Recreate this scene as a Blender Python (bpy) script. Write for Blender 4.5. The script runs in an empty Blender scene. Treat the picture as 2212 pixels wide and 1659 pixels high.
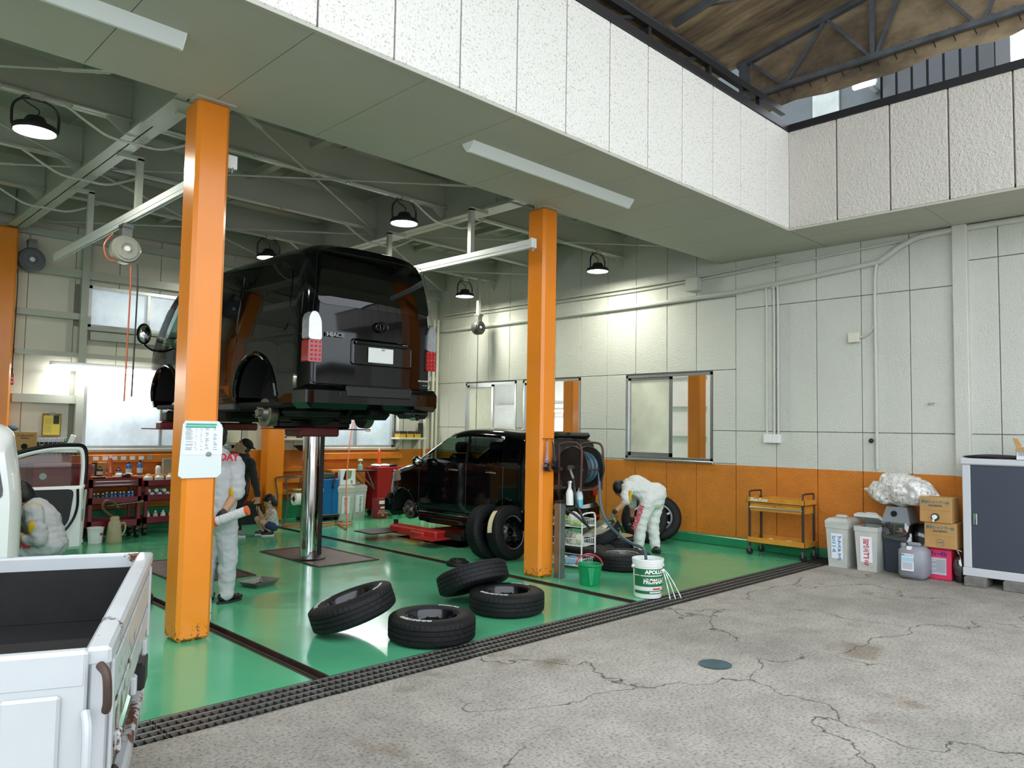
import bpy, bmesh, math, random
from math import sin, cos, pi, radians, sqrt, atan2
from mathutils import Vector, Matrix
random.seed(7)
S = bpy.context.scene
COL = S.collection
# ------------------------------------------------------------------ camera
W_, H_, F_ = 2212, 1659, 1650.0
_yaw, _pit, _rol = radians(45.46), radians(3.45), radians(0.944)
_f = Vector((cos(_yaw)*cos(_pit), sin(_yaw)*cos(_pit), sin(_pit)))
_r = Vector((sin(_yaw), -cos(_yaw), 0)); _u = _r.cross(_f)
_r, _u = cos(_rol)*_r + sin(_rol)*_u, -sin(_rol)*_r + cos(_rol)*_u
EYE = Vector((0, 0, 1.62))
cam = bpy.data.objects.new('camera', bpy.data.cameras.new('camera')); COL.objects.link(cam)
cam.data.sensor_width = 36; cam.data.lens = F_/W_*36; cam.data.clip_start = 0.05; cam.data.clip_end = 300
M = Matrix((( _r.x, _u.x, -_f.x, 0), (_r.y, _u.y, -_f.y, 0), (_r.z, _u.z, -_f.z, 0), (0, 0, 0, 1)))
cam.matrix_world = Matrix.Translation(EYE) @ M
S.camera = cam
def _on(ax, val, x, y):                     # pixel of the photograph -> point on a plane of the place
    d = _f*F_ + _r*(x-W_/2) - _u*(y-H_/2)
    return EYE + d*((val-EYE[ax])/d[ax])
def gz(x, y, z=0.0): return _on(2, z, x, y)
def gx(X, x, y): return _on(0, X, x, y)
def gy(Y, x, y): return _on(1, Y, x, y)
# ------------------------------------------------------------------ sky, exposure
wd = bpy.data.worlds.new('sky'); S.world = wd; wd.use_nodes = True
bg = wd.node_tree.nodes['Background']; bg.inputs[0].default_value = (0.86, 0.93, 1.0, 1); bg.inputs[1].default_value = 2.1
S.view_settings.view_transform = 'Standard'; S.view_settings.look = 'None'
S.view_settings.exposure = 0.6; S.view_settings.gamma = 1; S.view_settings.use_curve_mapping = False
try:
    S.cycles.max_bounces = 8; S.cycles.diffuse_bounces = 4; S.cycles.glossy_bounces = 4
    S.cycles.transmission_bounces = 6; S.cycles.transparent_max_bounces = 10
    S.cycles.caustics_reflective = False; S.cycles.caustics_refractive = False
    S.cycles.sample_clamp_indirect = 6
except Exception: pass
# ------------------------------------------------------------------ helpers: materials
def lin(c):
    if isinstance(c, str): c = tuple(int(c[i:i+2], 16) for i in (0, 2, 4))
    return tuple(((v/255)/12.92 if v/255 <= .04045 else ((v/255+.055)/1.055)**2.4) for v in c)
MATS = {}
class NT:
    def __init__(s, name):
        s.m = bpy.data.materials.new(name); s.m.use_nodes = True; s.t = s.m.node_tree
        s.b = s.t.nodes['Principled BSDF']; s.o = s.t.nodes['Material Output']
    def n(s, typ, **k):
        nd = s.t.nodes.new(typ)
        for a, v in k.items():
            if a.startswith('i_'): nd.inputs[int(a[2:]) if a[2:].isdigit() else a[2:].replace('_', ' ')].default_value = v
            else: setattr(nd, a, v)
        return nd
    def l(s, a, b): s.t.links.new(a, b)
    def coord(s, kind='Object', scale=None):
        tc = s.n('ShaderNodeTexCoord')
        if kind == 'World':
            g = s.n('ShaderNodeNewGeometry'); out = g.outputs['Position']
        else: out = tc.outputs[kind]
        if scale:
            mp = s.n('ShaderNodeMapping'); mp.inputs['Scale'].default_value = scale if not isinstance(scale, (int, float)) else (scale,)*3
            s.l(out, mp.inputs[0]); out = mp.outputs[0]
        return out
    def noise(s, co, scale, detail=4, rough=.55):
        nz = s.n('ShaderNodeTexNoise'); nz.inputs['Scale'].default_value = scale; nz.inputs['Detail'].default_value = detail
        nz.inputs['Roughness'].default_value = rough; s.l(co, nz.inputs['Vector']); return nz.outputs['Fac']
    def ramp(s, fac, stops):
        r = s.n('ShaderNodeValToRGB'); e = r.color_ramp.elements
        while len(e) < len(stops): e.new(.5)
        for q, (p, c) in zip(e, stops):
            q.position = p; q.color = (*(c if len(c) == 3 else c[:3]), 1)
        s.l(fac, r.inputs[0]); return r.outputs[0]
    def mix(s, fac, a, b, blend='MIX'):
        m = s.n('ShaderNodeMix', data_type='RGBA', blend_type=blend)
        for sock, v in ((m.inputs[0], fac), (m.inputs[6], a), (m.inputs[7], b)):
            if hasattr(v, 'is_linked') or hasattr(v, 'node'): s.l(v, sock)
            else: sock.default_value = v if not isinstance(v, tuple) else (*v[:3], 1)
        return m.outputs[2]
    def math(s, op, a, b=None, clamp=False):
        m = s.n('ShaderNodeMath', operation=op, use_clamp=clamp)
        for i, v in enumerate((a, b)):
            if v is None: continue
            if hasattr(v, 'node'): s.l(v, m.inputs[i])
            else: m.inputs[i].default_value = v
        return m.outputs[0]
    def bump(s, h, strength=.3, dist=.01):
        b = s.n('ShaderNodeBump'); b.inputs['Strength'].default_value = strength; b.inputs['Distance'].default_value = dist
        s.l(h, b.inputs['Height']); s.l(b.outputs[0], s.b.inputs['Normal'])
def mat(name, col, rough=.5, metal=0.0, spec=.5, vary=.0, vscale=6, bump=0, bscale=60, coat=0, emit=None, es=0, alpha=1, trans=0, rust=0, coords='Object'):
    if name in MATS: return MATS[name]
    t = NT(name); b = t.b; c = lin(col)
    b.inputs['Base Color'].default_value = (*c, 1); b.inputs['Roughness'].default_value = rough
    b.inputs['Metallic'].default_value = metal; b.inputs['Specular IOR Level'].default_value = spec
    if coat: b.inputs['Coat Weight'].default_value = coat; b.inputs['Coat Roughness'].default_value = .03
    if trans: b.inputs['Transmission Weight'].default_value = trans
    if alpha < 1: b.inputs['Alpha'].default_value = alpha
    if emit: b.inputs['Emission Color'].default_value = (*lin(emit), 1); b.inputs['Emission Strength'].default_value = es
    if vary or bump or rust:
        co = t.coord(coords)
        base = None
        if vary:
            n = t.noise(co, vscale, 5)
            base = t.ramp(n, [(.3, tuple(v*(1-vary) for v in c)), (.7, tuple(min(1, v*(1+vary*.6)) for v in c))])
        if rust:
            n2 = t.noise(co, 14, 8, .7); n3 = t.noise(co, 1.7, 3)
            f = t.ramp(t.math('MULTIPLY', n2, n3), [(.315-.03*rust, (0, 0, 0)), (.325-.02*rust, (1, 1, 1))])
            base = t.mix(f, base if base else tuple(c), lin('5a3420'))
        if base: t.l(base, b.inputs['Base Color'])
        if bump: t.bump(t.noise(co, bscale, 4), bump, .01)
    MATS[name] = t.m; return t.m
def emat(name, col, s):
    return mat(name, col, .5, emit=col, es=s)
# ------------------------------------------------------------------ helpers: meshes
class MB:
    def __init__(s): s.v = []; s.f = []; s.mi = []
    def add(s, vs, fs, mi=0):
        o = len(s.v); s.v += [tuple(p) for p in vs]; s.f += [tuple(o+i for i in f) for f in fs]; s.mi += [mi]*len(fs); return s
    def box(s, x0, y0, z0, x1, y1, z1, mi=0):
        x0, x1 = min(x0, x1), max(x0, x1); y0, y1 = min(y0, y1), max(y0, y1); z0, z1 = min(z0, z1), max(z0, z1)
        return s.add([(x0,y0,z0),(x1,y0,z0),(x1,y1,z0),(x0,y1,z0),(x0,y0,z1),(x1,y0,z1),(x1,y1,z1),(x0,y1,z1)],
              [(0,3,2,1),(4,5,6,7),(0,1,5,4),(1,2,6,5),(2,3,7,6),(3,0,4,7)], mi)
    def bbox(s, x0, y0, z0, x1, y1, z1, b=.01, mi=0):       # bevelled box
        x0, x1 = min(x0, x1), max(x0, x1); y0, y1 = min(y0, y1), max(y0, y1); z0, z1 = min(z0, z1), max(z0, z1)
        b = min(b, (x1-x0)/2.2, (y1-y0)/2.2, (z1-z0)/2.2)
        pr = [(x0+b,y0),(x1-b,y0),(x1,y0+b),(x1,y1-b),(x1-b,y1),(x0+b,y1),(x0,y1-b),(x0,y0+b)]
        pi_ = [(x0+b,y0+b),(x1-b,y0+b),(x1-b,y0+b),(x1-b,y1-b),(x1-b,y1-b),(x0+b,y1-b),(x0+b,y1-b),(x0+b,y0+b)]
        vs = [(x,y,z0) for x,y in pi_] + [(x,y,z0+b) for x,y in pr] + [(x,y,z1-b) for x,y in pr] + [(x,y,z1) for x,y in pi_]
        fs = []
        for k in range(3):
            for i in range(8):
                j = (i+1) % 8; fs.append((k*8+i, k*8+j, k*8+8+j, k*8+8+i))
        fs += [(6,4,2,0), (24,26,28,30)]
        return s.add(vs, fs, mi)
    def ring(s, c, ax, r, n, ph=0):
        a = Vector(ax).normalized(); t = Vector((0,0,1)) if abs(a.z) < .9 else Vector((1,0,0))
        e1 = a.cross(t).normalized(); e2 = a.cross(e1)
        return [Vector(c)+e1*(r*cos(2*pi*i/n+ph))+e2*(r*sin(2*pi*i/n+ph)) for i in range(n)]
    def cyl(s, p0, p1, r0, r1=None, n=14, cap=True, mi=0):
        r1 = r0 if r1 is None else r1; p0 = Vector(p0); p1 = Vector(p1); ax = p1-p0
        vs = s.ring(p0, ax, r0, n)+s.ring(p1, ax, r1, n)
        fs = [(i, n+i, n+(i+1) % n, (i+1) % n) for i in range(n)]
        if cap: fs += [tuple(range(n)), tuple(range(2*n-1, n-1, -1))]
        return s.add(vs, fs, mi)
    def tube(s, path, r, n=8, closed=False, mi=0, cap=True):
        P = [Vector(p) for p in path]; k = len(P); rings = []
        prev = None
        for i in range(k):
            if closed: d = P[(i+1) % k]-P[i-1]
            else: d = (P[min(i+1, k-1)]-P[max(i-1, 0)])
            d.normalize()
            if prev is None:
                t = Vector((0,0,1)) if abs(d.z) < .9 else Vector((1,0,0)); e1 = d.cross(t).normalized()
            else:
                e1 = (prev-d*prev.dot(d))
                e1 = e1.normalized() if e1.length > 1e-6 else d.orthogonal().normalized()
            prev = e1; e2 = d.cross(e1); rr = r[i] if isinstance(r, (list, tuple)) else r
            rings.append([P[i]+e1*(rr*cos(2*pi*j/n))+e2*(rr*sin(2*pi*j/n)) for j in range(n)])
        vs = [p for q in rings for p in q]; fs = []
        for i in range(k if closed else k-1):
            a = i*n; b = ((i+1) % k)*n
            fs += [(a+j, a+(j+1) % n, b+(j+1) % n, b+j) for j in range(n)]
        if cap and not closed: fs += [tuple(range(n-1, -1, -1)), tuple(range((k-1)*n, k*n))]
        return s.add(vs, fs, mi)
    def lathe(s, prof, n=24, c=(0,0,0), mi=0, closed=False, M=None, cap=True):
        vs = []; k = len(prof)
        for r, z in prof:
            for i in range(n):
                p = Vector((r*cos(2*pi*i/n), r*sin(2*pi*i/n), z))
                if M: p = M @ p
                vs.append(p+Vector(c))
        fs = []
        for a in range(k if closed else k-1):
            b = (a+1) % k
            fs += [(a*n+i, a*n+(i+1) % n, b*n+(i+1) % n, b*n+i) for i in range(n)]
        if cap and not closed:
            if prof[0][0] > 1e-5: fs.append(tuple(range(n-1, -1, -1)))
            if prof[-1][0] > 1e-5: fs.append(tuple(range((k-1)*n, k*n)))
        return s.add(vs, fs, mi)
    def prism(s, poly, d0, d1, ax='z', mi=0):
        n = len(poly)
        def P(a, b, d): return {'z': (a, b, d), 'y': (a, d, b), 'x': (d, a, b)}[ax]
        vs = [P(a, b, d0) for a, b in poly]+[P(a, b, d1) for a, b in poly]
        fs = [(i, (i+1) % n, n+(i+1) % n, n+i) for i in range(n)]+[tuple(range(n-1, -1, -1)), tuple(range(n, 2*n))]
        return s.add(vs, fs, mi)
    def quad(s, a, b, c, d, mi=0): return s.add([a, b, c, d], [(0,1,2,3)], mi)
    def beam(s, p0, p1, w, h=None, mi=0, up=(0,0,1)):       # rectangular bar between two points
        h = h or w; p0 = Vector(p0); p1 = Vector(p1); d = (p1-p0).normalized(); u = Vector(up)
        if abs(d.dot(u)) > .98: u = Vector((1,0,0))
        e1 = d.cross(u).normalized()*(w/2); e2 = e1.cross(d).normalized()*(h/2)
        vs = [p+a*e1+b*e2 for p in (p0, p1) for a, b in ((-1,-1),(1,-1),(1,1),(-1,1))]
        return s.add(vs, [(0,1,2,3),(7,6,5,4),(0,4,5,1),(1,5,6,2),(2,6,7,3),(3,7,4,0)], mi)
    def ball(s, c, r, n=12, m=8, mi=0):
        r = (r, r, r) if not isinstance(r, (tuple, list)) else r
        prof = [(sin(pi*i/m), -cos(pi*i/m)) for i in range(m+1)]
        vs = []
        for a, z in prof:
            for i in range(n): vs.append((c[0]+r[0]*a*cos(2*pi*i/n), c[1]+r[1]*a*sin(2*pi*i/n), c[2]+r[2]*z))
        fs = [(a*n+i, a*n+(i+1) % n, (a+1)*n+(i+1) % n, (a+1)*n+i) for a in range(m) for i in range(n)]
        return s.add(vs, fs, mi)
    def xf(s, M, start=0):
        s.v[start:] = [tuple(M @ Vector(p)) for p in s.v[start:]]; return s
    def join(s, o, mi=None):
        b = len(s.v); s.v += o.v; s.f += [tuple(b+i for i in f) for f in o.f]; s.mi += (o.mi if mi is None else [mi]*len(o.f)); return s
    def mesh(s, name, mats, ang=35):
        me = bpy.data.meshes.new(name); me.from_pydata([tuple(p) for p in s.v], [], s.f)
        for m in (mats if isinstance(mats, (list, tuple)) else [mats]): me.materials.append(m)
        me.polygons.foreach_set('material_index', s.mi)
        bm = bmesh.new(); bm.from_mesh(me); bmesh.ops.remove_doubles(bm, verts=bm.verts, dist=1e-5)
        bmesh.ops.recalc_face_normals(bm, faces=bm.faces); bm.to_mesh(me); bm.free()
        me.polygons.foreach_set('use_smooth', [True]*len(me.polygons)); me.set_sharp_from_angle(angle=radians(ang))
        me.update(); return me
    def build(s, name, mats, parent=None, loc=None, rot=None, ang=35):
        return mobj(name, s.mesh(name, mats, ang), parent, loc, rot)
def mobj(name, me, parent=None, loc=None, rot=None):
    o = bpy.data.objects.new(name, me); COL.objects.link(o); o.parent = parent
    if loc is not None: o.location = loc
    if rot is not None: o.rotation_euler = rot
    return o
def tag(o, label, cat, group=None):
    o['label'] = label; o['category'] = cat
    if group: o['group'] = group
    return o
def thing(name, label, cat, loc=(0,0,0), rz=0, group=None, rot=None):
    o = bpy.data.objects.new(name, None); COL.objects.link(o); o.empty_display_size = .1
    o.location = loc; o.rotation_euler = rot if rot else (0, 0, rz)
    return tag(o, label, cat, group)
def struct(name, mb, mats, parent=None, label=None, cat=None):
    o = mb.build(name, mats, parent)
    if parent is None:
        o['kind'] = 'structure'
        if label: o['label'] = label
        if cat: o['category'] = cat
    return o
def clone(o, label, loc=None, rot=None, parent=None, group=None):
    c = o.copy(); COL.objects.link(c); c.parent = parent
    if parent is None and label: c['label'] = label
    if group: c['group'] = group
    if loc is not None: c.location = loc
    if rot is not None: c.rotation_euler = rot
    for ch in list(o.children): clone(ch, None, parent=c)
    return c
def RX(a): return Matrix.Rotation(a, 4, 'X')
def RY(a): return Matrix.Rotation(a, 4, 'Y')
def RZ(a): return Matrix.Rotation(a, 4, 'Z')
def TR(x, y, z): return Matrix.Translation((x, y, z))
def arc(c, r, a0, a1, n, plane='xz', k=1):
    out = []
    for i in range(n+1):
        a = a0+(a1-a0)*i/n; p = (c[0]+r*cos(a), c[1]+r*sin(a)*k)
        out.append(p)
    return out
def rrect(x0, y0, x1, y1, r, n=4):
    P = []
    for cx, cy, a in ((x1-r, y0+r, -pi/2), (x1-r, y1-r, 0), (x0+r, y1-r, pi/2), (x0+r, y0+r, pi)):
        P += [(cx+r*cos(a+pi/2*i/n), cy+r*sin(a+pi/2*i/n)) for i in range(n+1)]
    return P
def smoothpath(pts, n=6):           # Catmull-Rom through points
    P = [Vector(p) for p in pts]; out = []
    for i in range(len(P)-1):
        a = P[max(i-1, 0)]; b = P[i]; c = P[i+1]; d = P[min(i+2, len(P)-1)]
        for k in range(n):
            t = k/n
            out.append(.5*((2*b)+(c-a)*t+(2*a-5*b+4*c-d)*t*t+(3*b-a-3*c+d)*t**3))
    return out+[P[-1]]
def text_mb(txt, size, depth=.002, align='CENTER', sx=1, bold=0, shear=0, spacing=1, lead=1):
    cu = bpy.data.curves.new('t', 'FONT'); cu.body = txt; cu.size = size; cu.extrude = depth/2; cu.align_x = align; cu.align_y = 'CENTER'
    cu.offset = bold; cu.shear = shear; cu.space_character = spacing; cu.space_line = lead; cu.resolution_u = 3
    ob = bpy.data.objects.new('t', cu); COL.objects.link(ob)
    dg = bpy.context.evaluated_depsgraph_get(); me = bpy.data.meshes.new_from_object(ob.evaluated_get(dg))
    mb = MB(); mb.add([(v.co.x*sx, v.co.y, v.co.z) for v in me.vertices], [tuple(p.vertices) for p in me.polygons])
    bpy.data.objects.remove(ob); bpy.data.curves.remove(cu); bpy.data.meshes.remove(me)
    return mb
def lettering(txt, size, M, m, parent, name='lettering', **k):
    mb = text_mb(txt, size, **k).xf(M)
    return mb.build(name, m, parent)
# frames for text on a surface: x right, y up, z out
def FRM(o, right, up):
    r = Vector(right).normalized(); u = Vector(up); u = (u-r*u.dot(r)).normalized(); n = r.cross(u)
    return Matrix(((r.x,u.x,n.x,o[0]),(r.y,u.y,n.y,o[1]),(r.z,u.z,n.z,o[2]),(0,0,0,1)))
# ------------------------------------------------------------------ surface materials
def m_stucco(name, band=False, base='d4d5cb', bstr=.55, bscale=55):
    t = NT(name); co = t.coord('World'); n = t.noise(co, bscale, 5, .6); n2 = t.noise(co, .9, 3)
    c = lin(base); col = t.ramp(n2, [(.3, tuple(v*.93 for v in c)), (.7, c)])
    if band:
        sp = t.n('ShaderNodeSeparateXYZ'); t.l(co, sp.inputs[0])
        f = t.math('GREATER_THAN', sp.outputs[2], 1.165)
        o = lin('d8801c'); oc = t.ramp(t.noise(co, 2.2, 6, .7), [(.3, tuple(v*.8 for v in o)), (.62, o)])
        gsel = t.math('GREATER_THAN', sp.outputs[2], .13)
        low = t.mix(gsel, lin('2f7f58'), oc)
        col = t.mix(f, low, col)
    t.l(col, t.b.inputs['Base Color']); t.b.inputs['Roughness'].default_value = .42
    t.bump(n, bstr, .03); return t.m
def m_fleck(name):
    t = NT(name); co = t.coord('World'); n = t.noise(co, 55, 3, .5)
    col = t.ramp(n, [(.33, lin('b5b1a6')), (.42, lin('d9d7cf')), (.6, lin('dfddd6'))])
    t.l(col, t.b.inputs['Base Color']); t.b.inputs['Roughness'].default_value = .75; t.bump(n, .35, .008); return t.m
def m_floor():
    t = NT('green_epoxy'); co = t.coord('World'); c = lin('58b083')
    n = t.noise(co, .55, 6, .62); n2 = t.noise(co, 3.0, 8, .72); n3 = t.noise(t.coord('World', (3, 14, 1)), 1.2, 6, .7)
    col = t.ramp(n, [(.25, tuple(v*.78 for v in c)), (.5, c), (.8, tuple(min(1, v*1.12) for v in c))])
    d = t.ramp(t.math('MULTIPLY', n2, n3), [(.34, (0,0,0)), (.47, (1,1,1))])
    sp = t.n('ShaderNodeSeparateXYZ'); t.l(co, sp.inputs[0])
    dep = t.ramp(t.math('MULTIPLY', sp.outputs[1], 1/12.5), [(.55, (.12,)*3), (.85, (.75,)*3)])
    col = t.mix(t.math('MULTIPLY', d, dep), col, lin('2b4a33'))
    t.l(col, t.b.inputs['Base Color']); rr = t.ramp(n2, [(.3, (.07,)*3), (.7, (.22,)*3)]); t.l(rr, t.b.inputs['Roughness'])
    t.b.inputs['Specular IOR Level'].default_value = .6; t.bump(t.noise(co, 5, 3), .05, .01); return t.m
def m_ground():
    t = NT('worn_concrete'); co = t.coord('World')
    n = t.noise(co, .5, 5, .6); n2 = t.noise(co, 48, 4, .75); n3 = t.noise(co, 4, 6, .7)
    base = t.ramp(n, [(.3, lin('8f8a82')), (.55, lin('aaa49b')), (.75, lin('b5b0a8'))])
    sp = t.ramp(n2, [(.36, (.42,.42,.42)), (.48, (.95,.95,.95)), (.6, (1.05,1.05,1.05)), (.7, (1.3,1.3,1.3))])
    col = t.mix(1.0, base, sp, 'MULTIPLY')
    col = t.mix(1.0, col, t.ramp(n3, [(.3, (.82,.82,.82)), (.6, (1,1,1))]), 'MULTIPLY')
    wv = t.n('ShaderNodeTexNoise'); wv.inputs['Scale'].default_value = 1.6; wv.inputs['Detail'].default_value = 6; t.l(co, wv.inputs['Vector'])
    mx = t.n('ShaderNodeVectorMath', operation='MULTIPLY_ADD'); t.l(wv.outputs['Color'], mx.inputs[0]); mx.inputs[1].default_value = (.9,.9,.9); t.l(co, mx.inputs[2])
    def crack(scale, w):
        v = t.n('ShaderNodeTexVoronoi', feature='DISTANCE_TO_EDGE'); v.inputs['Scale'].default_value = scale; t.l(mx.outputs[0], v.inputs['Vector'])
        return t.ramp(v.outputs['Distance'], [(0, (0,0,0)), (w, (1,1,1))])
    c1 = crack(.5, .0045)
    gate = t.ramp(t.noise(co, .8, 3), [(.40, (0,0,0)), (.47, (1,1,1))])
    cr = t.mix(gate, (1., 1., 1.), c1)
    wet = t.ramp(t.noise(co, 1.4, 3), [(.62, (1,1,1)), (.7, (.72,.66,.6))])
    col = t.mix(1.0, col, wet, 'MULTIPLY')
    col = t.mix(cr, lin('38332c'), col)
    t.l(col, t.b.inputs['Base Color']); t.b.inputs['Roughness'].default_value = .8
    hb = t.math('ADD', t.math('MULTIPLY', n2, .5), t.math('MULTIPLY', cr, 2.0)); t.bump(hb, .35, .006); return t.m
def m_orange_steel(name, chips=True):
    t = NT(name); co = t.coord('World'); o = lin('f08c26')
    n = t.noise(co, 1.2, 5, .6); col = t.ramp(n, [(.3, tuple(v*.9 for v in o)), (.65, o)])
    if chips:
        sp = t.n('ShaderNodeSeparateXYZ'); t.l(co, sp.inputs[0])
        h = t.ramp(t.math('MULTIPLY', sp.outputs[2], .5), [(.0, (.62,)*3), (.10, (.50,)*3), (.3, (.36,)*3), (.6, (.3,)*3)])
        k = t.noise(co, 26, 7, .75)
        f = t.math('GREATER_THAN', t.math('ADD', t.math('MULTIPLY', k, .55), t.math('MULTIPLY', h, .55)), .635)
        k2 = t.math('GREATER_THAN', t.noise(co, 7, 6, .8), .715)
        col = t.mix(t.math('MAXIMUM', f, k2), col, lin('33261d'))
    t.l(col, t.b.inputs['Base Color']); t.b.inputs['Roughness'].default_value = .22; t.bump(t.noise(co, 90, 3), .06, .004); return t.m
MW = m_stucco('painted_wall_panel', True); MFL = m_fleck('flecked_panel'); MFR = m_stucco('rough_panel', False, 'd8d2c8', 1.0, 34)
MFLOOR = m_floor(); MGR = m_ground(); MOR = m_orange_steel('orange_painted_steel')
MSOF = mat('soffit_board', 'b3b3a6', .65, vary=.05, vscale=.8, coords='World')
MCEIL = mat('deck_paint', '9aa294', .5, vary=.08, vscale=.6, coords='World')
MSTL = mat('grey_painted_steel', 'aeb2a6', .32, vary=.06, vscale=1.2, coords='World')
MBW = mat('back_wall_sheet', 'cfcdbd', .5, vary=.08, vscale=1.1, coords='World', bump=.06, bscale=30)
MBOR = mat('orange_bench_paint', 'd07c22', .4, vary=.2, vscale=2.5, coords='World')
MBLK = mat('black_steel', '1d1d1f', .4, vary=.2, vscale=3)
MRUBB = mat('tyre_rubber', '121315', .6, spec=.3, vary=.25, vscale=9, bump=.1, bscale=120)
MALU = mat('aluminium', 'c9ccca', .3, .85, vary=.05)
MWHITE = mat('white_paint', 'e6e8e6', .3)
MDARK = mat('dark_void', '0c0c0c', .9)
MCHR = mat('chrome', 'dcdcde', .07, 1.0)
MGALV = mat('galvanised_steel', '8c8e8c', .38, .8, vary=.2, vscale=5)
MRUST = mat('rusty_iron', '4a3a33', .6, .4, vary=.35, vscale=8)
MGREEN = mat('green_skirting', '2f8a5e', .3, vary=.2, vscale=2, coords='World')
MFROST = None
def m_frost(name, col='dfeaf0', es=1.6, cell=260):
    t = NT(name); co = t.coord('World'); n = t.noise(co, 1.1, 5, .65)
    c = t.ramp(n, [(.3, tuple(v*.62 for v in lin(col))), (.62, lin(col))])
    t.l(c, t.b.inputs['Base Color']); t.b.inputs['Roughness'].default_value = .25
    t.l(c, t.b.inputs['Emission Color']); t.b.inputs['Emission Strength'].default_value = es
    w = t.n('ShaderNodeTexWave', wave_type='BANDS', bands_direction='DIAGONAL'); w.inputs['Scale'].default_value = cell/10; t.l(co, w.inputs['Vector'])
    t.bump(w.outputs['Fac'], .4, .003); return t.m
# ------------------------------------------------------------------ floor, ground
XW, YB, ZS = 10.15, 12.55, 4.15
YD0, YD1 = 4.10, 4.44
pits = [(4.72, 7.92, 5.5, 9.32), (3.16, 7.92, 3.9, 9.42), (6.9, 8.02, 8.55, 9.45)]
def holed(x0, y0, x1, y1, holes, z):
    xs = sorted({x0, x1, *[h[0] for h in holes], *[h[2] for h in holes]}); ys = sorted({y0, y1, *[h[1] for h in holes], *[h[3] for h in holes]})
    mb = MB()
    for a, b in zip(xs, xs[1:]):
        for c, d in zip(ys, ys[1:]):
            mx, my = (a+b)/2, (c+d)/2
            if any(h[0] < mx < h[2] and h[1] < my < h[3] for h in holes): continue
            mb.quad((a,c,z),(b,c,z),(b,d,z),(a,d,z))
    return mb
rails = [(2.62, YD1, 2.74, 11.9), (5.98, YD1, 6.1, 11.6)]
struct('floor', holed(-5, YD1, 15.2, YB+.1, [pits[2]]+[(r[0], r[1], r[2], r[3]) for r in rails], 0), MFLOOR)
mb = MB(); mb.quad((-16,-14,0),(XW+.1,-14,0),(XW+.1,YD0,0),(-16,YD0,0)); struct('ground_apron', mb, MGR)
mb = MB().quad((-16,-14,-.42),(16,-14,-.42),(16,13,-.42),(-16,13,-.42)); struct('ground_base', mb, MDARK)
mb = MB()
for x in (-5,):
    mb.quad((-5,YD0,0),(9.7,YD0,0),(9.7,YD0,-.35),(-5,YD0,-.35)); mb.quad((-5,YD1,-.35),(9.7,YD1,-.35),(9.7,YD1,0),(-5,YD1,0))
    mb.quad((-5,YD0,-.35),(9.7,YD0,-.35),(9.7,YD1,-.35),(-5,YD1,-.35)); mb.box(9.7,YD0,-.35,XW,YD1,0)
struct('drain_channel', mb, mat('dark_concrete', '2a2826', .9))
# floor rails: sunken steel channels
for i, r in enumerate(rails):
    t = thing('floor_rail', ('rusty steel door track sunk in the floor beside the near orange column', 'rusty steel door track sunk in the floor running past the far orange column')[i], 'floor rail', (r[0], r[1], 0))
    w = r[2]-r[0]; L = r[3]-r[1]
    m = MB().box(.012,0,-.06,w-.012,L,-.05); m.build('channel_bed', MRUST, t)
    for sx in (0, w-.014): MB().box(sx,0,-.06,sx+.014,L,.004).build('channel_lip', MRUST, t)
    MB().box(w*.42,0,-.05,w*.58,L,-.012).build('guide_rib', MRUST, t)
# drain grates
MGRT = mat('grate_steel', '55534f', .45, .7, vary=.3, vscale=7)
gme = None
def grate():
    L = .995; t = []
    a = MB()
    for k in range(9): pass
    bars = MB()
    n = 21
    for i in range(n): x = .012+(L-.024)*i/(n-1); bars.box(x-.003,.0,-.032,x+.003,YD1-YD0-.012,-.004)
    return bars, L
gb, GL = grate(); gbm = gb.mesh('cross_bars', MGRT)
lb = MB().box(0,-.004,-.026,.995,.004,-.001).mesh('bearing_bar', mat('worn_grate_steel', 'b8b6b0', .35, .8, vary=.2))
labn = 0
for k in range(-4, 10):
    x = k*1.0 - .38
    if x+1 > 9.75: break
    g = thing('drain_grate', f'steel drain grate section, {("beneath the truck, farthest left","beneath the truck, second","beneath the truck, third","beneath the truck, fourth","half under the truck corner","just right of the truck","before the near column rail","left of the tyres","before the two flat tyres","right of the tyres","under the white pail","right of the white pail","before the tool cart","at the far end by the tool cart")[k+4]}', 'drain grate', (x, YD0+.006, 0), 0, 'drain grates along the floor edge')
    c = mobj('cross_bars', gbm, g); c['kind'] = 'stuff'
    for q in range(5): mobj('bearing_bar', lb, g, (0, .004+(YD1-YD0-.02)*q/4, 0))
mb = MB().box(5.65,3.98,.0,6.35,4.55,.012); 
# checker plates and lift pits
MCHK = mat('checker_plate', '5b4438', .45, .6, vary=.35, vscale=6, bump=.6, bscale=70)
for i in (0, 1):
    p = pits[i]; t = thing('floor_plate', ('brown checker plate around the chrome lift post', 'brown checker plate in the floor behind the near orange column')[i], 'floor plate', (p[0], p[1], 0))
    MB().box(0,0,.001,p[2]-p[0],p[3]-p[1],.008).build('plate', MCHK, t)
    w, L = p[2]-p[0], p[3]-p[1]
    for a in ((0,-.03,w,0),(0,L,w,L+.03),(-.03,-.03,0,L+.03),(w,-.03,w+.03,L+.03)): MB().box(a[0],a[1],.0,a[2],a[3],.014).build('edge_angle', MRUST, t)
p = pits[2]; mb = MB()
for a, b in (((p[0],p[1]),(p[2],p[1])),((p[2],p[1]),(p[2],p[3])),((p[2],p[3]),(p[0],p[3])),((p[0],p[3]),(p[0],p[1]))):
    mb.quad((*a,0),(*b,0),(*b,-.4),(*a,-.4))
struct('lift_pit', mb, MDARK)
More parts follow.
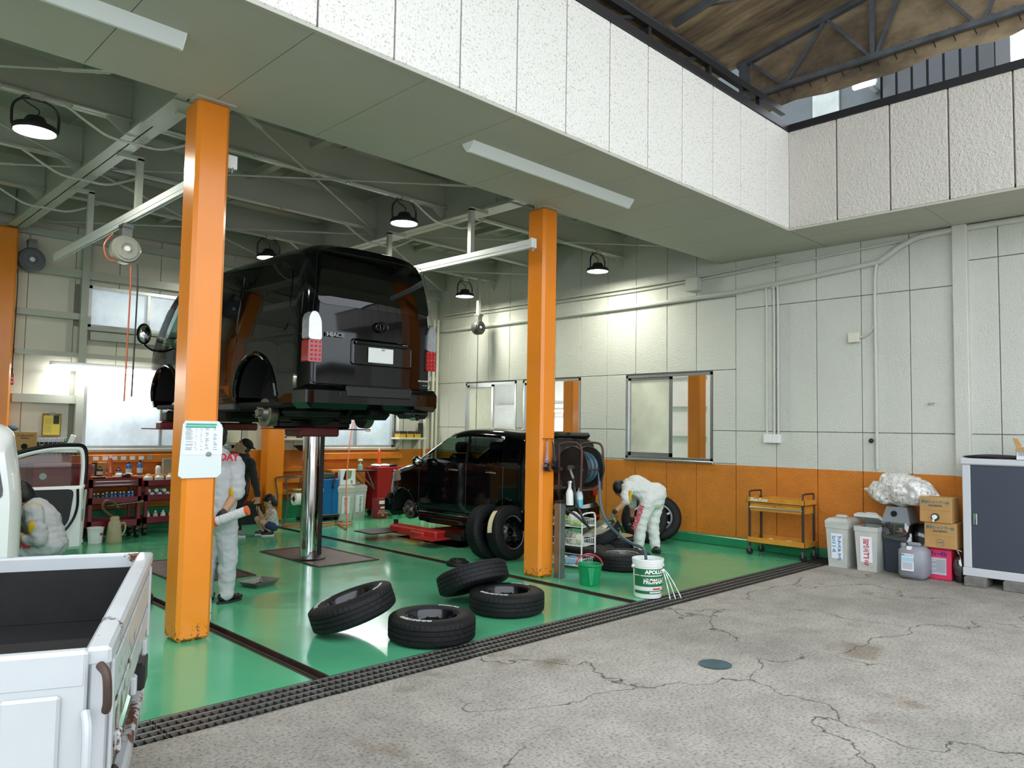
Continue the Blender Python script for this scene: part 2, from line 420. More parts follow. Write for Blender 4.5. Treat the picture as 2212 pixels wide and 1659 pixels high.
# ------------------------------------------------------------------ columns
def column(x0, y0, w, d, z0, z1, label, plate=True):
    t = thing('steel_column', label, 'column', (x0, y0, 0))
    MB().bbox(0,0,z0,w,d,z1,.028).build('shaft', MOR, t)
    return t
C1 = column(2.283, 5.806, .258, .262, 0, ZS, 'orange steel column nearest the truck with a taped notice sheet')
C2 = column(6.185, 5.806, .235, .27, 0, ZS, 'orange steel column holding the hose reel')
column(2.18, 12.27, .26, .26, 0, 4.31, 'orange steel column against the back wall at the far left edge')
column(6.14, 12.05, .3, .3, 0, 4.31, 'orange steel column behind the crouching child')
# notice plates on column tops (white collars)
for c, w in ((C1, .258), (C2, .235)):
    MB().box(-.03,-.03,ZS-.012,w+.03,.1,ZS).build('collar_plate', MSOF, c)
# ------------------------------------------------------------------ right wall of panels
wr = MB().box(XW+.02, -3, 0, XW+.09, YB+.1, 1.2).box(XW+.02,-3,2.55,XW+.09,YB+.1,4.95)
wins = [(6.02, 7.62), (8.60, 10.0), (10.18, 11.62)]
for a, b in ((-3,6.02),(7.62,8.60),(10.0,10.18),(11.62,YB+.1)): wr.box(XW+.02,a,1.2,XW+.09,b,2.55)
WR = struct('wall_right', wr, mat('joint_sealant', 'a8a79c', .8))
def wpanel(y0, y1, z0, z1):
    g = .004; MB().bbox(XW-.018, y0+g, z0+g, XW+.02, y1-g, z1-g, .005).build('wall_panel', MW, WR)
js = [-1.2,-.6,0,.6,1.2,1.8,2.3,2.77,3.26,3.85,4.44,5.02,5.64]
for a, b in zip(js, js[1:]):
    zj = 3.44 if a > 2.6 else 3.72
    wpanel(a, b, 0, 1.66); wpanel(a, b, 1.66, zj); wpanel(a, b, zj, 4.95)
js2 = [5.64, 6.30, 6.83, 7.43, 8.02, 8.61, 9.2, 9.79, 10.38, 10.97, 11.56, 12.15, YB]
for a, b in zip(js2, js2[1:]):
    wpanel(a, b, 3.64, 4.95); wpanel(a, b, 2.56, 3.64)
    segs = [(a, b)]
    for w0, w1 in wins:
        ns = []
        for s0, s1 in segs:
            if s1 <= w0 or s0 >= w1: ns.append((s0, s1)); continue
            if s0 < w0: ns.append((s0, w0))
            if s1 > w1: ns.append((w1, s1))
        segs = ns
    for s0, s1 in segs:
        if s1-s0 > .03: wpanel(s0, s1, 1.66, 2.56); wpanel(s0, s1, 1.18, 1.66)
    wpanel(a, b, 0, 1.18)
struct('baseboard_right', MB().bbox(XW-.15, YD1, 0, XW-.018, YB, .135, .012), MGREEN)
struct('trim_1', MB().bbox(XW-.1, 2.6, 0, XW+.01, 2.76, ZS, .008), MW)
# windows in the right wall
MFRS = m_frost('patterned_glass', 'd6d8c4', .06)
MFRS.node_tree.nodes['Principled BSDF'].inputs['Transmission Weight'].default_value = .0
MFRL = m_frost('patterned_glass_lit', 'dfe2dc', .25)
for i, (a, b) in enumerate(wins):
    t = thing(f'window_{i+1}', ('', '', '')[i], 'window', (XW, a, 0)); t['kind'] = 'structure'; del t['category']; del t['label']
    L = b-a; z0, z1 = 1.2, 2.54
    for bx in ((-.02,0,z0,.08,L,z0+.04),(-.02,0,z1-.04,.08,L,z1),(-.02,0,z0,.08,.04,z1),(-.02,L-.04,z0,.08,L,z1)):
        MB().box(*bx).build('frame_bar', MALU, t)
    MB().bbox(-.05,-.02,z0-.035,.08,L+.02,z0,.006).build('window_sill', MALU, t)
    # one sliding sash, pushed to the far side
    s0, s1 = (L*.46, L-.04)
    sash = MB()
    for bx in ((.01,s0,z0+.04,.035,s1,z0+.1),(.01,s0,z1-.08,.035,s1,z1-.04),(.01,s0,z0+.04,.035,s0+.05,z1-.04),(.01,s1-.04,z0+.04,.035,s1,z1-.04)): sash.box(*bx)
    sash.build('sash_frame', MALU, t)
    MB().box(.018,s0+.05,z0+.1,.026,s1-.04,z1-.08).build('pane', MFRS if i != 1 else MFRL, t)
# ------------------------------------------------------------------ the bay behind the right wall
MROOM = mat('next_bay_sheet', 'dddcd4', .55, vary=.05, coords='World')
struct('wall_next_bay', MB().box(14.6,3,0,14.7,15.6,4.9).box(10.2,15.5,0,14.7,15.6,4.9).box(10.2,2.9,0,14.7,3,4.9), MROOM)
struct('ceiling_next_bay', MB().box(10.25,3,4.75,14.7,15.6,4.8), MCEIL)
t = thing('wall_girts', 'white steel girts on the wall seen through the open windows', 'wall frame', (14.5, 4, 0)); t['kind']='structure'
for z in (.9,1.55,2.2,2.85,3.5): MB().box(0,0,z,.1,11.4,z+.1).build('girt', MROOM, t)
for y in (1.2,2.9,4.6,6.3,8,9.7): MB().box(-.05,y,0,.1,y+.12,4.7).build('stud', MROOM, t)
for (x,y,lab) in ((12.35,7.62,'orange steel column seen through the nearest wall window'),(11.7,10.15,'orange steel column seen through the window behind the far column')):
    column(x, y, .26, .26, 0, 4.75, lab)
MLAMP = emat('lit_tube', 'ffffff', 9)
for (y, z, L, lab) in ((7.1,1.95,1.0,'white tube lamp glowing beyond the nearest wall window'),(12.4,2.1,1.3,'white tube lamp glowing beyond the farthest wall window')):
    t = thing('tube_lamp', lab, 'lamp', (14.35,y,z))
    MB().bbox(0,0,0,.06,L,.05,.01).build('housing', MWHITE, t); MB().cyl((-.03,.03,.02),(-.03,L-.03,.02),.028).build('tube', MLAMP, t)
for (y0,y1,z0,z1,c,i) in ((6.75,7.35,2.25,2.75,'f3d9c8',4),(12.3,13.6,1.1,1.95,'eef2f5',5)):
    t = thing(f'window_{i}', 'x', 'x', (14.48,y0,z0)); del t['label']; del t['category']; t['kind']='structure'
    MB().box(0,0,0,.02,y1-y0,z1-z0).build('pane', m_frost('bright_pane_%d' % i, c, .7), t)
    f = MB()
    for bx in ((-.03,-.04,-.04,.03,y1-y0+.04,0),(-.03,-.04,z1-z0,.03,y1-y0+.04,z1-z0+.04),(-.03,-.04,-.04,.03,0,z1-z0+.04),(-.03,y1-y0,-.04,.03,y1-y0+.04,z1-z0+.04)): f.box(*bx)
    f.build('window_frame', MALU, t)
def area(name, loc, sx, sy, power, col, rot=(0,0,0), parent=None, spread=None):
    l = bpy.data.lights.new(name, 'AREA'); l.shape = 'RECTANGLE'; l.size = sx; l.size_y = sy; l.energy = power; l.color = col
    if spread: l.spread = spread
    o = bpy.data.objects.new(name, l); COL.objects.link(o); o.location = loc; o.rotation_euler = rot; o.parent = parent; return o
area('next_bay_fill_light', (12.4, 8.5, 4.6), 1.2, 7, 85, (1,1,.97))  # added area light filling the next bay, no ceiling fixture belongs to it
# ------------------------------------------------------------------ back wall
wb = MB(); wnb = [(3.42,3.05,5.2,3.68),(3.42,1.24,5.75,2.44),(7.34,1.24,9.03,2.44)]
xs = sorted({-5, XW+.05, *[w[0] for w in wnb], *[w[2] for w in wnb]}); zs_ = sorted({0, 4.97, *[w[1] for w in wnb], *[w[3] for w in wnb]})
for a, b in zip(xs, xs[1:]):
    for c, d in zip(zs_, zs_[1:]):
        if any(w[0] < (a+b)/2 < w[2] and w[1] < (c+d)/2 < w[3] for w in wnb): continue
        wb.box(a, YB+.03, c, b, YB+.1, d)
WB = struct('wall_back', wb, mat('back_sheet_gap', '8d8c80', .7))
x = -1.0
while x < XW:
    for z0, z1 in ((1.2, 2.62), (2.62, 4.95)):
        segs = [(z0, z1)]
        for w in wnb:
            if w[0] < x+.3 < w[2]:
                ns = []
                for s0, s1 in segs:
                    if s1 <= w[1] or s0 >= w[3]: ns.append((s0, s1)); continue
                    if s0 < w[1]: ns.append((s0, w[1]))
                    if s1 > w[3]: ns.append((w[3], s1))
                segs = ns
        for s0, s1 in segs: MB().bbox(x+.004, YB+.01, s0, min(x+.602, XW), YB+.03, s1, .003).build('wall_sheet', MBW, WB)
    x += .606
MB().box(-5, YB, .32, XW, YB+.03, 1.2).build('orange_lower_wall', MBOR, WB)
struct('baseboard_back', MB().bbox(-5, YB-.06, 0, XW, YB+.02, .33, .01), MGREEN)
MWIN = m_frost('wired_frosted_glass', 'd4e2ec', .34)
MWIN2 = m_frost('wired_frosted_glass_dim', 'b9cbd4', .3)
for i, w in enumerate(wnb):
    t = thing(f'window_{i+6}', 'x', 'x', (w[0], YB, w[1])); del t['label']; del t['category']; t['kind'] = 'structure'
    L, h = w[2]-w[0], w[3]-w[1]
    for bx in ((0,-.03,0,L,.09,.045),(0,-.03,h-.045,L,.09,h),(0,-.03,0,.045,.09,h),(L-.045,-.03,0,L,.09,h),(L*.475,-.02,0,L*.475+.04,.06,h)): MB().box(*bx).build('frame_bar', MALU, t)
    MB().bbox(-.05,-.07,-.05,L+.05,.05,0,.008).build('window_sill', MSTL, t)
    for a, b in ((.045, L*.475),(L*.475+.04, L-.045)): MB().box(a,.03,.045,b,.04,h-.045).build('pane', MWIN if i < 2 else MWIN2, t)
# girts and posts of the back wall
t = thing('wall_framing', 'grey steel girts and posts on the back wall', 'wall frame', (0, YB, 0)); t['kind'] = 'structure'
for x0, x1, z, h in ((2.5,3.4,3.14,.09),(2.5,5.8,2.58,.07),(2.5,3.35,1.9,.12),(-4,2.28,3.14,.09),(-4,2.28,2.58,.07),(3.45,6.1,2.86,.12),(-4,10.1,3.76,.12),(-4,10.1,4.3,.1),(6.45,10.1,3.1,.1),(6.45,10.1,2.6,.1),(9.05,10.0,1.95,.1)):
    MB().box(x0,-.09,z,x1,.01,z+h).build('girt', MSTL, t)
for x0 in (3.3, 5.85, 9.1, 7.2): MB().box(x0,-.11,1.2,x0+.1,.01,4.3).build('post', MSTL, t)
for x0 in (9.75, 9.95, 10.05): MB().cyl((x0,-.1,0),(x0,-.1,3.9),.03).build('drop_pipe', MBW, t)
struct('wall_left', MB().box(-5,YD1,0,-4.9,YB+.1,4.97), MBW)
# ------------------------------------------------------------------ soffit, fascia, ceiling
FY, FX = 4.27, 8.97
so = MB().box(-5, FY+.02, ZS+.02, XW+.02, 5.87, ZS+.06).box(FX+.02, -3, ZS+.02, XW+.02, FY+.02, ZS+.06)
SO = struct('ceiling_soffit', so, mat('soffit_gap', '4a4a44', .9))
x = 1.5-.91*7
while x < XW:
    x1 = min(x+.91, XW); 
    MB().box(x+.003, FY+.02, ZS, x1-.003, 5.87, ZS+.02).build('soffit_board', MSOF, SO); x += .91
for a, b in ((-3,-.9),(-.9,.92),(.92,2.744),(2.744,4.28)):
    for c, d in ((FX+.02, 9.43),(9.43, XW)): MB().box(c+.003, a+.003, ZS, d-.003, b-.003, ZS+.02).build('soffit_board', MSOF, SO)
MB().box(-5,5.87,ZS,XW,5.89,4.6).build('soffit_upstand', MSOF, SO)
fa = MB().box(-5, FY+.02, ZS+.03, FX+.1, FY+.1, 5.37).box(FX+.02, -3, ZS+.03, FX+.1, FY+.1, 5.37)
FA = struct('wall_fascia', fa, mat('fascia_gap', '7d786d', .9))
x = 2.405-.597*8; px_ = []
while x < FX-.05:
    x1 = x+.597
    if x1 > FX-.2: x1 = FX
    MB().bbox(x+.007, FY-.012, ZS+.012, x1-.007, FY+.02, 5.385, .008).build('fascia_panel', MFL, FA); x = x1
y = FY
while y > -2.9:
    MB().bbox(FX-.012, y-.6+.007, ZS+.012, FX+.02, y-.007, 5.385, .008).build('fascia_panel', MFR, FA); y -= .6
MB().box(-5, FY-.006, ZS-.01, FX+.01, FY+.03, ZS+.012).build('drip_edge', MSOF, FA)
MB().box(FX-.006, -3, ZS-.01, FX+.03, FY, ZS+.012).build('drip_edge', MSOF, FA)
# roof top of the two canopies (seen by light only)
struct('roof_slab', MB().box(-5,FY+.1,5.2,XW+.1,YB+.1,5.3).box(FX+.1,-3,5.2,XW+.1,FY+.1,5.3), MSOF)
# black coping and parapet rail
t = thing('parapet_rail', 'black steel coping rail with short posts on top of the fascia', 'rail', (0, 0, 0))
MB().box(-5,FY-.03,5.385,FX+.02,FY+.08,5.47).build('coping', MBLK, t); MB().box(FX-.03,-3,5.385,FX+.08,FY,5.47).build('coping', MBLK, t)
MB().box(-5,FY+.0,5.6,FX-.05,FY+.07,5.68).build('top_rail', MBLK, t)
for k in range(10): MB().box(8.25-1.12*k,FY+.01,5.47,8.3-1.12*k,FY+.06,5.6).build('post', MBLK, t)
for k in range(7):
    x = 7.7-1.12*k; MB().beam((x,FY+.04,5.47),(x+.35,FY+.04,5.62),.03).build('brace', MBLK, t)
# ------------------------------------------------------------------ canvas canopy over the yard
def m_canvas():
    t = NT('stained_canvas'); co = t.coord('World'); n = t.noise(t.coord('World', (3.2, .5, 1)), 1.1, 8, .7); n2 = t.noise(co, .45, 4)
    c = t.ramp(n, [(.32, lin('4a4036')), (.5, lin('8d7a60')), (.66, lin('bda783'))]); d = t.ramp(n2, [(.35, (.55,.55,.55)), (.65, (1,1,1))])
    t.l(t.mix(1.0, c, d, 'MULTIPLY'), t.b.inputs['Base Color']); t.b.inputs['Roughness'].default_value = .85; return t.m
MCAN = m_canvas(); MTRS = mat('truss_steel', '5c6066', .55, .3, vary=.3, vscale=5)
def rz_(y): return 6.46+.19*(4.85-y)           # underside of canvas at depth y
CX0, CX1, CY0, CY1 = 1.0, 9.0, .35, 5.9
t = thing('canvas_canopy', 'brown stained canvas canopy stretched over the yard on steel trusses', 'canopy', (0,0,0))
mb = MB(); nx, ny = 28, 20
vs = []
for i in range(nx+1):
    for j in range(ny+1):
        x = CX0+(CX1-CX0)*i/nx; y = CY0+(CY1-CY0)*j/ny; vs.append((x, y, rz_(y)+.03+.025*sin(pi*((x-CX1)/1.5 % 1))*1.0))
fs = [(i*(ny+1)+j, (i+1)*(ny+1)+j, (i+1)*(ny+1)+j+1, i*(ny+1)+j+1) for i in range(nx) for j in range(ny)]
mb.add(vs, fs); mb.build('roof_sheet', MCAN, t)
vs = []; n = 24
for i in range(n+1):
    y = CY0+(4.95-CY0)*i/n
    vs += [(CX1+.03, y, rz_(y)+.03), (CX1+.03+.02*sin(i*1.7), y, 6.0), (CX1+.05+.05*sin(i*.9), y, 5.78+.12*max(0, (3.2-y)/2.6)**1.3+.02*sin(i*1.3))]
MB().add(vs, [(3*i+k, 3*i+k+1, 3*i+4+k, 3*i+3+k) for i in range(n) for k in (0, 1)]).build('gable_sheet', MCAN, t)
def truss(x, full):
    p = MB(); MB().beam((x,CY0,rz_(CY0)),(x,4.95,rz_(4.95)),.07).build('top_chord', MTRS, t)
    if full:
        MB().beam((x,CY0,6.0),(x,4.95,6.0),.06).build('bottom_chord', MTRS, t)
        MB().beam((x,4.86,5.97),(x,4.86,rz_(4.86)),.1).build('end_post', MTRS, t)
        for a, b in (((4.8,rz_(4.8)),(4.33,6.02)),((3.78,rz_(3.78)),(4.29,6.02)),((3.78,rz_(3.78)),(3.27,6.02)),((2.85,rz_(2.85)),(3.2,6.02)),((2.8,rz_(2.8)),(2.2,6.02)),((1.7,rz_(1.7)),(2.1,6.02))):
            MB().beam((x,*a),(x,*b),.035).build('web_bar', MTRS, t)
        for y in (3.24, 1.2): MB().beam((x,y,6.0),(x,y,rz_(y)),.05).build('web_post', MTRS, t)
        for k in range(21): y = 4.7-.2*k; MB().tube([(x+.03,y,6.03),(x+.05,y-.05,6.075),(x+.04,y-.11,5.9)], .005, 5).build('lashing', MBLK, t)
truss(8.96, True)
for x in (7.46, 5.96, 4.46, 2.96): truss(x, False)
MB().beam((CX0,5.1,6.4),(8.9,5.1,6.4),.1).build('eave_beam', MTRS, t)
MB().beam((CX0,2.9,rz_(2.9)-.03),(8.9,2.9,rz_(2.9)-.03),.05).build('purlin', MTRS, t)
MB().add([(CX0,5.3,6.42),(8.95,5.3,6.42),(8.95,5.2,5.35),(CX0,5.2,5.35)],[(0,1,2,3)]).build('eave_curtain', MCAN, t)
MB().beam((7.46,4.6,rz_(4.6)),(8.9,2.6,rz_(2.6)-.05),.02).build('tie_rod', MTRS, t)
# ------------------------------------------------------------------ neighbouring building above the right canopy
MADJ = mat('grey_cladding', '34373b', .55, vary=.22, vscale=1.3, coords='World'); 
t = thing('neighbour_building', 'grey panelled building rising behind the yard canopy', 'building', (13.5,0,0))
Yr = gx(13.5, 2150, 170).y; Yl = gx(13.5, 1905, 230).y
MB().box(.05,Yr,5,1,Yl,13).build('wall', mat('cladding_gap','26282b',.8), t)
wt = gx(13.86,1780,180)
n = 7
for k in range(n): MB().box(0,Yr+(Yl-Yr)*k/n+.02,5,.05,Yr+(Yl-Yr)*(k+1)/n-.02,13).build('cladding_panel', MADJ, t)
MB().box(.5,Yl,5,1,22,11).build('low_wall', mat('cladding_low','3e4246',.6,vary=.15,vscale=1.5,coords='World'), t)
for k in range(9): MB().box(.42,Yl+.1+.85*k,5,.5,Yl+.9+.85*k,wt.z-.85).build('cladding_panel', MADJ, t)
wa = gx(13.86,1900,205); wb_ = gx(13.86,1690,235); wt = gx(13.86,1780,180)
MB().box(.4,wa.y,wt.z-.75,.5,wb_.y+3,wt.z+.9).build('window_band', m_frost('neighbour_glass','4a5357',.02), t)
wc_ = gx(13.86,1812,205); wd_ = gx(13.86,1755,222)
MB().box(.36,wc_.y,wt.z-.6,.41,wd_.y,wt.z+.25).build('bright_pane', m_frost('neighbour_glass_lit','aeb5b2',.12), t)
MB().box(.3,Yl+.1,wt.z-.85,.5,Yl+12,wt.z-.75).build('ledge', MALU, t)
for y in (Yl+1.3, Yl+2.4): MB().beam((.1,y,5),(.25,y+.2,6.9),.09).build('stay', MTRS, t)
t = thing('flood_lamp', 'white floodlight glowing on the neighbouring building', 'lamp', gx(13.3, 1865, 172))
MB().bbox(0,-.2,-.1,.1,.2,.1,.02).build('housing', MWHITE, t); MB().box(.08,-.03,-.03,.66,.03,.03).build('bracket', MWHITE, t); MB().box(-.02,-.18,-.12,.06,.18,-.07).build('lens', emat('flood_lens','ffffff',6), t)
# street-side buildings behind the viewer: they show as reflections only where glossy things face the yard
MST = mat('street_facade', 'b9b4aa', .8, vary=.15, vscale=.4, coords='World')
for (x0,y0,x1,y1,h,lab) in ((-2,-24,9,-18,4.6,'low pale building across the street behind the yard'),(11,-18,18,-8,3.4,'grey side building right of the yard')):
    t = thing('street_building', lab, 'building', (x0,y0,0)); MB().box(0,0,0,x1-x0,y1-y0,h).build('wall', MST, t); MB().box(-.2,-.2,h,x1-x0+.2,y1-y0+.2,h+.25).build('roof', MADJ, t)
    for k in range(5): f=MB().box(.8+k*(x1-x0-1.6)/5,y1-y0,1.2,1.8+k*(x1-x0-1.6)/5,y1-y0+.05,2.4).build('window', MALU, t); MB().box(.86+k*(x1-x0-1.6)/5,y1-y0+.05,1.26,1.74+k*(x1-x0-1.6)/5,y1-y0+.06,2.34).build('pane', mat('street_pane','30383c',.1), f)
# ------------------------------------------------------------------ interior ceiling: deck, girders, joists
DZ = 4.95
dk = MB().box(-5,5.9,DZ,XW,YB,DZ+.05); DK = struct('ceiling_deck', dk, MCEIL)
for k in range(11): MB().box(-5+1.4*k,5.9,DZ-.012,-4.97+1.4*k,YB,DZ).build('deck_seam', MCEIL, DK)
def ibeam_y(x, y0, y1, z0, z1, w): return MB().box(x-w/2,y0,z0,x+w/2,y1,z0+.016).box(x-w/2,y0,z1-.016,x+w/2,y1,z1).box(x-.006,y0,z0,x+.006,y1,z1)
def ibeam_x(y, x0, x1, z0, z1, w): return MB().box(x0,y-w/2,z0,x1,y+w/2,z0+.012).box(x0,y-w/2,z1-.012,x1,y+w/2,z1).box(x0,y-.005,z0,x1,y+.005,z1)
GX = [-1.47, 2.41, 6.30]; JY = [6.15, 7.7, 9.27, 10.83, 12.35]
glab = ['left of the white car bay', 'ending at the near orange column', 'ending at the far orange column']
GIR = []
for i, x in enumerate(GX):
    t = thing('ceiling_girder', f'deep grey steel ceiling girder {glab[i]}', 'girder', (0,0,0)); t['kind'] = 'structure'; GIR.append(t)
    ibeam_y(x, 5.9, YB, 4.32, DZ, .22).build('beam', MSTL, t)
    b = MB()
    for r in range(2):
        for q in range(9): b.cyl((x-.07+.14*r,6.45+.075*q,4.305),(x-.07+.14*r,6.45+.075*q,4.325),.022,n=6)
    MB().box(x-.11,6.38,4.306,x+.11,7.12,4.322).build('splice_plate', MSTL, t)
    b.build('bolts', MSTL, t)['kind'] = 'stuff'
    b = MB()
    for r in range(2):
        for q in range(4): b.cyl((x-.03,6.62+.1*r,4.42+.12*q),(x-.0,6.62+.1*r,4.42+.12*q),.02,n=6)
    MB().box(x-.014,6.55,4.36,x-.006,6.8,4.88).build('web_plate', MSTL, t); b.build('web_bolts', MSTL, t)['kind'] = 'stuff'
jl = ['first from the soffit', 'second from the soffit', 'third from the soffit', 'fourth from the soffit', 'nearest the back wall']
spans = [(-5,-1.48),(-1.46,2.4),(2.42,6.29),(6.31,XW)]
sl = ['at the far left', 'over the white car', 'over the lifted van', 'over the small black car']
for j, y in enumerate(JY):
    for k, (a, b) in enumerate(spans):
        if k == 0: continue
        t = thing('ceiling_joist', f'grey steel ceiling joist {sl[k]}, {jl[j]}', 'joist', (0,0,0)); t['kind'] = 'structure'
        ibeam_x(y, a+.01, b-.01, 4.5, 4.86, .13).build('beam', MSTL, t)
        if 0 < j < 4:
            for xe, s in ((a+.02, 1), (b-.02, -1)):
                MB().prism([(xe,4.5),(xe+s*.22,4.5),(xe,4.34)], y-.006, y+.006, 'y').build('gusset', MSTL, t)
        for q in (0, 1, 2): MB().cyl((b-.13,y-.012,4.58+.085*q),(b-.13,y-.002,4.58+.085*q),.02,n=8).build('bolt', MSTL, t)
for k, xm in enumerate((.47, 4.35, 8.2)):
    for j in range(4):
        t = thing('ceiling_strut', f'short grey steel strut {sl[k+1]}, between joists {("one and two","two and three","three and four","four and five")[j]} from the soffit', 'strut', (0,0,0)); t['kind']='structure'
        MB().box(xm-.05,JY[j]+.01,4.78,xm+.05,JY[j+1]-.01,4.86).build('beam', MSTL, t); MB().prism([(JY[j]+.01,4.78),(JY[j]+.2,4.78),(JY[j]+.01,4.55)],xm-.005,xm+.005,'x').build('gusset', MSTL, t)
# bracing rods
for k, (a, b) in enumerate(((-1.35,2.3),(2.52,6.2),(6.4,10.05))):
    for j, (c, d) in enumerate(((6.2,9.2),(9.35,12.3))):
        for s in (0, 1):
            p, q = ((a,c,4.46),(b,d,4.46)) if s == 0 else ((b,c,4.44),(a,d,4.44))
            t = thing('brace_rod', f'thin grey tension rod {sl[k+1]}, {("front","rear")[j]} bay, running {("right going back","left going back")[s]}', 'brace', (0,0,0)); t['kind']='structure'
            MB().cyl(p,q,.011,n=8).build('rod', MSTL, t)
            P, Q = Vector(p), Vector(q); c0 = P.lerp(Q,.12); c1 = P.lerp(Q,.2)
            m = MB(); e = (Q-P).normalized().cross(Vector((0,0,1)))*.022
            m.cyl(c0+e,c1+e,.008,n=6).cyl(c0-e,c1-e,.008,n=6); m.build('turnbuckle', MSTL, t)
# conduits along the joists, dipping under the girders
MCON = mat('conduit_paint', 'c2c4ba', .35, vary=.05)
for j, y in ((1, 7.62), (2, 9.19), (3, 10.75)):
    pts = [(-4.5,y,4.475)]
    for gxx in GX:
        pts += [(gxx-.75,y,4.475),(gxx-.6,y,4.465),(gxx-.4,y,4.36),(gxx-.22,y,4.285),(gxx,y,4.28),(gxx+.22,y,4.285),(gxx+.4,y,4.36),(gxx+.6,y,4.465),(gxx+.75,y,4.475)]
    pts += [(9.6,y,4.475)]
    t = thing('ceiling_conduit', f'pale electrical conduit under the {("","second","third","fourth")[j]} joist row, bending under the girders', 'conduit', (0,0,0))
    MB().tube(smoothpath(pts,4), .013, 7).build('pipe', MCON, t)
    x = -1
    while x < 9.6:
        if all(abs(x-g) > .8 for g in GX): MB().box(x-.02,y-.025,4.46,x+.02,y+.025,4.5).build('clip', MSTL, t)
        x += 1.15
# ------------------------------------------------------------------ lamps
MLED = emat('led_disc', 'fffff0', 30)
def highbay(x, y, z, lab):
    t = thing('high_bay_lamp', lab, 'lamp', (x,y,z), 0, 'round high-bay lamps under the joists')
    MB().lathe([(0,0),(.16,0),(.165,.012)],28).build('led_disc', MLED, t)
    MB().lathe([(.166,-.008),(.172,-.008),(.176,.02),(.165,.045),(.1,.055),(.085,.1),(.07,.125),(.02,.13),(.0,.13)],28,cap=False).build('housing', MBLK, t)
    MB().tube(smoothpath([(-.175,0,.02),(-.18,0,.1),(-.17,0,.2),(-.1,0,.27),(0,0,.28),(.1,0,.27),(.17,0,.2),(.18,0,.1),(.175,0,.02)],3),.012,6).build('yoke', MBLK, t)
    MB().box(-.05,-.03,.28,.05,.03,4.5-z).build('clamp', MSTL, t)
    MB().tube(smoothpath([(0,0,.13),(.03,.02,.2),(-.08,.03,.26),(-.1,.03,.3),(0,.03,.33)],4),.006,5).build('cable', MBLK, t)
    l = bpy.data.lights.new('high_bay_light','AREA'); l.shape='DISK'; l.size=.3; l.energy=HB; l.color=(1,1,.86)
    o = bpy.data.objects.new('high_bay_light',l); COL.objects.link(o); o.location=(0,0,-.02); o.parent=t
HB = 24
for px, py, y, lab in ((76,270,7.62,'round high-bay lamp with black yoke at the upper left over the white car'),(873,478,7.62,'round high-bay lamp with black yoke above the lifted van'),(1291,585,7.62,'round high-bay lamp nearest the right wall, right of the far column'),(1004,640,10.75,'round high-bay lamp at the back right, above the hanging cable reel'),(580,548,10.75,'round high-bay lamp at the back, above the van roof')):
    p = gy(y, px, py); highbay(p.x, y, min(p.z, 4.16), lab)
def fixture(x0, x1, y, lab):          # open batten lamp under the soffit, unlit
    t = thing('batten_lamp', lab, 'lamp', (x0,y,ZS), 0, 'batten lamps under the soffit')
    L = x1-x0
    MB().prism([(-.075,0),(.075,0),(.06,-.03),(.012,-.085),(-.012,-.085),(-.06,-.03)],0,L,'x').build('diffuser', mat('milky_lamp','dfe6e4',.35), t)
    for a in (-.004, L-.008): MB().prism([(-.078,0),(.078,0),(.062,-.033),(.012,-.09),(-.012,-.09),(-.062,-.033)],a,a+.012,'x').build('end_cap', MWHITE, t)
    MB().box(L-.09,-.062,-.024,L-.05,-.03,-.0235).xf(Matrix()).build('rating_label', mat('label_grey','a5aaa8',.6), t)
fixture(.35,1.84,5.0,'white batten lamp under the soffit at the upper left'); fixture(4.33,6.66,5.0,'long white batten lamp under the soffit before the far column')
def tubelamp(x0, x1, z, lab, y=YB-.2, pw=16):
    t = thing('tube_lamp', lab, 'lamp', (x0,y,z)); L = x1-x0
    MB().bbox(0,0,-.0,L,.09,.06,.01).build('housing', MWHITE, t); MB().bbox(.02,-.02,-.065,L-.02,.07,0,.02).build('tube', MLAMP, t)
    area('tube_light', (L/2,.02,-.09), L*.9, .07, pw, (1,.98,.95), (0,0,0), t)
p = gy(YB-.2,110,775); q = gy(YB-.2,345,795)
tubelamp(p.x,q.x,2.44,'long lit tube lamp above the left back window')
tubelamp(7.5,9.0,2.52,'lit tube lamp above the right back window, behind the van')
tubelamp(-1.5,.5,2.44,'lit tube lamp on the back wall behind the white car')
# white hanging rails
def hrail(x, y0, y1, z, lab, posts):
    gx0 = 2.41 if x < 4 else 6.30
    t = thing('hanging_rail', lab, 'rail', (x,0,z))
    MB().box(-.03,y0,-.02,.03,y1,.04).box(-.022,y0,-.055,-.012,y1,-.02).box(.012,y0,-.055,.022,y1,-.02).build('channel', MWHITE, t)
    MB().bbox(-.04,y0-.03,-.06,.04,y0+.01,.05,.004).build('end_cap', MWHITE, t); MB().cyl((0,y0-.02,-.1),(0,y0-.02,-.05),.012,n=8).build('stop_bolt', MGALV, t)
    for y in posts: MB().box(-.03,y-.03,.04,.03,y+.03,4.3-z).box(min(-.03,gx0-x),y-.03,4.28-z,max(.03,gx0-x),y+.03,4.32-z).build('hanger', MSTL, t)
    return t
hrail(2.62, 5.95, 11.1, 3.75, 'white hanging rail behind the near column carrying the silver reels', (6.6,8.1,9.7))
hrail(6.05, 5.86, 10.6, 3.71, 'white hanging rail passing the far orange column over the van', (6.9,8.6,10.2))
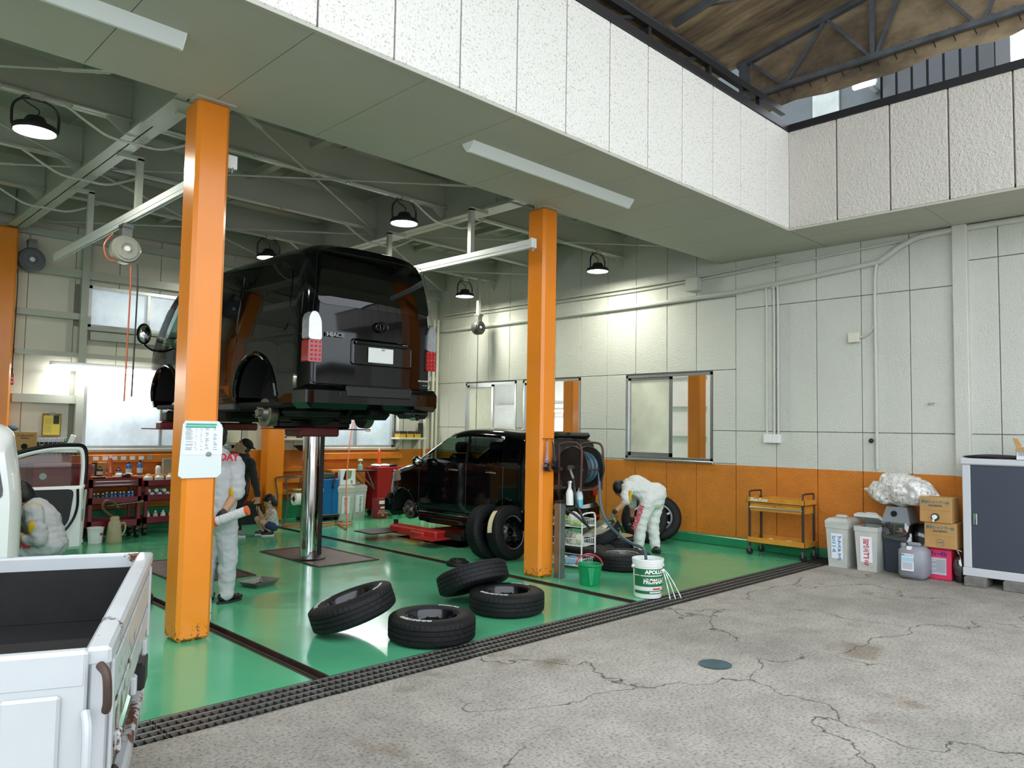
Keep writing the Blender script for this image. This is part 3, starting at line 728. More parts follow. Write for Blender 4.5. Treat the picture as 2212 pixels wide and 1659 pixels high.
# ------------------------------------------------------------------ vehicles
MPB = mat('black_car_paint', '040508', .06, spec=.3, coat=.3)
MPW = mat('white_car_paint', 'e9ece9', .18, coat=.8)
MPT = mat('black_plastic', '161718', .5)
MTINT = mat('dark_tinted_glass', '030405', .02, spec=.6)
MTRIM = mat('window_trim', '0b0b0c', .3)
def m_glass(name, col, a):
    t = NT(name); b = t.b; tr = t.n('ShaderNodeBsdfTransparent'); tr.inputs[0].default_value = (*lin(col), 1)
    gl = t.n('ShaderNodeBsdfGlossy'); gl.inputs['Roughness'].default_value = .02
    mx = t.n('ShaderNodeMixShader'); fr = t.n('ShaderNodeFresnel'); fr.inputs[0].default_value = 1.5
    f = t.math('ADD', fr.outputs[0], a, True); t.l(f, mx.inputs[0]); t.l(tr.outputs[0], mx.inputs[1]); t.l(gl.outputs[0], mx.inputs[2]); t.l(mx.outputs[0], t.o.inputs[0]); return t.m
MGLS = m_glass('clear_car_glass', 'a8bdb4', .02); MGLD = m_glass('smoked_car_glass', '55605c', .04)
MRED = mat('red_lens', '8c0a12', .12, coat=.6, emit='a00c14', es=.05); MCLR = mat('clear_lens', 'b9bcc4', .08, .6, vary=.2, vscale=18)
MIRON = mat('greasy_iron', '231f1c', .55, .5, vary=.4, vscale=12); MDISC = mat('brake_disc', '7d7872', .35, .8, vary=.25, vscale=20)
def interp(pts, y):
    if y <= pts[0][0]: return pts[0][1]
    for (a, va), (b, vb) in zip(pts, pts[1:]):
        if y <= b:
            t = (y-a)/(b-a); return va+(vb-va)*t
    return pts[-1][1]
def sinterp(pts, y):        # smooth
    if y <= pts[0][0]: return pts[0][1]
    n = len(pts)
    for i in range(n-1):
        a, va = pts[i]; b, vb = pts[i+1]
        if y <= b:
            t = (y-a)/(b-a)
            m0 = (vb-pts[i-1][1])/(b-pts[i-1][0]) if i > 0 else (vb-va)/(b-a)
            m1 = (pts[i+2][1]-va)/(pts[i+2][0]-a) if i+2 < n else (vb-va)/(b-a)
            h = b-a; t2 = t*t; t3 = t2*t
            return (2*t3-3*t2+1)*va+(t3-2*t2+t)*h*m0+(-2*t3+3*t2)*vb+(t3-t2)*h*m1
    return pts[-1][1]
def housing(parent,sg,x,yc,zc,r,dep):
    P=[(yc+r*cos(a),zc+r*sin(a)) for a in [pi*k/20 for k in range(21)]]+[(yc-r,zc-.1),(yc+r,zc-.1)]; n=len(P); vs=[(sg*x,y,z) for y,z in P]+[(sg*(x-dep),y,z) for y,z in P]
    MB().add(vs,[(i,i+1,n+i+1,n+i) for i in range(20)]+[tuple(range(n,2*n))]).build('wheel_housing',MDARK,parent)
class Car:
    def __init__(s, L, hw, zt, sill, arches, belt, tumble, lean, rear_round=.1, front_round=.6, front_in=.25, shoulder=.15, crown=.03, rake=1.0):
        s.__dict__.update(locals())
    def ztop(s, y): return sinterp(s.zt, y)
    def zbot(s, y):
        z = s.sill
        for yc, zc, r in s.arches:
            if abs(y-yc) < r: z = max(z, zc+sqrt(max(0, r*r-(y-yc)**2)))
        return z
    def side(s, y, z):
        h = s.hw
        if z > s.belt: h -= s.tumble*((z-s.belt)/(1.0))**1.25
        if z < s.sill+.25: h -= .04*((s.sill+.25-z)/.25)**2
        if y < s.rear_round: h -= s.rear_round*.55*(1-y/s.rear_round)**2
        f = s.L-s.front_round
        if y > f: h -= s.front_in*((y-f)/s.front_round)**2.2
        return max(h, .05)
    def sheer(s, x, y, z):
        yy = y
        k = max(0, 1-y/.9)
        if z > s.belt: yy += s.lean*((z-s.belt)/.9)**2.2*k
        yy -= s.crown*(1-(x/s.hw)**2)*max(0, 1-y/.5)
        fr = s.L-s.front_round
        if y > fr: yy += .12*(1-(x/s.hw)**2)*((y-fr)/s.front_round)
        return yy
    def section(s, y, ns=20, nr=10):
        zb, zt = s.zbot(y), s.ztop(y); sh = min(s.shoulder, (zt-zb)*.45); zs = zt-sh
        P = [(s.side(y, zb+(zs-zb)*i/ns), zb+(zs-zb)*i/ns) for i in range(ns+1)]
        hx = P[-1][0]
        for i in range(1, nr+1):
            a = pi/2*i/nr; e = .55
            P.append((hx*cos(a)**e if i < nr else 0, zs+sh*sin(a)**.75))
        return P
    def shell(s, ys, mask=None, ns=20, nr=10):
        mb = MB(); rows = []
        for y in ys:
            P = s.section(y, ns, nr); row = [(x, s.sheer(x, y, z), z) for x, z in P]
            row = row+[(-x, yy, z) for x, yy, z in reversed(row[:-1])]
            rows.append(row)
        n = len(rows[0]); vs = [p for r in rows for p in r]; fs = []
        for i in range(len(rows)-1):
            for j in range(n-1):
                q = (i*n+j, i*n+j+1, (i+1)*n+j+1, (i+1)*n+j)
                c = [sum(vs[k][d] for k in q)/4 for d in range(3)]
                if mask and mask(c, (ys[i]+ys[i+1])/2): continue
                fs.append(q)
        mb.add(vs, fs)
        for ri, sgn in ((0, 1), (len(rows)-1, -1)):          # end caps as grids
            r = rows[ri]; h = len(r)//2; g = []
            y = ys[ri]
            for j in range(h+1):
                a, b = r[j], r[n-1-j]; g.append([])
                for k in range(9):
                    t = k/8; x = a[0]+(b[0]-a[0])*t; g[-1].append((x, s.sheer(x, y, a[2]), a[2]))
            vv = [p for q in g for p in q]
            mb.add(vv, [(j*9+k, j*9+k+1, j*9+10+k, j*9+9+k) for j in range(h) for k in range(8)])
        return mb
def patch(poly, fn, rings=5, off=.0, thick=.006):
    cx = sum(p[0] for p in poly)/len(poly); cy = sum(p[1] for p in poly)/len(poly); n = len(poly); vs = []; fs = []
    for r in range(rings+1):
        t = (r+.0001)/rings
        for p in poly: vs.append(fn(cx+(p[0]-cx)*t, cy+(p[1]-cy)*t, off))
    for p in poly: vs.append(fn(p[0], p[1], off-thick))
    for r in range(rings+1): fs += [(r*n+i, r*n+(i+1) % n, (r+1)*n+(i+1) % n, (r+1)*n+i) for i in range(n)]
    fs.append(tuple(range(n)))
    return MB().add(vs, fs)
def rpoly(P, r=.04, n=3):       # round the corners of a polygon
    out = []
    for i in range(len(P)):
        a, b, c = (Vector(P[i-1]), Vector(P[i]), Vector(P[(i+1) % len(P)]))
        u = (a-b); v = (c-b); d = min(r, u.length*.45, v.length*.45); p = b+u.normalized()*d; q = b+v.normalized()*d
        for k in range(n+1):
            t = k/n; out.append(tuple((1-t)**2*p+2*t*(1-t)*b+t*t*q))
    # densify long edges
    dn = []
    for i in range(len(out)):
        a = Vector(out[i]); b = Vector(out[(i+1) % len(out)]); m = max(1, int((b-a).length/.12))
        dn += [tuple(a.lerp(b, k/m)) for k in range(m)]
    return dn
def hub(parent, x, y, z, s, r=.13, m=MDISC):
    mb = MB(); R = RY(pi/2*s)
    o = MB().lathe([(.0,-.1),(r*1.05,-.1),(r*1.1,-.02),(r*1.1,0),(r*.75,.005),(r*.6,.03),(r*.55,.05),(r*.3,.055),(r*.28,.09),(0,.09)], 20).xf(TR(x,y,z) @ R).build('brake_hub', m, parent)
    st = MB()
    for k in range(5): a = 2*pi*k/5; st.cyl((r*.42*cos(a),r*.42*sin(a),.05),(r*.42*cos(a),r*.42*sin(a),.085),.008,n=6)
    st.xf(TR(x,y,z) @ R); st.build('wheel_studs', MCHR, o)['kind'] = 'stuff'
# ---- lifted van
VZ = 1.53
van = Car(4.92, .845, [(0,2.06),(.15,2.1),(.6,2.12),(3.3,2.1),(3.75,2.0),(4.0,1.80),(4.35,1.38),(4.6,1.10),(4.78,.98),(4.92,.80)], .34,
          [(1.16,.42,.47),(3.83,.42,.47)], 1.08, .115, .12, .2, .75, .3, .21, .04)
VT = thing('van', 'glossy black van without wheels raised on the chrome lift post', 'van', (4.82, 7.06, VZ))
ys = [0,.03,.07,.12,.2,.3,.45,.6]+[.69+.047*k for k in range(1,20)]+[1.7+.12*k for k in range(14)]+[3.36+.047*k for k in range(20)]+[4.33+.07*k for k in range(8)]+[4.88,4.92]
ys = sorted(set(round(y,4) for y in ys))
cabw = [(3.12,1.14),(4.32,1.14),(3.98,1.70),(3.12,1.78)]
def inpoly(p, P):
    c = False; j = len(P)-1
    for i in range(len(P)):
        if ((P[i][1] > p[1]) != (P[j][1] > p[1])) and (p[0] < (P[j][0]-P[i][0])*(p[1]-P[i][1])/(P[j][1]-P[i][1])+P[i][0]): c = not c
        j = i
    return c
ws = lambda c, y: 3.98 < y < 4.58 and abs(c[0]) < .66 and c[2] > van.ztop(y)-.1
van.shell(ys, lambda c, y: (abs(c[0]) > .55 and inpoly((c[1], c[2]), cabw)) or ws(c, y)).build('body', MPB, VT, ang=40)
def vside(sg): return lambda y, z, o: (sg*(van.side(y, z)+o), van.sheer(van.hw, y, z), z)
def vrear(x, z, o): 
    return (x, van.sheer(x, 0, z)-o, z)
for sg in (-1, 1):
    patch(rpoly(cabw, .08), vside(sg), 5, .004).build('cab_window', MGLS, VT)
    for a, b in ((.42,1.62),(1.68,3.02)):
        w = patch(rpoly([(a,1.12),(b,1.12),(b,1.82),(a,1.82)], .09), vside(sg), 5, .006).build('side_window', MTINT, VT)
    # waist line, sliding-door track, arch flares, sill
    MB().tube([vside(sg)(y, 1.06, .004) for y in (.1,.4,.8,1.2,1.6)], .012, 6).build('door_track', MTRIM, VT)
    for yc, zc, r in van.arches:
        MB().tube([vside(sg)(yc+(r+.02)*cos(a), zc+(r+.02)*sin(a), .0) for a in [pi*k/24 for k in range(25)]], .026, 8).build('arch_flare', MPB, VT)
        hub(VT, sg*.7, yc, .24, sg, .15)
        housing(VT,sg,.8,yc,zc,r-.01,.28)
    MB().bbox(sg*.74, 1.66, .26, sg*.835, 3.34, .36, .02).build('side_sill', MPT, VT)
    for y0, y1 in ((1.655,1.66),(3.06,3.066)): MB().tube([vside(sg)(y0, .36+1.5*k/10, .001) for k in range(11)], .004, 4).build('door_seam', MTRIM, VT)
    MB().bbox(sg*.85-.012, 3.0, .98, sg*.85+.03, 3.02+.16, 1.04, .012).build('door_handle', MPB, VT)
    # tail lamp
    def lampfn(u, v, o, sg=sg): return (sg*u, van.sheer(u, 0, v)-o-.004, v)
    ob = MB(); 
    poly = [(.69,.78),(.835,.78),(.835,1.24),(.80,1.29),(.74,1.28),(.70,1.2)]
    tl = patch(rpoly([(.69,.995),(.838,.995),(.838,1.22),(.80,1.29),(.745,1.285),(.70,1.2)], .03), lampfn, 3, .02, .14).build('tail_lamp', MCLR, VT)
    rd = patch(rpoly([(.69,.76),(.838,.76),(.838,.99),(.69,.99)], .015), lampfn, 3, .02, .14).build('red_lens', MRED, tl)
    st = MB()
    for i in range(3):
        for j in range(5): st.ball((sg*(.71+.045*i), van.sheer(.75,0,.85)-.026, .79+.045*j), .012, 8, 5)
    st.build('lens_dots', mat('bright_red', 'b8141c', .2, emit='d0141c', es=.25), tl)['kind'] = 'stuff'
    # mirror
    mr = MB().ball((sg*1.06, 4.08, 1.34), (.1,.06,.15), 14, 10).build('door_mirror', MPB, VT); MB().ball((sg*1.06, 4.045, 1.34), (.082,.03,.125), 14, 8).build('mirror_glass', MCHR, mr)
    MB().tube(smoothpath([(sg*.8,4.12,1.12),(sg*.92,4.14,1.13),(sg*1.04,4.12,1.2),(sg*1.05,4.1,1.3)],4), .018, 6).build('mirror_arm', MPT, mr)
# interior bits of the cab
for sg in (-1, 1):
    MB().bbox(sg*.45-.25,2.75,.7,sg*.45+.25,3.25,.9,.06).build('cab_seat', MPT, VT); MB().bbox(sg*.45-.24,2.72,.9,sg*.45+.24,2.84,1.5,.05).build('seat_back', MPT, VT)
MB().bbox(-.72,4.15,.85,.72,4.5,1.08,.05).build('dashboard', MPT, VT); MB().bbox(-.78,.1,.3,.78,4.3,.36,.02).build('floor_pan', MDARK, VT)
MB().bbox(-.76,2.62,.36,.76,2.68,1.86,.02).build('bulkhead', MDARK, VT)
MB().add([( -.6,3.99,1.79),(.6,3.99,1.79),(.64,4.58,1.13),(-.64,4.58,1.13)],[(0,1,2,3)]).build('windscreen', MGLS, VT)
# tailgate details
patch(rpoly([(-.745,1.38),(.745,1.38),(.70,1.66),(.65,1.95),(-.65,1.95),(-.70,1.66)], .1), vrear, 6, .006).build('rear_window', MTINT, VT)
def seam(pts): return MB().tube([vrear(x, z, .0) for x, z in pts], .005, 4, closed=True)
seam(rpoly([(-.79,.54),(.79,.54),(.8,1.2),(.70,1.98),(-.70,1.98),(-.8,1.2)], .06)).build('tailgate_seam', MTRIM, VT)
pr = patch(rpoly([(-.33,.77),(.46,.77),(.46,1.0),(.4,1.04),(-.33,1.04)], .03), vrear, 4, .006).build('plate_recess', MTINT, VT)
MB().tube([vrear(x, z, .006) for x, z in rpoly([(-.33,.77),(.46,.77),(.46,1.0),(.4,1.04),(-.33,1.04)], .03)], .008, 5, closed=True).build('recess_rim', MPB, pr)
MB().bbox(-.3,van.sheer(0,0,1)-.035,.985,.4,van.sheer(0,0,1)-.0,1.03,.01).build('plate_garnish', MPB, VT)
pl = MB().bbox(-.13,-.062,.80,.2,-.052,.965,.004).build('number_plate', mat('plate_white','eceeec',.5), VT)
lettering('400', .032, FRM((.06,-.064,.945),(1,0,0),(0,0,1)), mat('plate_ink','4a524e',.6), pl)
e = MB(); c = (.03,-.072,1.2)
def ell(rx, rz, cx=0, cz=0, n=28): return [(c[0]+cx+rx*cos(2*pi*k/n), c[1], c[2]+cz+rz*sin(2*pi*k/n)) for k in range(n)]
e.tube(ell(.075,.052), .008, 6, closed=True).tube(ell(.024,.046), .006, 6, closed=True).tube(ell(.05,.02,0,.024), .006, 6, closed=True)
e.build('emblem', mat('dark_chrome','3a3c40',.15,.9), VT)
lettering('HIACE', .06, FRM((-.54,-.05,1.06),(1,0,0),(0,0,1)), mat('badge_chrome','8b8f94',.15,.9), VT, depth=.008, bold=.003, sx=1.25)
lettering('KING BROSSER', .024, FRM((.64,-.05,.635),(1,0,0),(0,0,1)), mat('badge_white','c9ccd0',.3,.4), VT, depth=.003, bold=.001, shear=.2)
lettering('ASV 100C', .016, FRM((.66,-.05,.585),(1,0,0),(0,0,1)), mat('badge_white','c9ccd0',.3,.4), VT, depth=.003)
# rear bumper, spoiler, wiper
bp = MB().bbox(-.86,-.1,.28,.86,.3,.53,.06).build('rear_bumper', MPB, VT)
MB().bbox(-.42,-.112,.40,.44,-.06,.545,.03).build('bumper_step', MPT, bp)
for x in (-.5, .56): MB().cyl((x,-.108,.44),(x,-.09,.44),.014).build('parking_sensor', MPT, bp)
MB().bbox(-.55,.1,1.97,.55,.34,2.035,.025).build('roof_spoiler', MPB, VT); MB().bbox(-.12,.09,1.98,.16,.105,2.0,.004).build('brake_light', MTINT, VT)
MB().beam((.12,.11,1.95),(.46,.1,1.92),.008).build('rear_wiper', MPT, VT)
# underside
MB().cyl((-.7,1.16,.24),(.7,1.16,.24),.055).build('rear_axle', MIRON, VT); MB().ball((.0,1.16,.24),(.17,.2,.16),16,10).build('differential', MIRON, VT)
for sg in (-1, 1):
    MB().beam((sg*.42,.1,.33),(sg*.42,4.4,.33),.09,.11).build('frame_rail', MIRON, VT); MB().beam((sg*.5,.55,.22),(sg*.5,1.8,.22),.06,.03).build('leaf_spring', MIRON, VT)
    MB().cyl((sg*.36,1.1,.24),(sg*.3,.7,.5),.03).build('shock_absorber', MIRON, VT)
MB().bbox(.1,1.5,.16,.4,2.5,.32,.06).build('fuel_tank', MIRON, VT); MB().bbox(-.35,2.9,.14,.35,4.1,.34,.05).build('gearbox', MIRON, VT)
MB().tube(smoothpath([(.3,3.2,.2),(.33,2.4,.2),(.48,1.7,.24),(.5,.7,.3),(.55,.25,.26),(.56,-.02,.22)],5), .028, 10).build('exhaust_pipe', MIRON, VT)
MB().bbox(.3,.45,.18,.58,.95,.34,.06).build('silencer', MIRON, VT); MB().lathe([(.036,0),(.036,.12),(.03,.12),(.03,0)],14,cap=False).xf(TR(.56,-.06,.215) @ RX(-pi/2)).build('exhaust_tip', MCHR, VT)
MB().bbox(-.7,.3,.2,-.2,.8,.3,.08).build('spare_wheel', MRUBB, VT)
MB().bbox(.45,.0,.2,.8,.26,.32,.05).build('tow_skirt', MPT, VT)
MB().tube(smoothpath([(-.6,1.0,.2),(-.2,.85,.19),(.2,.7,.19),(.45,.62,.22)],4), .012, 6).build('brake_line', MIRON, VT)
# ---- lift under the van
MLR = mat('lift_red_paint','6d1f20',.45,vary=.3,vscale=6)
LT = thing('vehicle_lift', 'chrome lift post with dark red saddle carrying the van', 'vehicle lift', (4.9, 8.5, 0))
MB().cyl((0,0,.008),(0,0,1.52),.105,n=40).build('chrome_post', MCHR, LT); MB().lathe([(.105,.008),(.2,.008),(.21,.016),(.2,.026),(.105,.026)],36,cap=False).build('floor_collar', MBLK, LT)
MB().bbox(-.27,-.2,1.5,.27,.2,1.62,.02).build('head', MLR, LT); MB().bbox(-.5,-.08,1.6,.5,.08,1.71,.02).build('saddle_beam', MBLK, LT)
for sg in (-1, 1): MB().bbox(sg*.42-.09,-.1,1.66,sg*.42+.09,.1,1.78,.015).build('saddle_pad', MBLK, LT)
MB().box(-.62,-.28,1.585,-.2,.12,1.6).build('tool_tray', MLR, LT); MB().box(.25,-.3,1.585,.66,.1,1.6).build('tool_tray', MLR, LT)
MB().beam((.25,.18,.01),(.25,.18,1.52),.05).build('guide_post', MBLK, LT)
LT2 = thing('vehicle_lift', 'dark red front lift head under the nose of the van', 'vehicle lift', (4.6, 10.85, 0))
MB().cyl((0,0,0),(0,0,1.58),.105,n=32).build('chrome_post', MCHR, LT2); MB().bbox(-.7,-.1,1.55,.7,.1,1.66,.02).build('saddle_beam', MLR, LT2); MB().box(-.85,-.5,1.55,-.3,.2,1.565).build('tool_tray', MLR, LT2)
for sg in (-1, 1): MB().bbox(sg*.55-.08,-.1,1.66,sg*.55+.08,.1,1.8,.02).build('saddle_pad', MIRON, LT2)
# ---- small black car
kei = Car(3.12, .725, [(0,1.50),(.1,1.55),(.3,1.595),(.8,1.625),(1.3,1.62),(1.55,1.575),(1.9,1.40),(2.4,1.13),(2.6,1.08),(2.9,.99),(3.04,.88),(3.12,.72)], .32,
          [(.36,.36,.33),(2.58,.36,.33)], 1.1, .2, .1, .14, .55, .2, .13, .04)
KT = thing('small_car', 'small glossy black hatchback without wheels on the low red lift', 'car', (7.68, 6.78, .02))
ky = sorted(set(round(y,4) for y in [0,.02,.05,.1,.15]+[.03+.033*k for k in range(21)]+[.75+.1*k for k in range(16)]+[2.25+.033*k for k in range(21)]+[2.95,3.0,3.05,3.09,3.12]))
kw = [[(1.2,1.14),(2.22,1.10),(1.62,1.47),(1.2,1.50)],[(.46,1.17),(1.12,1.14),(1.12,1.50),(.46,1.50)],[(.12,1.2),(.38,1.18),(.38,1.49),(.2,1.47)]]
def kmask(c, y):
    if abs(c[0]) > .42 and any(inpoly((c[1], c[2]), w) for w in kw[:2]): return True
    return 1.66 < y < 2.36 and abs(c[0]) < .56 and c[2] > kei.ztop(y)-.09
kei.shell(ky, kmask, 26, 10).build('body', MPB, KT, ang=40)
def kside(sg): return lambda y, z, o: (sg*(kei.side(y, z)+o), kei.sheer(kei.hw, y, z), z)
def krear(x, z, o): return (x, kei.sheer(x, 0, z)-o, z)
for sg in (-1, 1):
    for i, w in enumerate(kw): patch(rpoly(w, .05), kside(sg), 4, .004).build('side_window', (MGLS, MGLD, MTINT)[i], KT)
    for yb in (1.14, 1.165): MB().tube([kside(sg)(yb, 1.13+.38*k/6, .004) for k in range(7)], .014, 5).build('door_pillar', MTRIM, KT)
    for y0 in (.43, 1.16, 2.2): MB().tube([kside(sg)(y0, .38+(.74)*k/10, .001) for k in range(11)], .004, 4).build('door_seam', MTRIM, KT)
    for y0 in (.56, 1.32): MB().tube(smoothpath([kside(sg)(y0, 1.03, .0), kside(sg)(y0+.05, 1.035, .03), kside(sg)(y0+.15, 1.035, .03), kside(sg)(y0+.2, 1.03, .0)],4), .013, 7).build('door_handle', MCHR, KT)
    for yc, zc, r in kei.arches:
        hub(KT, sg*.6, yc, .38, sg, .13); housing(KT,sg,.69,yc,zc,r-.01,.26)
        MB().tube([kside(sg)(yc+(r+.015)*cos(a), zc+(r+.015)*sin(a), .004) for a in [pi*k/20 for k in range(21)]], .014, 6).build('arch_lip', MPB, KT)
    MB().bbox(sg*.6,.72,.26,sg*.715,2.22,.34,.02).build('side_sill', MPB, KT); MB().tube([kside(sg)(y, .4, .006) for y in (.75,1.2,1.7,2.2)], .006, 5).build('sill_trim', MCHR, KT)
    mr = MB().ball((sg*.86, 2.06, 1.13), (.1,.06,.075), 14, 10).build('door_mirror', MPB, KT); MB().ball((sg*.86, 2.03, 1.13), (.085,.04,.06), 12, 8).build('mirror_glass', MCHR, mr)
    MB().bbox(sg*.76-.03,2.03,1.06,sg*.76+.05,2.1,1.12,.01).build('mirror_arm', MPT, mr)
    patch(rpoly([(2.62,.82),(2.98,.78),(3.0,.9),(2.7,1.0)], .05), kside(sg), 3, .012).build('head_lamp', MCLR, KT)
    def tlf(u, v, o, sg=sg): return (sg*u, kei.sheer(u,0,v)-o, v)
    patch(rpoly([(.56,.72),(.67,.72),(.66,1.25),(.6,1.25)], .03), tlf, 3, .02, .08).build('tail_lamp', MRED, KT)
    for y0 in (1.0, 1.75): 
        MB().bbox(sg*.34-.22,y0-.05,.55,sg*.34+.22,y0+.42,.75,.06).build('seat', MPT, KT); MB().bbox(sg*.34-.21,y0-.12,.75,sg*.34+.21,y0+.02,1.25,.05).build('seat_back', MPT, KT); MB().bbox(sg*.34-.12,y0-.1,1.26,sg*.34+.12,y0-.0,1.42,.04).build('headrest', MPT, KT)
MB().lathe([(.165,-.012),(.18,0),(.165,.012),(.15,0)],24,closed=True).xf(TR(.34,2.12,1.0) @ RX(radians(65))).build('steering_wheel', MPT, KT)
MB().bbox(-.62,2.2,.8,.62,2.5,1.04,.05).build('dashboard', MPT, KT); MB().bbox(-.62,.1,.36,.62,2.5,.42,.02).build('floor_pan', MDARK, KT)
MB().add([(-.5,1.66,1.545),(.5,1.66,1.545),(.56,2.38,1.15),(-.56,2.38,1.15)],[(0,1,2,3)]).build('windscreen', MGLS, KT)
patch(rpoly([(-.56,1.06),(.56,1.06),(.52,1.46),(-.52,1.46)], .06), krear, 5, .006).build('rear_window', MTINT, KT)
MB().bbox(-.55,-.0,1.5,.55,.25,1.58,.03).build('roof_spoiler', MPB, KT); MB().bbox(-.72,-.07,.3,.72,.25,.62,.06).build('rear_bumper', MPB, KT)
for sg in (-1, 1): MB().bbox(sg*.6-.07,-.078,.42,sg*.6+.07,-.06,.455,.008).build('reflector', MRED, KT)
MB().bbox(-.7,2.9,.26,.7,3.16,.6,.08).build('front_bumper', MPB, KT)
lettering('ASPE', .05, FRM((.5,-.04,.82),(1,0,0),(0,0,1)), mat('badge_chrome','8b8f94',.15,.9), KT, depth=.006, shear=.3)
MB().bbox(-.5,.4,.2,.5,2.4,.33,.05).build('underbody', MIRON, KT)
# low lift
LK = thing('vehicle_lift', 'low bright red lift head under the small black car', 'vehicle lift', (7.6, 8.7, 0))
MB().cyl((0,0,-.38),(0,0,.06),.11,n=30).build('chrome_post', MCHR, LK)
MLR2 = mat('bright_lift_red','b02a26',.4,vary=.25,vscale=7)
MB().bbox(-.9,-.16,.05,.5,.16,.17,.02).build('cross_beam', MLR2, LK); MB().bbox(-.86,-.4,.08,-.66,.7,.2,.02).build('side_arm', MLR2, LK)
MB().bbox(.5,-.4,.08,.7,.7,.2,.02).build('side_arm', MLR2, LK)
MB().box(-1.05,-.55,.1,-.4,-.1,.115).build('tool_tray', MLR2, LK); MB().box(-1.3,.5,.1,-.7,.95,.115).build('tool_tray', MIRON, LK)
for x, y in ((-.66,-.75),(-.66,.8),(.66,-.75),(.66,.8)):
    MB().beam((x,y*.5,.14),(x,y,.14),.1,.08).build('swing_arm', MBLK, LK); MB().cyl((x,y,.16),(x,y,.245),.035).build('lift_pad', MIRON, LK)
# ---- white car with open door
wc = Car(3.4, .735, [(0,1.52),(.1,1.6),(.3,1.65),(1,1.68),(2,1.66),(2.3,1.6),(2.8,1.15),(3.2,1.0),(3.4,.8)], .27, [(.42,.3,.33),(2.75,.3,.33)], 1.02, .16, .12, .22, .6, .22, .14, .05)
WT = thing('white_car', 'white hatchback at the left edge with its driver door swung open', 'car', (.70, 6.45, 0))
wy = sorted(set(round(y,4) for y in [0,.02,.05,.1,.15,.2]+[.09+.033*k for k in range(21)]+[.8+.1*k for k in range(16)]+[2.42+.033*k for k in range(21)]+[3.15,3.25,3.35,3.4]))
dw = [(1.32,.33),(2.3,.33),(2.36,.9),(2.2,1.06),(1.9,1.5),(1.32,1.54)]
wc.shell(wy, lambda c, y: c[0] > .5 and inpoly((c[1], c[2]), dw), 26, 10).build('body', MPW, WT, ang=40)
wsd = lambda sg: (lambda y, z, o: (sg*(wc.side(y,z)+o), wc.sheer(wc.hw,y,z), z))
for sg in (-1, 1):
    patch(rpoly([(.5,1.08),(1.22,1.06),(1.22,1.5),(.5,1.5)], .06), wsd(sg), 4, .005).build('side_window', MTINT, WT)
    patch(rpoly([(.16,1.1),(.42,1.09),(.42,1.48),(.22,1.46)], .07), wsd(sg), 3, .005).build('quarter_window', MTINT, WT)
    MB().tube(smoothpath([wsd(sg)(.62,.98,0), wsd(sg)(.66,.985,.03), wsd(sg)(.78,.985,.03), wsd(sg)(.82,.98,0)],4), .014, 7).build('door_handle', MPW, WT)
    MB().tube([wsd(sg)(.46+.04*sin(k/3), .45+.6*k/10, .001) for k in range(11)], .004, 4).build('door_seam', MTRIM, WT)
    MB().tube([wsd(sg)(.46-.25*sin(k/10*1.4), .45-.1*k/10+.0*k, .001) for k in range(11)], .004, 4).build('panel_seam', MTRIM, WT)
    for yc, zc, r in wc.arches:
        w = MB().lathe([(.19,-.085),(.27,-.075),(.285,-.03),(.285,.03),(.27,.075),(.19,.085)],28,cap=False).xf(TR(sg*.62,yc,.285) @ RY(pi/2*sg)).build('wheel', MRUBB, WT)
        MB().lathe([(0,.03),(.17,.05),(.195,.07),(.195,-.05)],24,cap=False).xf(TR(sg*.62,yc,.285) @ RY(pi/2*sg)).build('rim', MALU, w)
    MB().bbox(sg*.2,-.085,.4,sg*.4,-.06,.46,.008).build('tail_lamp', MRED, WT)
patch(rpoly([(-.58,1.06),(.58,1.06),(.5,1.5),(-.5,1.5)], .08), lambda x, z, o: (x, wc.sheer(x,0,z)-o, z), 4, .006).build('rear_window', MTINT, WT)
MB().bbox(-.73,-.07,.27,.73,.25,.6,.07).build('rear_bumper', MPW, WT); MB().bbox(-.62,.1,.3,.62,2.5,.36,.02).build('floor_pan', MPT, WT)
MB().bbox(.1,1.4,.4,.6,1.9,.62,.05).build('seat', MPT, WT); MB().bbox(.1,1.32,.62,.6,1.44,1.2,.05).build('seat_back', MPT, WT)
# the open door: plane almost square to the car side, hinge at its front edge
DR = MB().bbox(0,-.09,.34,1.0,-.01,.98,.03).build('open_door', MPW, WT, (.72,2.28,0), (0,0,radians(2)))
DO = lambda x, z, o: (x, -.1-o, z)
patch(rpoly([(.05,.36),(.62,.36),(.86,.62),(.9,.95),(.05,.96)], .06), lambda x,z,o: (x,-.092-o,z), 3, .012).build('door_trim', MPT, DR)
MB().bbox(.2,-.16,.58,.75,-.09,.66,.025).build('arm_rest', MPT, DR)
fr = MB(); path = smoothpath([(.0,-.05,1.0),(.12,-.05,1.14),(.35,-.05,1.27),(.62,-.05,1.345),(.86,-.05,1.36),(.96,-.05,1.34),(.99,-.05,1.2),(.985,-.05,.96)],5)
fr.tube(path, .026, 8).build('window_frame', MPW, DR)
MB().tube([(p[0]*1.02-.0,p[1]-.01,p[2]+.034) for p in path], .022, 7).build('door_seal', MTRIM, DR)
MB().tube(smoothpath([(.93,-.1,.95),(.93,-.1,.75),(.86,-.1,.58),(.66,-.1,.36)],5), .013, 6).build('rubber_seal', MTRIM, DR)
MB().bbox(.975,-.075,.62,1.004,-.03,.74,.006).build('door_latch', MGALV, DR)
MB().add([(.05,-.04,1.0),(.95,-.04,.98),(.96,-.04,1.3),(.6,-.04,1.31),(.3,-.04,1.22)],[(0,1,2,3,4)]).build('door_glass', MGLS, DR)
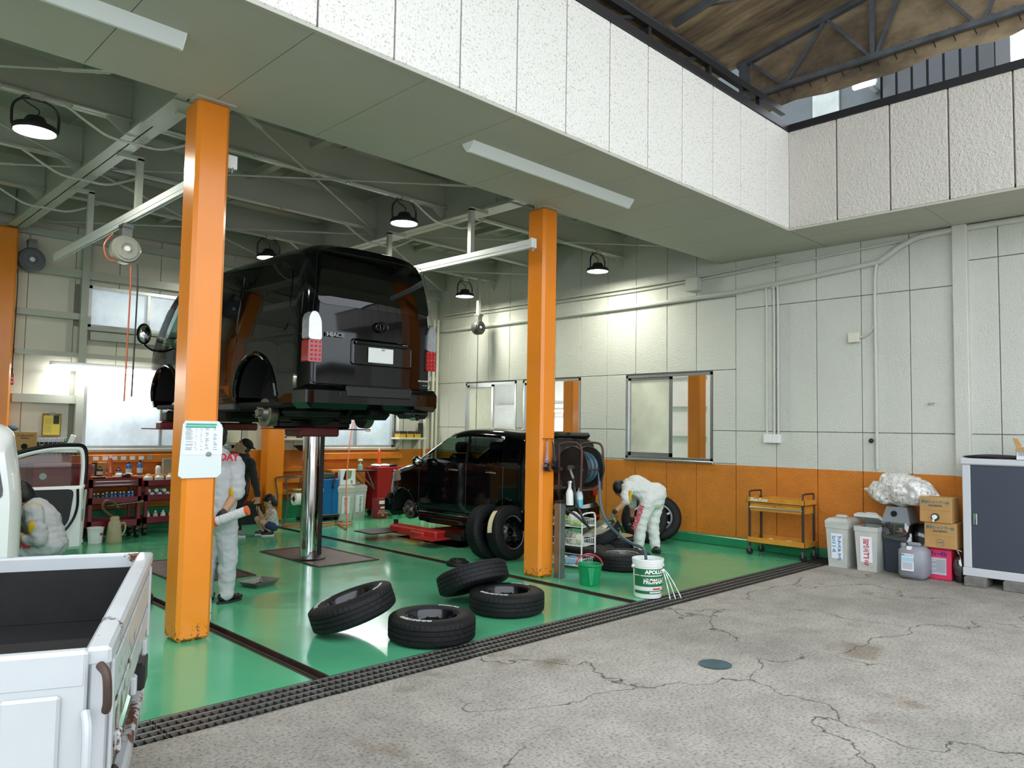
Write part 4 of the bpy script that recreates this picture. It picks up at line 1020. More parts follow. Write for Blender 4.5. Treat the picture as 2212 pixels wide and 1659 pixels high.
# ---- white flatbed truck (its rear corner)
MTW = mat('rusty_white_truck_paint','b4b8ba',.35,vary=.06,vscale=3,rust=1.0,coat=.2)
MBED = mat('worn_black_bed','0e0d0d',.75,vary=.6,vscale=9,bump=.15,bscale=25)
A = Vector((.686,2.34)); B = Vector((1.342,3.89)); d1 = (B-A); WB_ = d1.length; ang = atan2(d1.y,d1.x)
TK = thing('flatbed_truck', 'rear corner of a rust-speckled white flatbed truck in the left foreground', 'truck', (A.x,A.y,0), ang)
# local: x along tailgate (A to B), y to the left along the bed, z up
LB = 2.4; zt, zf, zb_ = 1.0, .70, .60
tg = MB().bbox(-.01,-.045,zb_+.03,WB_+.01,.0,zt,.008).build('tailgate', MTW, TK)
MB().bbox(-.012,-.055,zt-.05,WB_+.012,.012,zt+.004,.01).build('top_rail', MTW, tg)
for z0, z1 in ((zb_+.08, zb_+.17),(zb_+.2,zt-.08)): MB().bbox(.14,-.052,z0,WB_-.14,-.044,z1,.004).build('pressed_panel', MTW, tg)
for x in (.06, WB_-.12): MB().bbox(x,-.058,zb_+.03,x+.06,-.044,zt-.05,.006).build('end_stile', MTW, tg)
for x in (.3, WB_/2, WB_-.3): MB().bbox(x-.03,-.065,zb_+.0,x+.03,-.04,zb_+.07,.008).build('hinge', MTW, tg)
for sd, x0 in (('near',0),('far',WB_)):
    s = -1 if sd == 'near' else 1
    g = MB().bbox(x0-(.03 if s<0 else 0),0,zb_+.03,x0+(.03 if s>0 else 0),LB,zt-.003,.006).build('side_gate', MTW, TK)
    MB().bbox(x0-.032 if s<0 else x0-.012,.0,zt-.1,x0+.012 if s<0 else x0+.032,LB,zt+.002,.01).build('top_rail', MTW, g)
    MB().bbox(x0+s*.03,.28,zb_+.06,x0+s*.037,LB-.2,zt-.15,.004).build('pressed_panel', MTW, g)
    MB().bbox(x0+s*.028,.06,zb_+.04,x0+s*.045,.2,zt-.11,.008).build('corner_stile', MTW, g)
    MB().cyl((x0+s*.03,.27,zt-.14),(x0+s*.045,.27,zt-.14),.012).build('bolt', MRUST, g)
MB().box(.0,0,zf-.06,WB_,LB,zf).build('bed_floor', MBED, TK)
MB().bbox(.012,.0,zf,.02,LB,zt-.06,.002).build('inner_liner', MBED, TK); MB().bbox(WB_-.02,.0,zf,WB_-.012,LB,zt-.06,.002).build('inner_liner', MBED, TK); MB().bbox(.02,.012,zf,WB_-.02,.02,zt-.06,.002).build('inner_liner', MBED, TK)
# corner latch
lt = MB().tube(smoothpath([(-.03,-.03,zt-.04),(-.06,-.05,zt-.06),(-.06,-.055,zt-.13),(-.04,-.05,zt-.16)],4), .012, 8).build('corner_hook', MRUST, TK)
MB().tube(smoothpath([(-.035,.0,zt-.16),(-.06,-.01,zt-.2),(-.06,-.01,zt-.34),(-.03,0,zt-.38)],4), .012, 8).build('latch_lever', MTW, TK)
MB().bbox(-.05,-.04,zb_-.12,-.025,.05,zt-.4,.008).build('hinge_plate', MTW, TK)
# chassis, lamps, wheels below
MB().bbox(.0,.05,zb_-.02,WB_,LB,zf-.06,.01).build('bed_frame', MTW, TK)
for x in (.45, WB_-.45): MB().bbox(x-.05,.1,.38,x+.05,LB+.6,zb_-.02,.01).build('chassis_rail', MBLK, TK)
for x in (.12, WB_-.3): 
    q = MB().bbox(x,-.06,zb_-.16,x+.2,.02,zb_-.04,.012).build('lamp_cluster', MPT, TK)
MB().bbox(.1,-.05,.32,WB_-.1,.0,.4,.012).build('rear_bar', MTW, TK)
for x in (.18, WB_-.18):
    w = MB().lathe([(.15,-.08),(.25,-.075),(.285,-.05),(.285,.05),(.25,.075),(.15,.08)],28,cap=False).xf(TR(x,.85,.285) @ RY(pi/2)).build('wheel', MRUBB, TK)
    MB().lathe([(0,.02),(.14,.03),(.155,.06),(.155,-.06),(.14,-.03),(0,-.02)],20).xf(TR(x,.85,.285) @ RY(pi/2)).build('rim', MGALV, w)
MB().bbox(.05,LB+.05,.45,WB_-.05,LB+1.3,1.75,.12).build('cab', MPW, TK)
# ------------------------------------------------------------------ tyres and wheels
MRIMB = mat('black_steel_wheel','0d0e16',.2,.3,coat=.5); MALLOY = mat('silver_alloy','8d8f90',.35,.8)
MLETW = mat('raised_white_letters','d9dadb',.5)
def tyre_mesh(R, w, rim):
    n = 150; h = w/2
    prof = [(rim,-h*.72),(rim+.012,-h*.92),(rim+.03,-h*.98),(rim+.5*(R-rim),-h),(R-.035,-h*.93),(R-.016,-h*.83),(R-.004,-h*.72),(R-.001,-h*.60),(R-.001,-h*.40),(R-.009,-h*.385),(R-.009,-h*.345),(R,-h*.33),(R,-h*.03),(R-.009,-h*.02)]
    prof = prof+[(r,-z) for r, z in reversed(prof)]
    mb = MB(); vs = []; k = len(prof)
    for i, (r, z) in enumerate(prof):
        for j in range(n):
            rr = r
            if i in (5,6,7,k-6,k-7,k-8) and j % 3 == 0: rr -= .0065
            if i in (11,12,k-12,k-13) and (j+(2 if i > k/2 else 0)+(i % 2)) % 5 == 0: rr -= .005
            vs.append((rr*cos(2*pi*j/n), rr*sin(2*pi*j/n), z))
    fs = [(a*n+j, a*n+(j+1) % n, (a+1)*n+(j+1) % n, (a+1)*n+j) for a in range(k-1) for j in range(n)]
    vs += [(rim*.985*cos(2*pi*j/n), rim*.985*sin(2*pi*j/n), z) for z in (-h*.7, h*.7) for j in range(n)]
    o = k*n; fs += [(o+j, o+(j+1) % n, o+n+(j+1) % n, o+n+j) for j in range(n)]
    return mb.add(vs, fs).mesh('tyre', MRUBB, 28)
def steel_wheel(rim, w):
    h = w/2; mb = MB().lathe([(rim,h*.74),(rim+.006,h*.80),(rim-.004,h*.80),(rim-.012,h*.62),(rim-.02,h*.3),(rim-.028,h*.05),(rim-.04,-.01),(rim*.72,.01),(rim*.55,.03),(rim*.4,.045),(rim*.3,.03),(rim*.26,.03),(rim*.25,-.02),(.0,-.02)],40,cap=False)
    return mb.mesh('wheel_rim', MRIMB), None
def holes_mb(rim, n, r, R0, z0, z1):
    mb = MB()
    for k in range(n):
        a = 2*pi*k/n; mb.lathe([(0,z1),(r*.8,z1),(r,z0)],12,c=(R0*cos(a),R0*sin(a),0),cap=False)
    return mb
def arc_text(txt, size, R0, ang0, z, depth=.003, bold=.0012, sx=1.0):
    mb = text_mb(txt, size, depth, bold=bold, sx=sx); out = []
    for x, y, zz in mb.v:
        a = ang0-x/R0; r = R0+y; out.append((r*cos(a), r*sin(a), z+zz))
    mb.v = out; return mb
TY = tyre_mesh(.338,.2,.197); RIM, _ = steel_wheel(.197,.2)
HOL = holes_mb(.197,8,.02,.142,.016,.006).mesh('vent_hole', MDARK); LUG = holes_mb(.197,6,.011,.075,.05,.036).mesh('lug_hole', MDARK)
def whl(lab, C, nrm, spin, group='loose van tyres on the green floor', letters=True, rimm=RIM, ty=TY, alloy=False):
    nz = Vector(nrm).normalized(); q = Vector((0,0,1)).rotation_difference(nz)
    t = thing('wheel_and_tyre', lab, 'tyre', C, 0, group); t.rotation_mode = 'QUATERNION'; t.rotation_quaternion = q @ Matrix.Rotation(spin,4,'Z').to_quaternion()
    b = mobj('tyre', ty, t)
    if alloy:
        alloy_wheel(t)
    else:
        r = mobj('wheel_rim', rimm, t); h = mobj('vent_holes', HOL, r); h['kind']='stuff'; h = mobj('lug_holes', LUG, r); h['kind']='stuff'
    if letters:
        arc_text('GOODYEAR', .042, .262, 0, .099, sx=1.25).build('lettering', MLETW, b); arc_text('CARGO PRO', .028, .262, pi, .099, sx=1.2).build('lettering', MLETW, b)
    return t
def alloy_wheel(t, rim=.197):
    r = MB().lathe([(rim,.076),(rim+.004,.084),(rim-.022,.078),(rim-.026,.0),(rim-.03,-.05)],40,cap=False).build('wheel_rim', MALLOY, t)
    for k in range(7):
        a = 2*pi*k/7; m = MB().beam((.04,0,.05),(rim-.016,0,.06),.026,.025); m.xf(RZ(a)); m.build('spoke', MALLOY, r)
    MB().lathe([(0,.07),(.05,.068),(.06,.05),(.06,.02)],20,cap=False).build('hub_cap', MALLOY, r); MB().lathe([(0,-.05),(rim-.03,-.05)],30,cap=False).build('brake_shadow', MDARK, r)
T1 = Vector((3.80,4.70,.1)); T2 = Vector((4.87,4.97,.1))
cama = lambda c: atan2(-c.y, -c.x)
whl('flat van tyre with white lettering nearest the drain grate, on the left', T1, (0,0,1), cama(T1)-.55)
whl('flat van tyre with white lettering, right of the nearest one, by the far column', T2, (0,0,1), cama(T2)-.5)
def lean(C, S, th, lab, R=.338, w=.2, spin=0, **k):
    d = (S-C); d.z = 0; d.normalize(); n = Vector((-d.x*sin(th), -d.y*sin(th), cos(th)))
    return whl(lab, (C.x, C.y, R*sin(th)+w/2*cos(th)), n, spin, **k)
lean(Vector((3.42,5.23,0)), T1+Vector((.28,.0,0)), radians(19.5), 'van tyre tilted with its right edge resting on the nearest flat tyre', spin=2.2)
lean(Vector((4.86,5.42,0)), T2+Vector((-.02,.0,0)), radians(24), 'van tyre tilted behind, resting on the flat tyre by the far column', spin=.5, letters=False)
# tyres standing behind the far column
TA = whl('standing tyre with taped paper strip behind the far column, on the left', (6.66,7.16,.335), (.1,-1,.14), 0, 'standing tyres behind the far column', False)
TB = whl('standing tyre with pale rim ring behind the far column, nearer the column', (6.79,6.92,.335), (.1,-1,.14), 0, 'standing tyres behind the far column', False)
MB().lathe([(.2,.08),(.208,.086),(.212,.08)],40,cap=False).build('rim_ring', mat('pale_rim','cfc6b0',.4), TB)
tp = MB()
for k in range(18):
    a = pi*.72+k*.05; tp.add([(.341*cos(a),.341*sin(a),-.05),(.341*cos(a+.05),.341*sin(a+.05),-.05),(.341*cos(a+.05),.341*sin(a+.05),.02),(.341*cos(a),.341*sin(a),.02)],[(0,1,2,3)])
tp.build('tape_strip', mat('cream_tape','d8cba4',.7), TB)
# tyres by the right wall
for lab, C in (('standing tyre with silver alloy wheel leaning on the right wall, in front of another',(9.44,6.75,.33)),('standing tyre leaning on the right wall, rearmost of the pair',(9.765,6.72,.33))):
    whl(lab, C, (-.75,-.6,.28), .4, 'standing tyres at the right wall', False, alloy=True)
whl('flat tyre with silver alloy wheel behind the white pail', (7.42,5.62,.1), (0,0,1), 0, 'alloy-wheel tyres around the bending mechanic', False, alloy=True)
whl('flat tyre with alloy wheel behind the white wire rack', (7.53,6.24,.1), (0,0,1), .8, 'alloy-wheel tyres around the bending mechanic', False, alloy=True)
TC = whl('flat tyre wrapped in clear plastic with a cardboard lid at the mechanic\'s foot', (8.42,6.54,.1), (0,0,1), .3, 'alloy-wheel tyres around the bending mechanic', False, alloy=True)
MB().lathe([(0,.104),(.27,.106),(.275,.112),(0,.114)],28).build('cardboard_lid', mat('cardboard_disc','b59468',.8,vary=.25,vscale=9), TC)
MPLS = m_glass('clear_plastic_wrap','c9d0cc',.06)
def rag(name, m, c, r, seed, lab=None, cat='cloth', parent=None, n=22, flat=.5, rough=.35):
    rnd = random.Random(seed); ph = [rnd.uniform(0,6.28) for _ in range(8)]; mb = MB(); vs = []; mm = 12
    for i in range(mm+1):
        t_ = pi*i/mm
        for j in range(n):
            a = 2*pi*j/n; k = 1+rough*.5*sin(3*a+ph[0]+2*t_)+rough*.35*sin(5*a+ph[1]-3*t_)+rough*.25*sin(9*a+ph[2]+4*t_)
            z = -cos(t_); 
            vs.append((c[0]+r[0]*sin(t_)*cos(a)*k, c[1]+r[1]*sin(t_)*sin(a)*k, c[2]+r[2]*(max(z,-.55)+.55)/1.55*(1+.3*rough*sin(4*a+ph[3]))))
    mb.add(vs, [(i*n+j, i*n+(j+1)%n, (i+1)*n+(j+1)%n, (i+1)*n+j) for i in range(mm) for j in range(n)])
    o = mb.build(name, m, parent, ang=60)
    if lab: tag(o, lab, cat)
    return o
TD = lean(Vector((7.97,6.44,0)), Vector((8.77,5.64,0)), radians(27), 'tilted tyre half covered by a grey plastic sheet under the mechanic\'s hand', letters=False, group='alloy-wheel tyres around the bending mechanic', alloy=True)
vs = []; 
for i in range(9):
    for j in range(21):
        a = 2*pi*j/20; r = .36*i/8; vs.append((r*cos(a)*(1+.05*sin(3*a)), r*sin(a), .108+.045*sin(i*1.1+2*a)*(i/8)+.02*(1-i/8)))
MB().add(vs,[(i*21+j,i*21+j+1,i*21+22+j,i*21+21+j) for i in range(8) for j in range(20)]).build('plastic_sheet', mat('grey_plastic_film','9c9a86',.3,vary=.3,vscale=9,alpha=.85), TD)
tag(MB().lathe([(0,.0),(.13,.0),(.14,.02),(.135,.045),(.1,.05),(.095,.075),(.05,.075),(.045,.04),(0,.04)],28).build('brake_drum', MIRON, None, (6.03,7.0,0)), 'rusty round iron drum on the floor behind the tilted tyre', 'drum')
tag(MB().lathe([(0,.0),(.15,.0),(.16,.03),(.15,.07),(.1,.075),(.09,.06),(.05,.06),(0,.06)],28).build('brake_drum', MIRON, None, (2.5,7.35,.012)), 'black round iron drum on the floor left of the near column', 'drum')
# steel drip tray
t = thing('drip_tray','shallow steel drip tray on the floor by the standing mechanic','tray',(3.72,7.4,0),radians(20))
MB().add([(-.12,-.09,0),(.12,-.09,0),(.12,.09,0),(-.12,.09,0),(-.16,-.125,.055),(.16,-.125,.055),(.16,.125,.055),(-.16,.125,.055),(-.18,-.14,.055),(.18,-.14,.055),(.18,.14,.055),(-.18,.14,.055)],[(0,1,2,3),(0,1,5,4),(1,2,6,5),(2,3,7,6),(3,0,4,7),(4,5,9,8),(5,6,10,9),(6,7,11,10),(7,4,8,11)]).build('pan', MGALV, t)
MB().box(-.1,-.07,.004,.1,.07,.012).build('oil_film', MDARK, t)
t = thing('spray_can','white spray can standing behind the base of the near column','can',(2.75,6.38,0))
MB().lathe([(0,0),(.033,0),(.034,.01),(.034,.17),(.02,.19),(.012,.2),(.012,.225),(0,.225)],18).build('can_body', mat('white_print','dfe0de',.35), t); MB().lathe([(.0345,.05),(.0345,.06)],18,cap=False).build('red_band', mat('red_ink','c23a34',.5), t)
# manhole disc
tag(MB().lathe([(0,.002),(.11,.002),(.115,.006),(.1,.008),(0,.008)],30).build('access_cover', mat('bluish_cover','4d6a74',.5,.5,vary=.3), None, gz(1545,1436)), 'small bluish round access cover in the concrete yard', 'cover')
# ------------------------------------------------------------------ things at the far column
# white pail with jets of water
MPAIL = mat('white_pail_plastic','e9eae6',.4,vary=.05); MGRN = mat('green_print','1e6a3c',.45)
PX = Vector((6.36,4.5,.0)); t = thing('pail','white plastic pail printed with green bands, hose running into it','pail',PX+Vector((0,0,.004)),-2.36+pi/2+.25)
prof = [(0,0),(.132,0),(.136,.01),(.146,.30),(.15,.302),(.155,.345),(.152,.35),(.157,.353),(.157,.372),(.149,.374),(.147,.35),(.13,.02),(0,.02)]
MB().lathe(prof,40,cap=False).build('pail_body', MPAIL, t)
def band(z0,z1,m,nm,eps=.0015,a0=-1.5,a1=1.5,nn=26):
    vs=[]
    for i in range(nn+1):
        a=-pi/2+a0+(a1-a0)*i/nn
        for z in (z0,z1): r=.136+.010*z/.30+eps; vs.append((r*cos(a),r*sin(a),z))
    return MB().add(vs,[(2*i,2*i+2,2*i+3,2*i+1) for i in range(nn)]).build(nm,m,t)
band(.225,.285,MGRN,'green_band'); band(.115,.215,MGRN,'green_band'); band(.045,.075,MGRN,'green_band')
def cyl_text(txt,size,z,m,sx=1,bold=.002,nm='lettering',a0=.25):
    mb=text_mb(txt,size,.001,sx=sx,bold=bold); out=[]
    for x,y,zz in mb.v:
        r=.136+.010*(z+y)/.30+.003+zz; a=-pi/2+a0+x/r; out.append((r*cos(a),r*sin(a),z+y))
    mb.v=out; return mb.build(nm,m,t)
MLW = mat('white_print_ink','eef0ec',.5)
cyl_text('APOLLOIL',.05,.255,MLW,1.1); cyl_text('PROMAINTE',.07,.165,MLW,.72,.003); cyl_text('IDEMITSU',.02,.092,mat('red_print','c8404a',.5)); cyl_text('IDEMITSU KOSAN CO.,LTD.',.012,.06,MLW)
MB().lathe([(0,.335),(.147,.335)],30,cap=False).build('water', mat('still_water','9fb0a6',.05), t)
MB().tube([(.155*cos(a),.155*sin(a)-.0,.30-.13*sin(pi*(k/20))) for k,a in enumerate([-pi+pi*k/20 for k in range(21)])],.003,6).build('bail_handle', MGALV, t)
for s in (-1,1): MB().cyl((s*.148,0,.3),(s*.168,0,.3),.016).build('handle_ear', MPAIL, t)
MWAT = mat('water_jet','e8f4f2',.05,alpha=.8,emit='dfeeee',es=.12)
for k,(a,d) in enumerate(((.75,.2),(.9,.3),(1.05,.42))):
    dr=Vector((cos(-pi/2+a),sin(-pi/2+a),0)); pts=[dr*(.15)+Vector((0,0,.275))]
    for i in range(1,11): q=i/10; pts.append(dr*(.15+d*.42*q)+Vector((0,0,.275*(1-q**1.35))))
    MB().tube(pts,[.004+.0015*sin(i*2.1+k) for i in range(11)],6).build('water_jet', MWAT, t)
# green bucket
t = thing('bucket','green plastic bucket with a red handle beside the wire rack','bucket',(6.37,5.25,0),-.78); MGB=mat('green_bucket_plastic','129057',.35,vary=.1)
vs=[];n=36
for r,z in ((.0,.0),(.1,0),(.105,.01),(.125,.2),(.138,.205),(.14,.218),(.13,.22),(.1,.02),(0,.02)):
    for j in range(n):
        a=2*pi*j/n; k=1+(.16*max(0,1-abs((a-4.9))/.3) if z>.15 else 0); vs.append((r*k*cos(a),r*k*sin(a),z))
MB().add(vs,[(i*n+j,i*n+(j+1)%n,(i+1)*n+(j+1)%n,(i+1)*n+j) for i in range(8) for j in range(n)]).build('bucket_body',MGB,t)
MB().prism([(-.012,.02),(.012,.02),(.035,.2),(-.035,.2)],-.146,-.105,'y').build('spout_rib',MGB,t)
MB().tube([(.14*cos(a),.03+.09*sin(a)*.9,.2+.10*sin(a)) for a in [pi*k/16 for k in range(17)]],.009,8).build('handle',mat('red_handle','b8202c',.35),t)
# grey steel post
t = thing('steel_post','square grey steel post standing beside the far orange column','post',(6.41,5.72,0),.0); MB().bbox(-.045,-.045,0,.045,.045,.82,.004).build('shaft',MGALV,t); MB().bbox(-.05,-.05,.82,.05,.05,.845,.004).build('cap',MBLK,t)
for z in (.12,.74): MB().cyl((.045,0,z),(.075,0,z),.018,n=10).build('knob',MBLK,t)
# hose reel on the far column
MRB=mat('brown_pipe_frame','5a3d33',.5,.3,vary=.25); MHOS=mat('blue_grey_hose','3f5a66',.35); MRD=mat('dark_reel_disc','26282a',.4,.3,vary=.3)
t = thing('hose_reel','dark hose reel in a brown pipe frame fixed to the far column','hose reel',(6.62,5.66,1.21))
for x,nm in ((-.07,'side_disc'),(.2,'side_disc')): MB().lathe([(0,-.006),(.225,-.006),(.232,-.014),(.238,-.006),(.238,.006),(.232,.014),(.225,.006),(0,.006)],44,cap=False).xf(TR(x,0,0)@RY(pi/2)).build(nm,MRD,t)
MB().cyl((-.07,0,0),(.2,0,0),.1,n=20).build('drum',MRD,t)
coil=MB()
for k in range(7): x=-.04+.035*k; coil.tube([(x+.017*j/24,(.15+.012*(k%2))*cos(2*pi*j/24),(.15+.012*(k%2))*sin(2*pi*j/24)) for j in range(25)],.016,7,cap=False)
coil.build('hose_coil',MHOS,t)
for x,ya in ((-.12,0),(.25,0)):
    MB().tube(smoothpath([(x,-.16,-.25),(x,-.17,0),(x,-.17,.2),(x,-.12,.27),(x,.0,.28),(x,.13,.26),(x,.16,.2),(x,.16,-.25)],4),.013,8).build('frame_hoop',MRB,t)
for y,z in ((-.16,-.24),(.16,-.24),(-.165,-.02)): MB().cyl((-.12,y,z),(.25,y,z),.012,n=8).build('frame_bar',MRB,t)
MB().cyl((-.13,0,0),(-.05,0,0),.03).build('swivel',MGALV,t); MB().tube(smoothpath([(-.11,0,0),(-.125,-.02,-.04),(-.12,-.06,-.12)],4),.016,8).build('elbow',MGALV,t)
MB().box(-.22,.12,-.24,-.1,.16,-.2).box(-.22,.12,-.04,-.1,.16,.0).build('mount_bracket',MRB,t)
hp=[(6.5,5.6,1.1),(6.48,5.57,.98),(6.47,5.53,.84),(6.5,5.47,.68),(6.56,5.43,.57),(6.58,5.43,.56),(6.55,5.5,.62),(6.51,5.6,.7),(6.47,5.7,.74)]
o=MB().tube(smoothpath(hp,6),.014,8).build('supply_hose',mat('black_hose','17181a',.4),None); tag(o,'black supply hose looping from the reel to the post tap','hose')
hp=[(6.83,5.54,1.3),(6.82,5.5,1.1),(6.78,5.44,.8),(6.77,5.34,.62),(6.75,5.16,.5),(6.68,4.94,.44),(6.54,4.72,.44),(6.42,4.58,.43),(6.37,4.53,.36)]
o=MB().tube(smoothpath(hp,6),.016,9).build('garden_hose',MHOS,None); tag(o,'blue-grey hose sagging from the reel into the white pail','hose')
# brushes hanging on the column
def brush(lab,x,y,m,tilt):
    t=thing('wash_brush',lab,'brush',(x,y,1.5),rot=(0,tilt,0)); MB().tube(smoothpath([(0,0,0),(0,-.012,-.08),(0,-.015,-.17),(0,-.012,-.24)],4),[.008,.009,.011,.013,.014,.015,.016,.018,.02,.023,.026,.027,.02][:13],8).build('handle',m,t)
    MB().ball((0,.004,-.27),(.035,.016,.05),12,8).build('brush_back',m,t); b=MB()
    rr=random.Random(3)
    for k in range(120):
        a=rr.uniform(0,6.28); q=rr.uniform(.3,1); b.beam((.03*q*cos(a),-.0,-.27+.045*q*sin(a)),(.06*q*cos(a),-.03+rr.uniform(-.03,.03),-.27+.075*q*sin(a)),.004)
    b.build('bristles',MBLK,t)['kind']='stuff'; MB().tube([(.01*cos(a),-.0,.01+.012*sin(a)) for a in [2*pi*k/10 for k in range(10)]],.002,5,closed=True).build('hang_loop',MGALV,t)
brush('wash brush with a mauve handle hanging on the far column',6.235,5.775,mat('mauve_plastic','a9818c',.4),.05); brush('wash brush with a dark pale-tipped handle hanging beside the mauve one',6.33,5.775,mat('dark_plastic','2a2628',.4),-.12)
t=thing('brush_hook','thin wire hook bracket on the far column for the brushes','hook',(6.27,5.80,1.5)); MB().tube([(-.08,0,.03),(-.08,-.02,.03),(-.04,-.02,.03),(.04,-.02,.03),(.1,-.02,.03),(.1,0,.03)],.004,6).build('wire',MRUST,t)
for x in (-.035,.06): MB().tube([(x,-.02,.03),(x,-.02,.0),(x,-.028,-.005)],.003,5).build('hook',MRUST,t)
# spray bottles on the reel frame
def sprayer(lab,p,body,liq,trig,tilt=0):
    t=thing('spray_bottle',lab,'bottle',p,rot=(0,tilt,1.0)); b=MB().lathe([(0,0),(.038,0),(.042,.01),(.042,.13),(.034,.16),(.018,.19),(.015,.2),(.015,.215)],20).build('bottle_body',body,t)
    if liq: MB().lathe([(.0425,.005),(.0425,.085)],20,cap=False).build('liquid_level',liq,b)
    MB().bbox(-.02,-.014,.212,.02,.014,.24,.006).build('collar',trig,t); MB().bbox(-.055,-.014,.238,.035,.014,.268,.01).build('spray_head',trig,t); MB().tube([(-.04,0,.24),(-.05,0,.21),(-.04,0,.18)],.006,6).build('trigger',trig,t)
sprayer('white spray bottle hanging below the hose reel',(6.44,5.60,.80),mat('white_hdpe','dfe2de',.4),None,MWHITE,.1)
sprayer('blue-topped spray bottle with pale blue liquid hanging on the reel frame',(6.6,5.60,.77),mat('pale_blue_bottle','c9dbe0',.3),mat('blue_liquid','57b4cf',.2),mat('blue_trigger','1f66c0',.35),.05)
# white wire rack
RK=thing('wire_rack','white wire trolley rack with three basket shelves holding rags','rack',(6.82,6.3,0),radians(-82)); WRK=mat('white_wire','e3e4e0',.35)
RW,RD=.5,.3
for y in (0,RD):
    MB().tube(smoothpath([(RW,y,0),(RW,y,.3),(RW,y,.58),(RW-.02,y,.62)],3),.009,7).build('leg',WRK,RK); MB().tube([(0,y,0),(0,y,.64)],.009,7).build('leg',WRK,RK)
MB().tube(smoothpath([(RW,0,.58),(RW,.01,.63),(RW,.06,.655),(RW,RD-.06,.655),(RW,RD-.01,.63),(RW,RD,.58)],4),.01,8).build('push_handle',WRK,RK)
MB().tube([(0,0,.62),(0,0,.66),(0,RD,.66),(0,RD,.62)],.009,6).build('push_handle',WRK,RK)
for z in (.05,.28,.5):
    s=MB().tube([(0,0,z+.08),(RW,0,z+.08),(RW,RD,z+.08),(0,RD,z+.08)],.005,6,closed=True).tube([(0,0,z),(RW,0,z),(RW,RD,z),(0,RD,z)],.005,6,closed=True).build('basket_rim',WRK,RK)
    w=MB()
    for k in range(20): x=RW*(k+.5)/20; w.tube([(x,0,z+.08),(x,0,z),(x,RD,z),(x,RD,z+.08)],.0022,4)
    for k in range(9): y=RD*(k+.5)/9; w.tube([(0,y,z+.08),(0,y,z),(RW,y,z),(RW,y,z+.08)],.0022,4)
    w.build('basket_wires',WRK,s)['kind']='stuff'
for x in (0,RW):
    for y in (0,RD): MB().cyl((x-.008,y,.022),(x+.008,y,.022),.02,n=12).build('caster',MBLK,RK)
def rk(x,y,z): v=Matrix.Rotation(radians(-82),3,'Z')@Vector((x,y,0)); return (6.82+v.x,6.3+v.y,z)
rag('rag',mat('lime_cloth','7fc04a',.85,vary=.2,vscale=20,bump=.3),rk(.13,.14,.505),(.12,.09,.11),1,'lime green rag in the top basket of the wire rack')
rag('rag',mat('lime_cloth2','a5d27c',.85,vary=.2,vscale=20,bump=.3),rk(.38,.12,.505),(.09,.1,.06),6,'pale green rag at the right of the rack\'s top basket')
rag('rag',mat('white_cloth','dcd9d6',.85,vary=.15,vscale=20,bump=.3),rk(.26,.2,.505),(.09,.07,.14),2,'white rag heaped in the top basket of the wire rack')
rag('rag',mat('navy_cloth','1c2c5c',.8,vary=.2,vscale=20,bump=.3),rk(.09,.1,.285),(.08,.08,.14),3,'navy blue cloth in the middle basket of the wire rack')
rag('rag',mat('grey_cloth','b5b6bb',.85,vary=.2,vscale=20,bump=.3),rk(.22,.2,.285),(.06,.06,.15),4,'grey cloth hanging in the middle basket of the wire rack')
rag('rag',mat('cream_cloth','d8d3bf',.85,vary=.2,vscale=20,bump=.3),rk(.36,.14,.285),(.08,.07,.12),5,'cream rag in the middle basket of the wire rack')
rag('rag',mat('blue_cloth','7ba4c8',.85,vary=.2,vscale=20,bump=.3),rk(.3,.12,.055),(.11,.09,.08),7,'light blue rag in the bottom basket of the wire rack')
rag('rag',mat('white_cloth','dcd9d6',.85),rk(.12,.12,.055),(.09,.08,.09),8,'white rag in the bottom basket of the wire rack')
t=thing('polisher','yellow and black hand polisher resting on top of the wire rack','tool',rk(.08,.12,.66),.4); MB().cyl((-.06,0,.05),(.1,0,.06),.035,.03).build('motor_body',mat('tool_yellow','d0a21c',.4),t); MB().cyl((.1,0,.06),(.13,0,.02),.05,.055).build('pad',mat('white_cloth','dcd9d6',.85),t); MB().tube([(-.06,0,.05),(-.1,0,.02),(-.09,.04,.0)],.02,8).build('grip',MBLK,t)
# notice sheets taped to the near column
NT_=thing('notice_board','white plastic notice sheet with a printed table taped to the near column','notice',(2.24,5.797,1.22)); MPAP=mat('paper_white','eceef2',.6); 
MB().prism([(.0,.02),(.03,0),(.29,.0),(.325,.03),(.32,.4),(.29,.43),(.04,.43),(.02,.4)],-.006,0,'y').build('backing_sheet',mat('milky_plastic','dfe6e6',.35),NT_)
pg=MB().box(.03,-.009,.175,.325,-.0065,.385).build('printed_page',MPAP,NT_)
ln=MB(); rr=random.Random(11); MINK=mat('grey_ink','6d7078',.7)
for k in range(20):
    z=.372-.0085*k
    for x0,x1 in ((.038,.10),(.115,.13),(.15,.17),(.19,.22),(.25,.285)):
        if rr.random()<.8: ln.box(x0+rr.uniform(0,.008),-.0095,z,x1-rr.uniform(0,.02),-.009,z+.0032)
ln.build('printed_lines',MINK,pg)
for z,x0 in ((.405,.045),(.385,.04)): MB().box(x0,-.012,z-.006,x0+.23,-.007,z+.006).build('green_clip',mat('teal_strip','3aa890',.4),NT_)
MB().ball((.22,-.012,.18),(.022,.01,.018),12,8).build('magnet',mat('grey_magnet','8f978e',.4),NT_)
